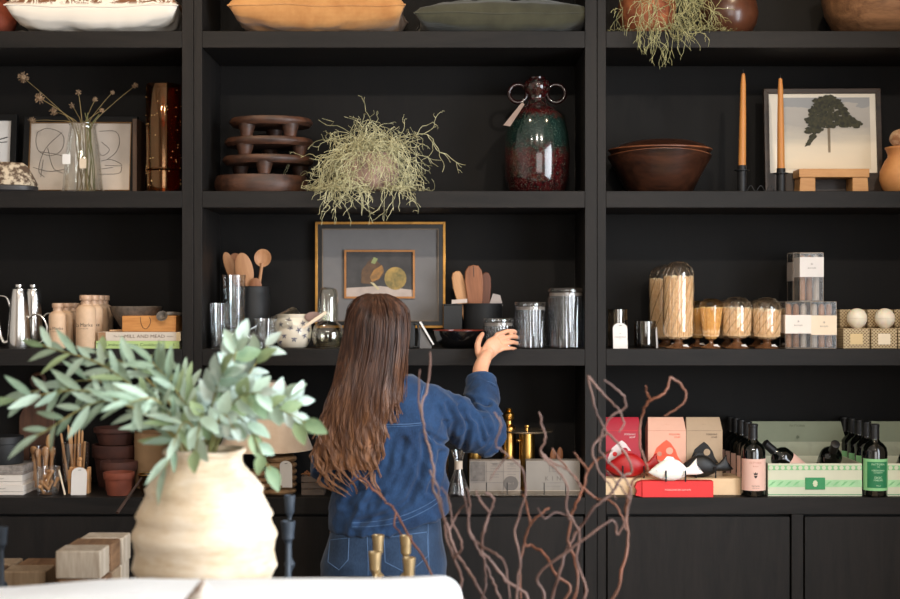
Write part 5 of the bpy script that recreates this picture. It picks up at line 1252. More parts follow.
def fish(px, py, yb, L, mat, cord, label, z, flip=1, tilt=0):
    """moulded soap fish standing on its belly, head left"""
    t = thing('fish_soap', label, 'soap', (X(px, yb), yb, z)); t.rotation_euler = (0, R(tilt), R(0 if flip > 0 else 180))
    k = L / 74
    up = [(-37, 12, .0), (-33, 16, 3), (-28, 20, 6), (-20, 26, 8.5), (-12, 29.5, 10), (-4, 30, 10), (4, 27, 9), (10, 22, 7), (14, 17.5, 5), (18, 19.5, 4), (22, 24, 3.4), (25, 27.5, 2.6), (27.5, 30, 1.2)]
    lo = [(-37, 11, 0), (-33, 8, 3), (-28, 5, 6), (-20, 1.5, 8.5), (-12, 0, 10), (-4, 0, 10), (4, 1.5, 9), (10, 4.5, 7), (14, 8, 5), (19, 8, 4), (26, 8, 3.4), (33, 9, 2.6), (37, 10.5, 1.2)]
    rings = []
    for (x0, z1, th), (x1, z0, _) in zip(up, lo):
        x = (x0 + x1) / 2; ring = []
        for i in range(16):
            a = 2 * math.pi * i / 16; zc_ = (z0 + z1) / 2; hz = (z1 - z0) / 2; xx = x0 + (x1 - x0) * (1 - math.sin(a)) / 2
            ring.append((xx * k, math.copysign(abs(math.cos(a)) ** .8, math.cos(a)) * max(th, .3) * k, (zc_ + hz * math.sin(a)) * k))
        rings.append(ring)
    # forked tail: push the middle of the last ring forward
    rings[-1] = [(x - 8 * k * max(0, 1 - abs(z - 20 * k) / (9 * k)), y, z) for x, y, z in rings[-1]]
    part(MB().loft(rings), 'body', mat, t, 0, 50)
    part(MB().prism([(-18 * k, 26 * k), (-12 * k, 33 * k), (-4 * k, 32 * k), (-2 * k, 29 * k)], -1.4 * k, 1.4 * k), 'fin', mat, t, .001)
    if cord:
        for x in (-15, 11):
            part(MB().tube([(x * k, -9.6 * k, 0), (x * k, -10.6 * k, 6 * k), (x * k, -10.2 * k, 15 * k)], 1.0 * k, 6), 'cord', cord, t)
    part(MB().ell((-26 * k, -6.6 * k, 15 * k), (1.4 * k, .8 * k, 1.4 * k), 10, 6), 'eye', mat, t)
    return t
CORD = M('black_cord', (18, 17, 17), .8)
yr = .012
zr = Z(481, yr) - Z4
t = thing('soap_carton', 'coral red carton lying in front under the white fish soap', 'box', (X(676, yr), yr - .008, Z4)); w = 74 * U(yr)
part(MB().box(-w * .46, w / 2, 0, .042, 0, zr), 'carton', REDC, t, .001)
part(MB().prism([(-w * .46, 0), (-w * .46, zr), (-w * .53, zr * .92), (-w * .56, zr * .6), (-w * .53, zr * .4), (-w * .55, zr * .1)], .004, .03), 'open_flap', M('red_inside', (196, 38, 40), .7), t, .001)
words('POISSONS EN SAVON', .0085, M('pale_pink_ink', (250, 190, 180), .7), t, (.005, -.0006, zr * .46), spacing=1.1)
fish(676, 0, .014, 55 * U(.014), M('white_moulded_soap', (250, 246, 238), .5, vary=.02, sub=.2), CORD, 'white fish shaped soap with black cords on the red carton', Z4 + zr + .0006)
fish(634, 0, .095, 60 * U(.095), M('red_moulded_soap', (172, 18, 22), .45, vary=.08, sub=.2), CORD, 'red fish shaped soap in front of the crimson box', zf + .0003, 1, 0)
fish(706, 0, .095, 55 * U(.095), M('black_moulded_soap', (16, 15, 15), .5), CORD, 'black fish shaped soap in front of the tan box', zf + .0003)
part(MB(), 'x', None, None) if False else None
# ------------------------------------------------------------------ wine bottles and gift cases
WGL = M('dark_bottle_glass', (8, 10, 8), .08, vary=.05, coat=.4, spec=.7)
CAPS = M('black_capsule', (18, 18, 20), .45)
def wine(px, yb, h, r, lab, label, group, front=False, z=None, parent_rot=None):
    t = thing('wine_bottle', label, 'bottle', (X(px, yb), yb, Z4 if z is None else z), 0, group)
    if parent_rot: t.rotation_euler = parent_rot
    part(MB().lathe([(0, .004), (r * .8, 0), (r * .97, .003), (r, .008), (r, h * .62), (r * .93, h * .68), (r * .66, h * .735), (r * .42, h * .765), (r * .345, h * .8), (r * .33, h * .97), (r * .36, h * .975), (r * .36, h * .995), (0, h)], 36), 'glass', WGL, t)
    part(MB().lathe([(r * .37, h * .80), (r * .385, h * .80), (r * .37, h * .96), (r * .40, h * .965), (r * .40, h * 1.0), (r * .36, h * 1.004), (0, h * 1.004)], 28), 'capsule', CAPS, t)
    if lab:
        pap, ink = lab
        L = part(MB().lathe([(r + .0005, h * .09), (r + .0005, h * .53)], 24, a0=-90 - 76, a1=-90 + 76), 'label', pap, t)
        if front == 'pink':
            words('FATTORIA', .009, M('rose_ink', (190, 128, 112), .7), L, (0, 0, h * .475), cyl=r + .0012); words('Rosato', .007, M('rose_ink_b', (190, 128, 112), .7), L, (0, 0, h * .43), cyl=r + .0012)
            words('TOSCANA', .006, INK, L, (0, 0, h * .155), cyl=r + .0012); words('13.5 % vol', .006, GREYINK, L, (0, 0, h * .125), cyl=r + .0012)
            rr = r + .0012; mb = MB()
            for pts in ([(-.006, 0), (-.0075, .008), (-.003, .005), (0, .0105), (.003, .005), (.0075, .008), (.006, 0)], [(-.006, -.002), (.006, -.002), (.0045, -.008), (0, -.012), (-.0045, -.008)]):
                n = len(pts); mb.add([(rr * math.sin(a / rr), -rr * math.cos(a / rr), h * .31 + b) for a, b in pts], [tuple(range(n))])
            part(mb, 'crest', INK, L)
        elif front == 'green':
            rr = r + .001
            part(MB().lathe([(rr, h * .13), (rr, h * .49)], 20, a0=-90 - 50, a1=-90 + 50), 'label_field', M('deep_green_field', (34, 124, 78), .6), L)
            for s_, sz, f in [('FATTORIA', .010, .455), ('LA', .007, .425), ('VERDICCHIO', .008, .37), ('CLASSICO', .007, .342), ('DOC', .012, .27), ('MARCHE', .008, .235), ('750 ml', .006, .16)]:
                words(s_, sz, M('pale_green_ink', (190, 224, 186), .7), L, (0, 0, h * f), cyl=rr + .0006)
    return t
PINKL = M('pink_label', (226, 184, 168), .7, vary=.02); GRL = M('pale_green_label', (140, 200, 140), .7, vary=.02)
hW = Z(424.5, .03) - Z4; rW = 12.3 * U(.03)
order = ['second', 'third', 'fourth', 'rearmost']
wine(753, .044, hW, rW, (PINKL, INK), 'dark wine bottle with pink label at the front', 'dark wine bottles', 'pink')
for k, (px, yb) in enumerate([(747.5, .135), (741.5, .215), (736, .285), (731, .34)]):
    wine(px, yb, hW, rW * .96, (PINKL, INK), 'dark wine bottle, %s in the row behind the pink label bottle' % order[k], 'dark wine bottles')
wine(874.5, .044, hW, rW * 1.02, (GRL, INK), 'dark wine bottle with green label at the front', 'dark wine bottles', 'green')
for k, (px, yb) in enumerate([(866.5, .135), (859, .215), (852, .285), (844.5, .34)]):
    wine(px, yb, hW, rW * .96, (GRL, INK), 'dark wine bottle, %s in the row behind the green label bottle' % order[k], 'dark wine bottles')
CASEW = M('cream_case', (206, 206, 182), .7, vary=.02); CASEG = M('mint_print', (130, 190, 134), .7); CASED = M('green_print', (56, 140, 88), .7); LIDG = M('sage_lid', (120, 126, 104), .7, vary=.03)
def gift_case(px0, px1, yb, label, lid0, lid1, both=True):
    u = U(yb); w = (px1 - px0) * u; t = thing('gift_case', label, 'gift box', (X((px0 + px1) / 2, yb), yb, Z4), 0, 'patterned wine gift cases')
    h = Z(463.5, yb) - Z4; d = .24; e = .004
    part(MB().box(-w / 2, w / 2, 0, e, 0, h), 'front_panel', CASEW, t, .0008)
    part(MB().box(-w / 2, w / 2, d - e, d, 0, h), 'rear_panel', CASEW, t)
    for s_ in (-1, 1): part(MB().box(s_ * w / 2 - (e if s_ > 0 else 0), s_ * w / 2 + (0 if s_ > 0 else e), e, d - e, 0, h), 'side_panel', CASEW, t)
    part(MB().box(-w / 2 + e, w / 2 - e, e, d - e, 0, e), 'bottom', CASEW, t)
    part(MB().box(-w / 2, w / 2, -.0008, 0, h * .80, h * .94), 'print_band', CASEG, t)
    part(MB().box(-w / 2, w / 2, -.0008, 0, h * .28, h * .50), 'print_band', M('pale_mint', (164, 208, 160), .7), t)
    part(MB().box(-w / 2, w / 2, -.0009, 0, h * .04, h * .06), 'print_line', CASED, t)
    n = int(w / (5.6 * u)); s_ = w / n
    sc = MB()
    rr = s_ * .36; sc.prism([(rr * math.cos(R(a)), rr * math.sin(R(a))) for a in range(0, 360, 36)], -.0006, 0)
    scm = sc.mesh('scallop', 0)
    for i in range(n): link('scallop', scm, CASEW, t, (-w / 2 + (i + .5) * s_, -.0010, h * .87))
    lf = MB().prism([(-.012, -.008), (-.002, -.006), (.013, .008), (.002, .006)], -.0006, 0).mesh('leaf_mark', 0)
    for i in range(int(w / (8 * u))):
        x = -w / 2 + (i + .5) * 8 * u
        if abs(x) > .045: link('leaf_mark', lf, CASED if i % 2 else CASEG, t, (x, -.0010, h * .39))
    pw, ph = 20 * u / 2, 12 * u / 2; zc_ = h * .39
    pl = part(MB().prism([(-pw, zc_ - ph), (pw, zc_ - ph), (pw, zc_ + ph), (-pw, zc_ + ph)], -.003, 0), 'plaque', CASED, t, .001)
    part(MB().prism([(.009 * math.cos(R(a)) * (1 if a % 40 else .8), zc_ + .012 * math.sin(R(a)) * (1 if a % 40 else .9)) for a in range(0, 360, 20)], -.0036, -.0028), 'emblem', M('case_emblem', (206, 214, 180), .7), pl)
    # raised lid behind
    yl = yb + d + .004
    zl0, zl1 = h, Z(422, yl) - Z4; ul = U(yl); x0 = X(lid0, yl) - X((px0 + px1) / 2, yb); x1 = X(lid1, yl) - X((px0 + px1) / 2, yb)
    ld = part(MB().add([(x0, d, h * .5), (x1 + .01, d, h * .5), (x1 - .03, d + .03, zl1), (x0, d + .03, zl1), (x0, d + .005, h * .5), (x1 + .01, d + .005, h * .5), (x1 - .03, d + .035, zl1), (x0, d + .035, zl1)],
        [(0, 1, 2, 3), (7, 6, 5, 4), (0, 4, 5, 1), (1, 5, 6, 2), (2, 6, 7, 3), (3, 7, 4, 0)]), 'lid', LIDG, t)
    part(MB().add([(x0 + .005, d - .001, h * .6), (x1 - .012, d - .001, h * .6), (x1 - .022, d + .010, h + .05), (x0 + .005, d + .010, h + .05)], [(0, 1, 2, 3)]), 'lid_inner_panel', M('sage_pale', (150, 152, 130), .7), t)
    cx_ = (x0 + x1) / 2 - .01
    words('FATTORIA', .012, M('sage_ink', (78, 86, 66), .7), ld, (cx_, d + .0262, zl1 - .016), rot=(R(77), 0, 0)); words('*', .03, M('sage_ink_b', (66, 76, 56), .7), ld, (cx_, d + .016, zl1 - .062), rot=(R(77), 0, 0))
    words('SELEZIONE DI VINI', .009, M('sage_ink_c', (78, 86, 66), .7), ld, (cx_, d + .0118, zl1 - .08), rot=(R(77), 0, 0))
    return t, h
g1, hG = gift_case(768, 862, .03, 'mint patterned wine gift case beside the pink label bottle', 752, 851)
g2, hG = gift_case(887.5, 981, .03, 'mint patterned wine gift case cut by the right edge', 868, 968)
wine(808, .13, hW * .86, rW * .94, (PINKL, INK), 'wine bottle leaning left inside the gift case', 'wine bottles in the gift cases', False, Z4 + .042, (R(10), R(-50), 0))
wine(823, .235, hW * .86, rW * .94, (PINKL, INK), 'wine bottle tilted towards the front inside the gift case', 'wine bottles in the gift cases', False, Z4 + .04, (R(50), 0, 0))
wine(903, .235, hW * .86, rW * .94, (GRL, INK), 'wine bottle inside the gift case at the right edge', 'wine bottles in the gift cases', False, Z4 + .04, (R(55), R(-8), 0))
# ------------------------------------------------------------------ table, sofa and vase in the foreground
TZ = .77
TOPW = WOOD('dark_table_top', (46, 34, 28), (70, 54, 44), 'x', 8)
t = thing('console_table', 'dark wooden console table standing behind the white sofa', 'table', (-1.0, -1.1, 0))
for k in range(4): part(MB().box(-.99, .985, -.52 + k * .25, -.52 + k * .25 + .247, TZ - .04, TZ), 'table_board', TOPW, t, .002)
for sx in (-.94, .93):
    for sy in (-.47, .43): part(MB().box(sx - .03, sx + .03, sy - .03, sy + .03, 0, TZ - .04), 'leg', TOPW, t, .003)
part(MB().box(-.95, .95, -.48, -.46, TZ - .12, TZ - .04).box(-.95, .95, .42, .44, TZ - .12, TZ - .04), 'apron', TOPW, t)
# white sofa
SOFA = M('white_boucle', (246, 243, 240), .9, vary=.02, nscale=60, bmp=.25, bscale=500, sheen=.2)
ys = -1.84; us = U(ys)
t = thing('sofa', 'white upholstered sofa back across the lower left foreground', 'sofa', (-.85, ys - .3, 0))
zt = Z(578, ys)
def rounded(x0, x1, z0, z1, r, y0, y1, nx=26, wav=.006, seed=0, tilt=0):
    """upholstered slab with rounded outline and soft front edges"""
    mb = MB(); rings = []
    for (yy, ins) in ((y0, r * .55), (y0 + r * .2, r * .2), (y0 + r * .6, 0), (y1 - r * .6, 0), (y1 - r * .2, r * .2), (y1, r * .55)):
        ring = []
        def pt(x, z): ring.append((x, yy, z + (wav * noise.noise((x * 3.1 + seed, yy * 2, 1)) + tilt * (x - x1) if z > (z0 + z1) / 2 else 0)))
        a0, a1, b0, b1 = x0 + ins, x1 - ins, z0 + ins, z1 - ins; q = max(r - ins * .5, .004)
        for i in range(nx): pt(a0 + q + (a1 - a0 - 2 * q) * i / nx, b0)
        for c, s in (((a1 - q, b0 + q), -90), ((a1 - q, b1 - q), 0)):
            for i in range(7): pt(c[0] + q * math.cos(R(s + i * 15)), c[1] + q * math.sin(R(s + i * 15)))
            if s == -90: pass
        for i in range(nx): pt(a1 - q - (a1 - a0 - 2 * q) * i / nx, b1)
        for c, s in (((a0 + q, b1 - q), 90), ((a0 + q, b0 + q), 180)):
            for i in range(7): pt(c[0] + q * math.cos(R(s + i * 15)), c[1] + q * math.sin(R(s + i * 15)))
        rings.append(ring)
    return mb.loft(rings)
xr = X(462, ys) + .85
part(rounded(-1.05, xr, .12, zt, .05, .18, .36, 30, .018, 3, .02), 'backrest', SOFA, t, 0, 60)
part(rounded(-1.05, xr - .02, .12, .40, .04, -.55, .18), 'seat_base', SOFA, t, 0, 60)
for k in range(2): part(rounded(-1.0 + k * .9, -.12 + k * .9, .40, .52, .05, -.56, .16, seed=k), 'seat_cushion', SOFA, t, 0, 60)
for sx in (-1.0, xr - .1):
    for sy in (-.5, .3): part(MB().lathe([(0, 0), (.015, 0), (.025, .12), (0, .12)], 12), 'leg', TOPW, t, loc=(sx, sy, 0))
# printed throw cushion whose corner peeks over the sofa back
mb, idx, n = pillow_mesh(.46, .46, .13, 31)
PRT = M('ivory_brown_printed_linen', (226, 214, 200), .9, nscale=14, c2=(146, 104, 76), lo=.5, hi=.58)
t = thing('throw_cushion', 'ivory throw cushion with brown print whose corner peeks up in front of the sofa', 'cushion', (X(209, -1.97), -1.972, .52))
o = part(mb, 'cover', PRT, t, 0, 80); mrot = Matrix.Rotation(R(80), 4, 'X') @ Matrix.Rotation(R(45), 4, 'Z')
zlo = min((mrot @ Vector(v)).z for v in mb.v); zhi = max((mrot @ Vector(v)).z for v in mb.v)
o.matrix_local = Matrix.Translation((0, -.06, 0)) @ Matrix.Rotation(R(80), 4, 'X') @ Matrix.Rotation(R(45), 4, 'Z')
t.location.z = Z(577, -2.03) - zhi
# ribbed clay vase
yv = -1.5; uv = U(yv)
m, nt, b, lk = material('whitewashed_clay')
v = coords(nt, lk)
n1 = noise_tex(nt, lk, v, 7, 6, .65); n2 = noise_tex(nt, lk, coords(nt, lk, (1, 1, 5)), 22, 5, .6)
ma = nt.nodes.new('ShaderNodeMath'); ma.operation = 'MULTIPLY_ADD'; ma.inputs[1].default_value = .6; lk.new(n2, ma.inputs[0]); lk.new(n1, ma.inputs[2])
lk.new(ramp(nt, lk, ma.outputs[0], [(.5, lin((194, 166, 132))), (.72, lin((212, 190, 160))), (.95, lin((224, 208, 186)))]), b.inputs['Base Color']); b.inputs['Roughness'].default_value = .85
bump(nt, lk, b, n2, .3, .003)
CLAYW = m
t = thing('clay_vase', 'large ribbed whitewashed clay vase holding the eucalyptus', 'vase', (X(204.5, yv), yv, TZ))
def hz(py): return Z(py, yv) - TZ
vp = [(41, 649.5), (47, 640), (55, 618), (62, 596), (66, 578), (69.5, 570), (71.8, 566), (70.5, 561), (68.5, 551), (70, 541), (72.2, 535.5), (71, 531), (67.5, 525), (65.5, 519), (68, 514.5), (65, 509), (60, 499), (57.5, 493), (59, 488.5), (55, 483), (50, 477), (45.5, 472.5), (43.5, 470), (39.5, 466), (37.5, 461), (37.5, 456), (40, 451)]
prof = [(r * uv, hz(py)) for r, py in vp]; prof[0] = (prof[0][0], 0)
part(MB().lathe(shell(prof, .012), 56, wob=.018, seed=2), 'body', CLAYW, t, 0, 70)
part(MB().tube([(p[0] * 1.0, p[1], hz(451) + .002 * math.sin(.5 * i)) for i, p in enumerate(arc((0, 0, 0), 39 * uv, 0, 360, 40, 'xy'))], .006, 8), 'rim', CLAYW, t)
MOUTH = Vector((X(204.5, yv), yv, TZ + hz(451)))
# ------------------------------------------------------------------ eucalyptus
rnd = random.Random(21)
LEAFM = []
for k, (c, c2) in enumerate([((104, 128, 104), (150, 170, 146)), ((126, 150, 128), (170, 190, 170)), ((96, 122, 88), (138, 156, 112)), ((150, 172, 160), (190, 206, 196))]):
    m, nt, b, lk = material('eucalyptus_leaf_%d' % k)
    f = noise_tex(nt, lk, coords(nt, lk), 26, 3); oi = nt.nodes.new('ShaderNodeObjectInfo')
    ma = nt.nodes.new('ShaderNodeMath'); ma.operation = 'MULTIPLY_ADD'; ma.inputs[1].default_value = .5; lk.new(oi.outputs['Random'], ma.inputs[0]); lk.new(f, ma.inputs[2])
    lk.new(ramp(nt, lk, ma.outputs[0], [(.4, lin(c)), (.95, lin(c2))]), b.inputs['Base Color']); b.inputs['Roughness'].default_value = .55
    b.inputs['Transmission Weight'].default_value = 0; b.inputs['Subsurface Weight'].default_value = .0
    LEAFM.append(m)
def leaf_mesh(L, w, fold, curl, mat):
    mb = MB(); n = 7; vs = []; 
    for i in range(n + 1):
        f = i / n; ww = w * math.sin(math.pi * min(1, f * .96 + .02)) ** .8 * (1.15 - .35 * f); z = -curl * L * f * f
        vs += [(-ww / 2, L * f, z + fold * ww), (0, L * f, z), (ww / 2, L * f, z + fold * ww)]
    fs = []
    for i in range(n):
        a = i * 3; fs += [(a, a + 1, a + 4, a + 3), (a + 1, a + 2, a + 5, a + 4)]
    mb.add(vs, fs); me = mb.mesh('leaf', 60); me.materials.append(mat); return me
LONG = [leaf_mesh(.085, .020, .18, .18, LEAFM[k]) for k in range(3)] + [leaf_mesh(.072, .017, .25, .3, LEAFM[0]), leaf_mesh(.078, .021, .12, .1, LEAFM[1])]
ROUND = [leaf_mesh(.062, .036, .14, .2, LEAFM[k]) for k in (1, 3, 2)] + [leaf_mesh(.055, .03, .2, .3, LEAFM[3])]
euc = thing('eucalyptus', 'spray of grey green eucalyptus branches standing in the ribbed clay vase', 'plant', MOUTH)
STEMG = M('eucalyptus_stem', (136, 120, 66), .6, c2=(112, 116, 70))
# (tip px, tip py, depth offset, arch, leaf kind, leaves)
SPR = [((4, 402), -.05, .05, 0, 21), ((42, 345), .02, .03, 0, 21), ((28, 392), .12, .06, 0, 16), ((95, 352), .1, .03, 0, 17), ((36, 436), -.12, .07, 0, 17),
       ((152, 362), -.05, 0, 0, 20), ((178, 372), .12, 0, 0, 14), ((128, 402), -.2, .03, 0, 15), ((240, 340), .02, 0, 1, 18), ((268, 345), .1, -.01, 1, 15), ((222, 372), -.12, 0, 1, 15),
       ((298, 400), .0, .02, 1, 18), ((306, 422), -.08, .04, 1, 15), ((262, 392), -.16, .02, 1, 15), ((270, 470), -.12, .07, 1, 11), ((165, 470), -.13, .06, 0, 11), ((205, 400), .15, 0, 1, 12), ((235, 430), -.2, .03, 1, 10), ((195, 455), -.17, .06, 1, 8)]
for (tp_, dy, arch, kind, nl) in SPR:
    e = P(tp_[0], tp_[1], yv + dy) - MOUTH
    a = Vector((rnd.uniform(-.05, .05) + e.x * .08, rnd.uniform(-.04, .04), -.26)); b1 = Vector((e.x * .10 + rnd.uniform(-.02, .02), dy * .25 + rnd.uniform(-.02, .02), .0))
    c1 = b1.lerp(e, .5) + Vector((0, 0, arch + .03))
    pth = smooth_path([a, b1, c1, e], 10)
    part(MB().tube(pth, [.0042 - .0028 * i / len(pth) for i in range(len(pth))], 6), 'stem', STEMG, euc)
    i0 = 11; span = len(pth) - 1 - i0
    for k in range(nl):
        f = i0 + span * (k + .6) / nl; i = min(int(f), len(pth) - 2); p = pth[i].lerp(pth[i + 1], f - int(f)); tg = (pth[i + 1] - pth[i]).normalized()
        side = 1 if k % 2 else -1
        perp = tg.cross(Vector((0, -1, .25))).normalized() * side
        d = (tg * rnd.uniform(.55, 1.25) + perp * rnd.uniform(.3, 1.0) + Vector((rnd.uniform(-.3, .3), rnd.uniform(-.6, .45), rnd.uniform(-.35, .25)))).normalized()
        if k == nl - 1: d = (tg + Vector((0, 0, -.1))).normalized()
        nrm = (Vector((rnd.uniform(-.5, .5), -.75, rnd.uniform(-.1, .9)))).normalized()
        x_ = d.cross(nrm).normalized(); z_ = x_.cross(d)
        me = rnd.choice(ROUND if kind else LONG); s = rnd.uniform(.72, 1.12) * (1.0 if kind else .98)
        o = link('leaf', me, None, euc)
        o.matrix_local = Matrix.Translation(p) @ Matrix((x_, d, z_)).transposed().to_4x4() @ Matrix.Scale(s, 4)
# ------------------------------------------------------------------ wooden blocks
BLK1 = WOOD('weathered_block', (128, 104, 80), (172, 148, 120), 'z', 20, .8, .6)
BLK2 = WOOD('brown_block', (104, 74, 50), (146, 110, 78), 'y', 20, .8, .6)
BLK3 = WOOD('whitewashed_block', (158, 138, 116), (194, 178, 158), 'z', 24, .8, .6)
BW, BD, BH = .122, .098, .076
def block(x, y, lay, mat, label, h=BH, rz=0):
    o = solo(MB().box(-BW / 2, BW / 2, -BD / 2, BD / 2, 0, h), 'wooden_block', mat, (x, y, TZ + lay * (BH + .0005)), label, 'wooden block', 'stacked wooden blocks', .004); o.rotation_euler.z = R(rz); return o
def bx(px, d): return (px - 450) / FPX * d
yf = 3.75
xf = bx(78, yf)
block(xf, yf - CAM_D + BD / 2, 1, BLK3, 'whitewashed wooden block at the front of the upper layer')
block(xf + .006, yf - CAM_D + BD * 1.5 + .004, 1, BLK2, 'brown wooden block in the middle of the upper layer')
block(xf + .012, yf - CAM_D + BD * 2.5 + .008, 1, BLK3, 'whitewashed wooden block at the back of the upper layer')
for k in range(3): block(xf + .008, yf - CAM_D + BD * (k + .5) + .004 * k, 0, [BLK2, BLK1, BLK3][k], 'wooden block in the lower layer, %s under the upper row' % ['front', 'middle', 'back'][k])
xl = bx(29, 3.88)
for k in range(2): block(xl - .01 + .012 * k, 3.86 - CAM_D + BD * (k + .5) + .004 * k, 0, [BLK1, BLK2][k], 'weathered wooden block in the second row, %s' % ['front', 'back'][k])
xl2 = bx(-3, 3.95)
for k in range(2): block(xl2 - .03 + .01 * k, 3.86 - CAM_D + BD * (k + .5) + .004 * k, 0, [BLK2, BLK1][k], 'wooden block in the leftmost row beside the black candlestick, %s' % ['front', 'back'][k])
# ------------------------------------------------------------------ candlesticks on the table
def stick(px, top, yb, mat, label, ru, base=True, style='cup', group=None):
    u = U(yb); H = Z(top, yb) - TZ; t = thing('candlestick', label, 'candlestick', (X(px, yb), yb, TZ), 0, group)
    r = ru * u
    part(MB().lathe([(0, 0), (r * 3.2, 0), (r * 3.2, .004), (r * 2.2, .010), (r * .8, .018), (r * .55, .03), (0, .03)], 28), 'base', mat, t)
    ch = 19 * u
    part(MB().lathe([(0, .028), (r * .5, .028), (r * .42, H * .3), (r * .95, H * .36), (r * 1.0, H * .38), (r * .45, H * .43), (r * .38, H - ch - .006), (0, H - ch - .006)], 24), 'stem', mat, t)
    part(MB().lathe([(0, H - ch - .008), (r * .5, H - ch - .008), (r * .62, H - ch), (r * .85, H - ch + .004), (r * .9, H - ch * .5), (r * 1.06, H - .003), (r * 1.06, H), (r * .86, H), (r * .78, H - .018), (0, H - .018)], 28), 'cup', mat, t)
BLUEBLK = M('blue_black_metal', (60, 68, 78), .5, .2)
gB, gK = 'brass candlesticks', 'black candlesticks'
stick(289.5, 495, -1.02, BLUEBLK, 'taller blue black candlestick beside the clay vase', 5.6, group=gK)
stick(288, 521, -1.16, BLUEBLK, 'shorter blue black candlestick standing in front of the taller one', 7, group=gK)
stick(1.5, 527, -1.2, BLUEBLK, 'blue black candlestick at the left edge beside the blocks', 6.2, group=gK)
stick(378, 535, -.95, OLDBRASS, 'brass candlestick at the left, the taller rear one', 6, group=gB)
stick(375, 552, -1.22, OLDBRASS, 'brass candlestick at the left, the shorter front one', 6.4, group=gB)
stick(406, 535.5, -.95, OLDBRASS, 'brass candlestick at the right, the taller rear one', 6, group=gB)
stick(409, 557.5, -1.22, OLDBRASS, 'brass candlestick at the right, the shorter front one', 6.4, group=gB)
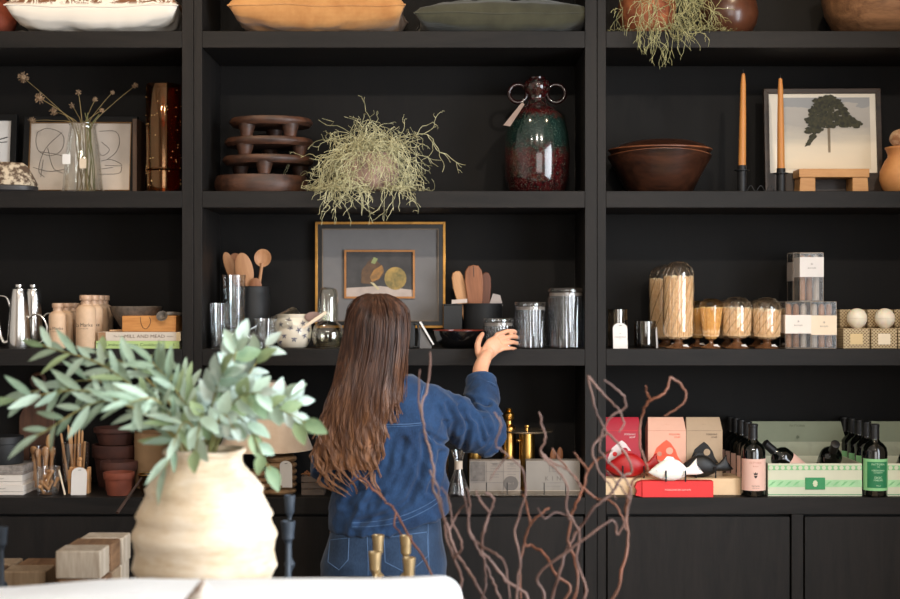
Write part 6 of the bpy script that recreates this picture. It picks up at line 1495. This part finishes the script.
# ------------------------------------------------------------------ curly willow in a floor vase
yw = -1.25
t = thing('floor_vase', 'tall dark floor vase below the frame holding the willow branches', 'vase', (X(530, yw), yw, 0))
part(MB().lathe(shell([(.10, 0), (.12, .02), (.14, .25), (.12, .42), (.085, .50), (.09, .53)], .008), 40), 'body', BLACK, t)
part(MB().tube(arc((0, 0, .53), .087, 0, 360, 40, 'xy'), .006, 8, False), 'rim', BLACK, t)
BARK = M('willow_bark', (74, 52, 46), .6, c2=(118, 90, 80), nscale=9, stretch=(1, 1, 1), bmp=.2, bscale=120)
BARK2 = M('orange_willow_bark', (116, 66, 42), .6, c2=(96, 66, 52), nscale=9, bmp=.2, bscale=120)
WIL = [
 ('rising to the highest fork in front of the red fish box', BARK, -1.2, [(545, 640), (552, 599), (560, 570), (572, 540), (592, 510), (608, 496), (624, 476), (632, 470), (622, 448), (604, 428), (594, 405), (588, 376)], [[(604, 430), (598, 440), (592, 452), (600, 472), (610, 485), (616, 499)], [(588, 376), (604, 395), (617, 408), (624, 422), (619, 432)]], 2.7),
 ('curving up past the red carton with a hooked tip', BARK2, -1.15, [(560, 640), (612, 599), (622, 570), (628, 540), (626, 512), (628, 497), (634, 480), (648, 470), (640, 446), (641, 420), (648, 402), (664, 393), (670, 377)], [[(670, 377), (680, 384), (686, 396), (678, 408), (664, 416)], [(648, 402), (647, 392), (646, 386)]], 2.6),
 ('slender one with two arched tips beside the upright', BARK, -1.3, [(535, 640), (545, 599), (538, 575), (576, 545), (612, 520), (618, 535), (630, 500), (626, 480), (600, 450), (608, 420), (625, 408), (622, 394), (604, 380)], [[(630, 500), (618, 484), (606, 470)]], 2.2),
 ('forked one rising in front of the right cabinet stile', BARK2, -1.2, [(530, 640), (574, 599), (576, 565), (568, 540), (572, 515), (578, 500), (583, 488), (588, 470), (600, 458), (612, 450)], [[(583, 488), (572, 474), (560, 460), (552, 448)], [(583, 488), (596, 498), (612, 502), (622, 516), (626, 530)], [(588, 470), (580, 460), (574, 452)]], 2.7),
 ('twisted one crossing in front of the putty coloured box', BARK, -1.25, [(528, 640), (584, 599), (576, 560), (580, 535), (572, 520), (566, 508), (568, 490), (562, 476), (548, 462), (540, 452), (545, 440), (542, 425), (539, 412)], [[(540, 452), (552, 462), (568, 470), (578, 482), (582, 490)], [(572, 520), (558, 512), (545, 518), (538, 508)]], 2.4),
 ('stout one bending left in front of the middle cabinet door', BARK2, -1.15, [(530, 640), (570, 592), (556, 575), (545, 555), (532, 546), (525, 544), (530, 525), (542, 513), (549, 508)], [[(525, 544), (520, 565), (521, 599)], [(530, 525), (527, 505), (523, 495)]], 2.6),
 ('pair of strands rising in front of the gridded card box', BARK, -1.3, [(520, 640), (528, 599), (506, 580), (490, 560), (482, 550), (484, 530), (490, 512), (494, 500), (486, 492)], [[(482, 550), (498, 556), (505, 565), (510, 599)], [(482, 550), (470, 535), (468, 515), (465, 500), (458, 480)], [(490, 512), (480, 500), (476, 490)]], 2.7),
 ('slim one in front of the coffee maker', BARK, -1.22, [(515, 640), (500, 599), (492, 580), (484, 560), (476, 545), (468, 525), (470, 505), (466, 488)], [[(484, 560), (486, 585), (480, 605)]], 2.3),
 ('bundle leaning against the view of the woman\'s hip', BARK, -1.2, [(510, 640), (480, 590), (468, 570), (456, 552), (448, 530), (440, 505), (432, 486), (434, 470), (428, 445), (424, 425), (422, 405), (428, 385), (430, 352)], [[(424, 425), (419, 400), (420, 370)], [(448, 530), (458, 512), (470, 500)]], 2.6),
 ('strand beside the sofa end reaching up the denim shirt', BARK, -1.28, [(505, 640), (463, 599), (462, 580), (455, 560), (446, 535), (444, 515), (438, 490), (430, 470)], [[(455, 560), (462, 545), (452, 522), (449, 500), (441, 487)]], 2.5),
 ('orange one arching across the woman\'s back', BARK2, -1.1, [(500, 640), (455, 610), (436, 585), (428, 565), (418, 550), (408, 535), (396, 512), (384, 500), (370, 485), (362, 478), (350, 484)], [[(396, 512), (394, 525), (402, 535)], [(384, 500), (378, 492), (372, 490)]], 2.1),
 ('high thin one crossing the brass pepper mill', BARK, -1.3, [(525, 640), (516, 600), (520, 560), (515, 530), (525, 495), (522, 470), (508, 455), (496, 444), (501, 425), (494, 412)], [[(508, 455), (496, 470), (490, 480)]], 1.9),
]
rnd = random.Random(3)
def kink(ps, a): return [p + Vector((rnd.uniform(-a, a), rnd.uniform(-a, a), rnd.uniform(-a, a))) if 0 < i < len(ps) - 1 else p for i, p in enumerate(ps)]
for lb, mat, y0, main, twigs, w_ in WIL:
    base = Vector((X(530, yw) + rnd.uniform(-.05, .05), yw + rnd.uniform(-.05, .05), .25))
    def path(pts, ya, yb_):
        out = []
        for i, (px, py) in enumerate(pts):
            f = i / (len(pts) - 1); out.append(P(px, py, ya + (yb_ - ya) * f + .018 * math.sin(i * 2.3 + px)))
        return out
    mp = path(main, y0, y0 - .06)
    pm = kink(smooth_path([base, base.lerp(mp[0], .6)] + mp, 5), .0022)
    t = thing('willow_branch', 'curly willow branch, ' + lb, 'branch', base, 0, 'curly willow branches')
    u = U(y0)
    part(MB().tube([p - base for p in pm], [w_ * u * .66 * (1 - .42 * (i / len(pm))) * (1 + .1 * math.sin(i * 1.7)) for i in range(len(pm))], 8), 'stem', mat, t)
    for tw in twigs:
        q = path(tw, y0 - .03, y0 - .07)
        near = min(pm, key=lambda p: (p.x - q[0].x) ** 2 + (p.z - q[0].z) ** 2); q[0] = near
        ps = kink(smooth_path(q, 5), .0018)
        part(MB().tube([p - base for p in ps], [w_ * u * .5 * (1 - .5 * i / len(ps)) for i in range(len(ps))], 7), 'twig', mat, t)
# ------------------------------------------------------------------ the woman
def remesh(mb, voxel, name, smooth_it=4, smooth_f=.5):
    me = mb.mesh(name + '_raw', 0); o = bpy.data.objects.new(name + '_raw', me)
    r = o.modifiers.new('remesh', 'REMESH'); r.mode = 'VOXEL'; r.voxel_size = voxel; r.use_smooth_shade = True
    if smooth_it:
        s = o.modifiers.new('smooth', 'SMOOTH'); s.factor = smooth_f; s.iterations = smooth_it
    out = evaluated(o); out.name = name
    bpy.data.objects.remove(o); bpy.data.meshes.remove(me); out.materials.clear()
    out.polygons.foreach_set('use_smooth', [True] * len(out.polygons)); return out
YW = -.36; UW = U(YW)
def wp(px, py, y=YW): return P(px, py, y)
SKIN = M('skin', (214, 158, 126), .5, vary=.06, nscale=30, bmp=.05, bscale=300, sub=.15)
who = thing('person', 'woman with long brown hair in a denim shirt and jeans reaching for a glass jar', 'person', (X(385, YW), YW, 0))
O = Vector(who.location)
def loc(p): return Vector(p) - O
def ell_ring(c, rx, ry, n=20, rz=0, p=2.0):
    out = []
    for i in range(n):
        a = 2 * math.pi * i / n; x = math.copysign(abs(math.cos(a)) ** (2 / p), math.cos(a)) * rx; y = math.copysign(abs(math.sin(a)) ** (2 / p), math.sin(a)) * ry
        out.append((c[0] + x * math.cos(rz) - y * math.sin(rz), c[1] + x * math.sin(rz) + y * math.cos(rz), c[2]))
    return out
HC = loc(wp(377, 338)); HC.y = -.005                 # middle of the head
YAW = R(-24)                                           # she looks a little to the right
HR = Matrix.Rotation(YAW, 4, 'Z'); HT = Matrix.Translation(HC) @ HR
SHR = loc(P(432, 400, -.37)); SHL = loc(P(341, 402, -.37))
ELR = loc(P(483, 431, -.24)); WRR = loc(P(480.5, 370, -.10))
ELL = loc(P(330, 468, -.24)); WRL = loc(P(372, 436, -.04))
def hp(px, py, y): return loc(P(px, py, y))
body = MB()
# legs, pelvis, torso as lofts
for s in (-1, 1):
    hx = -.003 + s * .088
    body.tube([(hx, .0, .86), (hx + s * .004, .005, .74), (hx + s * .0, .01, .60), (hx - s * .005, .01, .48), (hx - s * .008, .0, .38), (hx - s * .012, -.015, .28), (hx - s * .014, -.01, .14), (hx - s * .014, -.005, .07)],
              [.085, .088, .072, .056, .052, .053, .038, .034], 16)
    body.loft([ell_ring((hx - s * .01, .03, z), .036 * k, .10 * k2, 16) for z, k, k2 in ((.012, .85, .95), (.02, 1, 1), (.045, .9, .85), (.075, .7, .5))])
body.loft([ell_ring((-.003 + dx, dy, z), rx, ry, 24, 0, 2.3) for z, rx, ry, dx, dy in ((.74, .10, .085, 0, .0), (.80, .165, .11, 0, -.005), (.87, .172, .112, .002, -.008), (.96, .145, .10, .004, .0), (1.04, .128, .092, .006, .0), (1.14, .14, .098, .006, -.005), (1.24, .140, .09, .004, -.008), (1.29, .112, .07, .0, -.01), (1.335, .09, .065, -.005, -.01))])
body.tube([(HC.x + .02, -.01, 1.30), (HC.x + .012, -.002, 1.37), (HC.x + .005, .0, 1.45)], [.062, .052, .054], 16)
# head: skull, jaw, nose, lips, brow, ears
def hl(x, y, z): return HT @ Vector((x, y, z))
def hell(c, r, rot=None): body.ell((0, 0, 0), (1, 1, 1), 18, 12, HT @ Matrix.Translation(c) @ (rot.to_matrix().to_4x4() if rot else Matrix()) @ Matrix.Diagonal((r[0], r[1], r[2], 1)))
hell((0, -.008, .026), (.069, .084, .084)); hell((0, .022, -.02), (.062, .066, .075)); hell((0, .042, -.078), (.04, .042, .03)); hell((0, .05, -.045), (.045, .036, .04))
hell((0, .092, -.022), (.0125, .018, .024), Euler((R(20), 0, 0))); hell((0, .09, -.004), (.009, .012, .026)); hell((0, .098, -.034), (.014, .012, .009))
hell((0, .083, -.062), (.022, .012, .006)); hell((0, .081, -.071), (.019, .012, .007)); hell((0, .072, .02), (.05, .018, .014))
for s in (-1, 1): hell((s * .073, -.004, -.012), (.007, .018, .03), Euler((R(12), 0, R(-s * 18)))); hell((s * .036, .07, -.032), (.022, .018, .02))
# arms
def limb(pts, rad, n=14): body.tube(smooth_path(pts, 4), [rad[min(int(i / 4), len(rad) - 2)] * (1 - (i % 4) / 4) + rad[min(int(i / 4) + 1, len(rad) - 1)] * ((i % 4) / 4) for i in range((len(pts) - 1) * 4 + 1)], n)
limb([SHR + Vector((-.03, 0, .0)), SHR, SHR.lerp(ELR, .5), ELR, ELR.lerp(WRR, .3), ELR.lerp(WRR, .7), WRR, hp(485, 358, -.078), hp(489, 351, -.06)], [.036, .04, .04, .037, .037, .031, .0268, .0235, .016])
limb([SHL + Vector((.03, 0, .0)), SHL, SHL.lerp(ELL, .5), ELL, ELL.lerp(WRL, .3), ELL.lerp(WRL, .7), WRL], [.036, .04, .04, .037, .038, .031, .0255])
# right hand closed round the small jar, its back towards the room
palm = [hp(482.5, 361, -.084), hp(487.5, 353, -.064), hp(493, 346, -.05), hp(498.5, 341.5, -.038)]
body.tube(palm, [.020, .027, .0315, .026], 14, flat=.5, up=Vector((.55, 0, -.83)))
KN = [(497, 334.6, -.036), (501, 338.9, -.032), (503.5, 343.8, -.032), (503.5, 348.8, -.038)]
MD = [(507.5, 331.0, -.014), (511.6, 336.3, -.008), (513, 342.2, -.008), (511.2, 348.2, -.014)]
TP = [(514.2, 331.2, .014), (516.6, 337.0, .024), (517.0, 343.2, .022), (515.0, 348.8, .014)]
EN = [(516, 332.2, .034), (517, 338.0, .046), (517, 344, .044), (516, 349.2, .032)]
for k in range(4):
    r_ = [.0076, .0078, .0074, .0064][k]
    body.tube([hp(490 + k * 1.5, 347 + k * 2.0, -.055), hp(*KN[k]), hp(*MD[k]), hp(*TP[k]), hp(*EN[k])], [r_ * 1.1, r_ * 1.1, r_, r_ * .92, r_ * .7], 10)
    body.ell(hp(*KN[k]), (r_ * 1.18,) * 3, 10, 8); body.ell(hp(*EN[k]), (r_ * .72,) * 3, 10, 8)
body.tube([hp(482, 362, -.075), hp(478.5, 352, -.062), hp(477.5, 345, -.048), hp(479.5, 338.5, -.032), hp(482.5, 334, -.012)], [.012, .0135, .0115, .0105, .0078], 10)
body.ell(hp(482.5, 334, -.012), (.008,) * 3, 10, 8)
# left hand raised in front of her chest
q = WRL; body.tube([q, q + Vector((.02, .03, .045)), q + Vector((.03, .05, .075))], [.024, .03, .026], 12, flat=.6)
for k in range(4):
    a = q + Vector((.012 + .014 * k, .048, .072 - .005 * k)); body.tube([a, a + Vector((.006, .02, .026)), a + Vector((.008, .038, .024)), a + Vector((.004, .05, .008))], [.0092, .0085, .008, .0065], 8)
body.tube([q + Vector((-.01, .02, .02)), q + Vector((-.02, .04, .045)), q + Vector((-.012, .062, .06))], [.011, .010, .0075], 8)
bm_ = remesh(body, .0031, 'body', 3, .5)
link('body', bm_, SKIN, who)
# nails of the reaching hand, eyes, brows, lips
NAIL = M('nail', (224, 176, 154), .3)
for s in (-1, 1):
    part(MB().ell(hl(s * .031, .078, .002), (.0125, .0105, .0105), 14, 10), 'eye', M('eye_white', (232, 228, 222), .25), who)
    part(MB().ell(hl(s * .031, .0865, .002), (.0052, .0034, .0055), 12, 8), 'iris', M('brown_iris', (62, 38, 24), .2), who)
    part(MB().tube([hl(s * .012, .09, .022), hl(s * .03, .089, .027), hl(s * .048, .078, .023)], [.003, .0035, .0016], 6), 'eyebrow', M('brow_hair', (58, 38, 26), .8), who)
part(MB().ell((0, 0, 0), (1, 1, 1), 16, 8, HT @ Matrix.Translation((0, .0925, -.0665)) @ Matrix.Diagonal((.021, .0045, .008, 1))), 'lips', M('lips', (176, 100, 92), .4), who)

# denim shirt --------------------------------------------------------
def denim(name, c, c2, wear=.5):
    m, nt, b, lk = material(name)
    v = coords(nt, lk); f = noise_tex(nt, lk, v, 9, 6, .6)
    g = noise_tex(nt, lk, coords(nt, lk, (1, 1, .25)), 420, 2)
    ma = nt.nodes.new('ShaderNodeMath'); ma.operation = 'MULTIPLY_ADD'; ma.inputs[1].default_value = .55; lk.new(g, ma.inputs[0]); lk.new(f, ma.inputs[2])
    lk.new(ramp(nt, lk, ma.outputs[0], [(.5, lin(c)), (1.0, lin(c2))]), b.inputs['Base Color'])
    b.inputs['Roughness'].default_value = .85; b.inputs['Sheen Weight'].default_value = .15; b.inputs['Specular IOR Level'].default_value = .2
    bump(nt, lk, b, g, .2, .0006); return m
DENIM = denim('blue_denim', (14, 31, 56), (38, 66, 102)); JEAN = denim('jeans_denim', (22, 36, 56), (48, 68, 94)); THREAD = M('pale_denim_thread', (74, 100, 134), .8)
hem = lambda px: 531 - max(0, (px - 392)) * .36          # the hem climbs under the raised arm
sh = MB()
rows = [(hem(389) - 1, .186, .130, 389, -.36), (520, .187, .131, 389, -.36), (500, .184, .128, 389.5, -.362), (475, .180, .125, 390, -.364), (450, .178, .122, 390, -.366), (425, .180, .120, 389, -.368), (405, .172, .110, 387, -.368), (392, .156, .102, 387, -.366), (383, .125, .092, 387, -.362), (375, .088, .078, 386, -.358)]
rings = []
for k, (py, rx, ry, cx, cy) in enumerate(rows):
    c = loc(P(cx, py, cy)); ring = ell_ring(c, rx, ry, 40, 0, 2.25)
    if k < 3: ring = [(x, y, z + max(0, (x + O.x - X(395, YW)) / UW) * .36 * UW * (1 - k / 3)) for x, y, z in ring]
    rings.append(ring)
sh.loft(rings)
def sleeve(a, b, c, r0, r1, r2, r3):
    pts = [a + Vector((math.copysign(.06, -a.x), 0, -.015)), a, a.lerp(b, .5), b, b.lerp(c, .35), c]
    pts = smooth_path(pts, 5); rr = [r0, r0, (r0 + r1) / 2, r1, r2, r3]
    sh.tube(pts, [rr[min(int(i / 5), 4)] * (1 - (i % 5) / 5) + rr[min(int(i / 5) + 1, 5)] * ((i % 5) / 5) if i < 25 else rr[5] for i in range(26)], 20)
    return pts
CUFF_R = ELR.lerp(WRR, .80)
sleeve(SHR + Vector((-.015, 0, -.008)), ELR + Vector((.002, -.005, -.012)), CUFF_R, .061, .066, .062, .046)
sh.ell(ELR + Vector((.006, -.006, -.022)), (.068, .062, .056), 18, 12)
CUFF_L = ELL.lerp(WRL, .9)
sleeve(SHL + Vector((.015, 0, -.008)), ELL, CUFF_L, .06, .06, .054, .044)
# cuff band and collar
dR = (WRR - ELR).normalized()
NB = Vector((HC.x + .014, -.002, 0))
sh.loft([ell_ring((NB.x, NB.y, z), r_, r_ * .95, 26) for z, r_ in ((1.325, .08), (1.345, .076), (1.375, .068), (1.388, .066))])
sm = remesh(sh, .0048, 'shirt', 6, .5)
# folds: ridges pulled from the armpit towards hem and elbow, soft noise elsewhere
FOLDS = [([(423, 434), (425, 450), (421, 476), (409, 500), (388, 515), (360, 522)], -.011, 3.4), ([(404, 440), (399, 466), (386, 492), (366, 504)], -.008, 3.2), ([(439, 452), (436, 474), (428, 492)], -.008, 2.8),
         ([(459, 407), (468, 424), (465, 444)], -.012, 2.6), ([(471, 403), (482, 416), (488, 432)], -.010, 2.3), ([(428, 435), (441, 443), (457, 448)], -.009, 2.4), ([(446, 404), (453, 420), (452, 436)], -.006, 2.4),
         ([(462, 397), (474, 401), (489, 404)], -.008, 2.0), ([(466, 412), (478, 424), (482, 440)], -.006, 2.0), ([(380, 440), (378, 462), (368, 480)], -.006, 3.0), ([(345, 505), (356, 490), (362, 470)], -.006, 3.0)]
AP = loc(P(438, 428, -.42)); D1 = Vector((-.42, 0, -.9)).normalized(); D2 = Vector((.35, 0, -.93)).normalized()
def coords_normals(me):
    k = len(me.vertices); co = [0.0] * (3 * k); no = [0.0] * (3 * k)
    me.vertices.foreach_get('co', co); me.vertices.foreach_get('normal', no)
    return [(Vector(co[3 * i:3 * i + 3]), Vector(no[3 * i:3 * i + 3])) for i in range(k)]
new = []
for p, n in coords_normals(sm):
    # sharp creases: ridged noise stretched along the pull of the cloth
    def crease(q, along, across, fa, fc, seed):
        v = noise.noise((q.dot(across) * fc, q.dot(along) * fa, seed)); return .5 - 1.6 * min(.5, abs(v))
    wt = 1 / (1 + math.exp(-(p.x - SHR.x - .035) * 60))                 # 0 on the trunk, 1 on the raised sleeve
    wt *= 1 if p.z > AP.z - .09 else 0
    f = .003 * noise.noise((p.x * 28, p.y * 20, p.z * 20))
    low = 1 / (1 + math.exp((p.z - AP.z - .02) * 40))
    f += (1 - wt) * (.004 + .012 * low) * crease(p, D1, D1.cross(Vector((0, 1, 0))), 4.5, 17, 2.0)
    f += (1 - wt) * .006 * low * crease(p, D2, D2.cross(Vector((0, 1, 0))), 6, 24, 7.0)
    ax = (ELR - SHR).normalized() if p.z < ELR.z + .05 else (WRR - ELR).normalized()
    dia = (ax + Vector((.3, .2, -.5))).normalized(); up_ = dia.cross(Vector((0, 1, 0))).normalized()
    f += wt * .014 * crease(p, up_, dia, 6, 21, 4.0) + wt * .006 * crease(p, dia, up_, 5, 26, 9.0)
    if n.y < .35:
        yw_ = p.y + O.y; u_ = U(yw_); qx = 450 + (p.x + O.x) / u_; qy = 299.5 - (p.z - CAM_Z) / u_
        for poly, amp, wd in FOLDS:
            dm = 1e9
            for (x0, y0), (x1, y1) in zip(poly, poly[1:]):
                dx, dy = x1 - x0, y1 - y0; k_ = max(0, min(1, ((qx - x0) * dx + (qy - y0) * dy) / (dx * dx + dy * dy)))
                dm = min(dm, math.hypot(qx - x0 - k_ * dx, qy - y0 - k_ * dy))
            if dm < wd * 4: f += amp * (math.exp(-(dm / wd) ** 2) - .55 * math.exp(-((dm - wd * 1.9) / wd) ** 2))
    f = max(-.016, min(.016, f))
    new += list(p + n * f)
sm.vertices.foreach_set('co', new); sm.update()
shirt = link('shirt', sm, DENIM, who)
rq = dR.to_track_quat('Z', 'Y').to_matrix().to_4x4()
cf = MB().lathe([(.044, -.036), (.0515, -.036), (.053, -.03), (.0515, .006), (.0495, .012), (.046, .012), (.044, .004), (.042, -.03)], 30, Matrix.Translation(CUFF_R) @ rq, wob=.05, seed=5)
cuff = part(cf, 'cuff', DENIM, shirt, 0, 50)
for q_ in (-.03, .006): part(MB().tube([Matrix.Translation(CUFF_R) @ rq @ Vector(v_) for v_ in arc((0, 0, q_), .0535 if q_ < 0 else .0525, 0, 360, 40, 'xy')], .0007, 4, False), 'cuff_seam', THREAD, shirt)
bvh = BVHTree.FromPolygons([v.co.copy() for v in sm.vertices], [tuple(pl.vertices) for pl in sm.polygons])
def seam(parent, bv, pts, name='seam', r=.0011, off=.0006, mat=None):
    """stitch line laid on the cloth: pixel points cast forward onto the surface from the back"""
    out = []
    for px, py in pts:
        o0 = loc(P(px, py, -.75)); tgt = loc(P(px, py, 0)); d = (tgt - o0).normalized(); h = bv.ray_cast(o0, d)
        if h[0] is not None: out.append(h[0] - d * off)
    if len(out) > 2: part(MB().tube(out, r, 5), name, mat or THREAD, parent)
def dense(pts, n=10): return [(p.x, p.y) for p in smooth_path([Vector((a, b, 0)) for a, b in pts], n)]
seam(shirt, bvh, dense([(345, 428), (365, 425), (391, 424.5), (410, 424), (425, 422.5)]), 'yoke_seam'); seam(shirt, bvh, dense([(345, 430), (365, 427.2), (391, 426.7), (410, 426), (425, 424.6)]), 'yoke_seam', .0007)
seam(shirt, bvh, dense([(424, 386), (421, 400), (421, 415), (425, 430), (431, 440)]), 'armhole_seam')
seam(shirt, bvh, dense([(352, 527), (370, 526.5), (391, 524), (410, 518), (430, 508), (441, 500)]), 'hem_seam', .0009); seam(shirt, bvh, dense([(352, 523), (370, 522), (391, 519), (410, 513), (430, 503), (441, 495)]), 'hem_seam', .0009)
# jeans --------------------------------------------------------------
jn = MB()
jn.loft([ell_ring(loc(P(cx, py, -.36)), rx, ry, 32, 0, 2.4) for py, rx, ry, cx in ((600, .195, .13, 384), (580, .203, .137, 383.5), (560, .20, .135, 384), (540, .184, .126, 385), (522, .172, .118, 387), (508, .166, .112, 388))])
for s in (-1, 1):
    hx = s * .096 - .004
    jn.tube([(hx, 0, .76), (hx, .005, .62), (hx - s * .004, .008, .48), (hx - s * .008, .002, .34), (hx - s * .010, -.005, .2), (hx - s * .012, -.002, .07)], [.108, .098, .082, .074, .072, .074], 20)
jm = remesh(jn, .0065, 'jeans', 4, .5)
new = []
for p, n in coords_normals(jm):
    new += list(p + n * (.004 * noise.noise((p.x * 8, p.y * 8, p.z * 14)) + .003 * math.sin(p.z * 70 + 4 * noise.noise(p * 6)) * math.exp(-((p.z - .5) / .12) ** 2)))
jm.vertices.foreach_set('co', new); jm.update()
jeans = link('jeans', jm, JEAN, who)
jb = BVHTree.FromPolygons([v.co.copy() for v in jm.vertices], [tuple(pl.vertices) for pl in jm.polygons])
for pk in ([(330, 540), (349, 538), (348, 560), (339, 570), (328, 562), (330, 540)], [(384, 538), (427, 532), (428, 556), (408, 574), (385, 562), (384, 538)]):
    pk2 = []
    for a, b_ in zip(pk, pk[1:]): pk2 += [(a[0] + (b_[0] - a[0]) * i / 6, a[1] + (b_[1] - a[1]) * i / 6) for i in range(6)]
    seam(jeans, jb, pk2 + [pk[-1]], 'pocket_seam', .0014)
seam(jeans, jb, dense([(367, 534), (367.5, 548), (368, 562), (368, 578)]), 'centre_seam', .0012); seam(jeans, jb, dense([(428, 524), (428.5, 545), (429, 575)]), 'side_seam', .0012)
for s in (-1, 1):
    x = s * .108 - .004
    part(MB().loft([ell_ring((x, .045, z), .043 * k, .125 * k2, 20) for z, k, k2 in ((0, .96, .98), (.022, 1, 1), (.024, .93, .96), (.06, .8, .75), (.085, .7, .45))]), 'shoe', M('brown_leather_shoe', (74, 50, 36), .5), who)
# hair ---------------------------------------------------------------
m, nt, b, lk = material('chestnut_hair')
v = coords(nt, lk); sep = nt.nodes.new('ShaderNodeSeparateXYZ'); lk.new(v, sep.inputs[0])
n1 = noise_tex(nt, lk, coords(nt, lk, (60, 60, 3)), 1.6, 3)
mr = nt.nodes.new('ShaderNodeMapRange'); mr.inputs[1].default_value = 1.5; mr.inputs[2].default_value = 1.0; lk.new(sep.outputs['Z'], mr.inputs[0])
ma = nt.nodes.new('ShaderNodeMath'); ma.operation = 'MULTIPLY_ADD'; ma.inputs[1].default_value = 1.0; lk.new(n1, ma.inputs[0])
mm = nt.nodes.new('ShaderNodeMath'); mm.operation = 'MULTIPLY'; mm.inputs[1].default_value = .45; lk.new(mr.outputs[0], mm.inputs[0]); lk.new(mm.outputs[0], ma.inputs[2])
lk.new(ramp(nt, lk, ma.outputs[0], [(.3, lin((36, 21, 15))), (.5, lin((66, 40, 28))), (.72, lin((100, 66, 46))), (.95, lin((142, 98, 66)))]), b.inputs['Base Color'])
b.inputs['Roughness'].default_value = .38; b.inputs['Specular IOR Level'].default_value = .45; b.inputs['Anisotropic'].default_value = .5
HAIR = m
TAB = [(293.5, 366, 388), (297, 358, 396), (303, 353, 402), (312, 350, 405), (325, 347.5, 406.5), (345, 344, 406), (362, 340, 404.5), (382, 335, 403), (402, 329, 402), (420, 322, 401.5), (440, 316, 401), (456, 312, 399), (470, 313, 397), (485, 320, 393), (498, 336, 388)]
def edge(py):
    for (a, l0, r0), (b_, l1, r1) in zip(TAB, TAB[1:]):
        if py <= b_:
            f = max(0, (py - a) / (b_ - a)); return l0 + (l1 - l0) * f, r0 + (r1 - r0) * f
    return TAB[-1][1:]
def cdepth(py):
    """centre depth and half depth of the hair mass, world y"""
    f = min(1, max(0, (py - 350) / 50)); f = f * f * (3 - 2 * f)
    hd = .122 * max(0.02, 1 - ((345 - min(py, 345)) / 53) ** 2) ** .42
    return -.365 * (1 - f) + -.462 * f, hd * (1 - f) + .045 * f
rnd = random.Random(77); hb = MB()
import itertools
def hair_pt(phi, rho, py, wave):
    l, r = edge(py); cy, hd = cdepth(py); cx = (l + r) / 2; hw = (r - l) / 2
    px = cx + hw * rho * math.sin(phi) ; y = cy - hd * rho * math.cos(phi)
    return loc(P(px, py, y))
NL = 92
for k in range(NL):
    ph = R(-118 + 236 * (k + rnd.uniform(-.3, .3)) / (NL - 1)) ; layer = rnd.random()
    rho0 = rnd.uniform(.86, 1.0); end = rnd.uniform(448, 497) if abs(ph) < 1.3 else rnd.uniform(425, 480)
    if ph > .75: end = rnd.uniform(400, 470)
    wph = rnd.uniform(0, 6.28); wl = rnd.uniform(30, 46); amp = rnd.uniform(.8, 2.1)
    ns = 20; start = rnd.uniform(293.6, 296)
    for s in range(ns):
        a = rnd.uniform(0, 6.28); rr = math.sqrt(rnd.random()); ox, oy = rr * math.cos(a), rr * math.sin(a)
        pts = []; npt = 26; e2 = end + rnd.uniform(-14, 3); fly = rnd.random() < .06
        for i in range(npt):
            f = i / (npt - 1); py = start + (e2 - start) * f ** 1.15
            g = max(0, (py - 385) / 100)
            c = hair_pt(ph * (.55 + .45 * min(1, f * 5)), rho0, py, 0)
            w = amp * g * .013
            off = Vector((math.sin(py / wl * 6.28 + wph) * w, -math.cos(py / wl * 6.28 + wph) * w * .7, 0))
            spread = (.0095 * min(1, f * 7) + .002) * (1 - .72 * max(0, (f - .55) / .45)) * (2.2 if fly else 1)
            c = c + off + Vector((ox * spread + (.010 * math.sin(f * 9 + a) * f if fly else 0), oy * spread * .8, 0))
            pts.append(c)
        hb.tube(pts, [.0013 * (1 - .6 * i / npt) + .0003 for i in range(npt)], 3, False)
hair = part(hb, 'hair', HAIR, who, 0, 180); hair['label'] = 'long wavy chestnut hair hanging down her back'
# under-volume so that no scalp shows between the locks
cap = MB(); rings = []
for py in (294.6, 297, 303, 312, 325, 345, 362, 382, 402, 420, 440, 456, 470):
    l, r = edge(py); cy, hd = cdepth(py); cx = (l + r) / 2; hw = (r - l) / 2 * (.93 if py < 400 else .86 - (py - 400) * .002); n = 24; ring = []
    for i in range(n):
        ph = R(-112 + 224 * i / (n - 1)); ring.append(loc(P(cx + hw * math.sin(ph) * .97, py, cy - hd * .9 * math.cos(ph))))
    for i in range(n):
        ph = R(112 - 224 * i / (n - 1)); ring.append(loc(P(cx + hw * math.sin(ph) * .84, py, cy - hd * .62 * math.cos(ph))))
    rings.append(ring)
cap.loft(rings); part(cap, 'hair_underlayer', HAIR, who, 0, 180)

bpy.data.scenes.remove(BENCH)
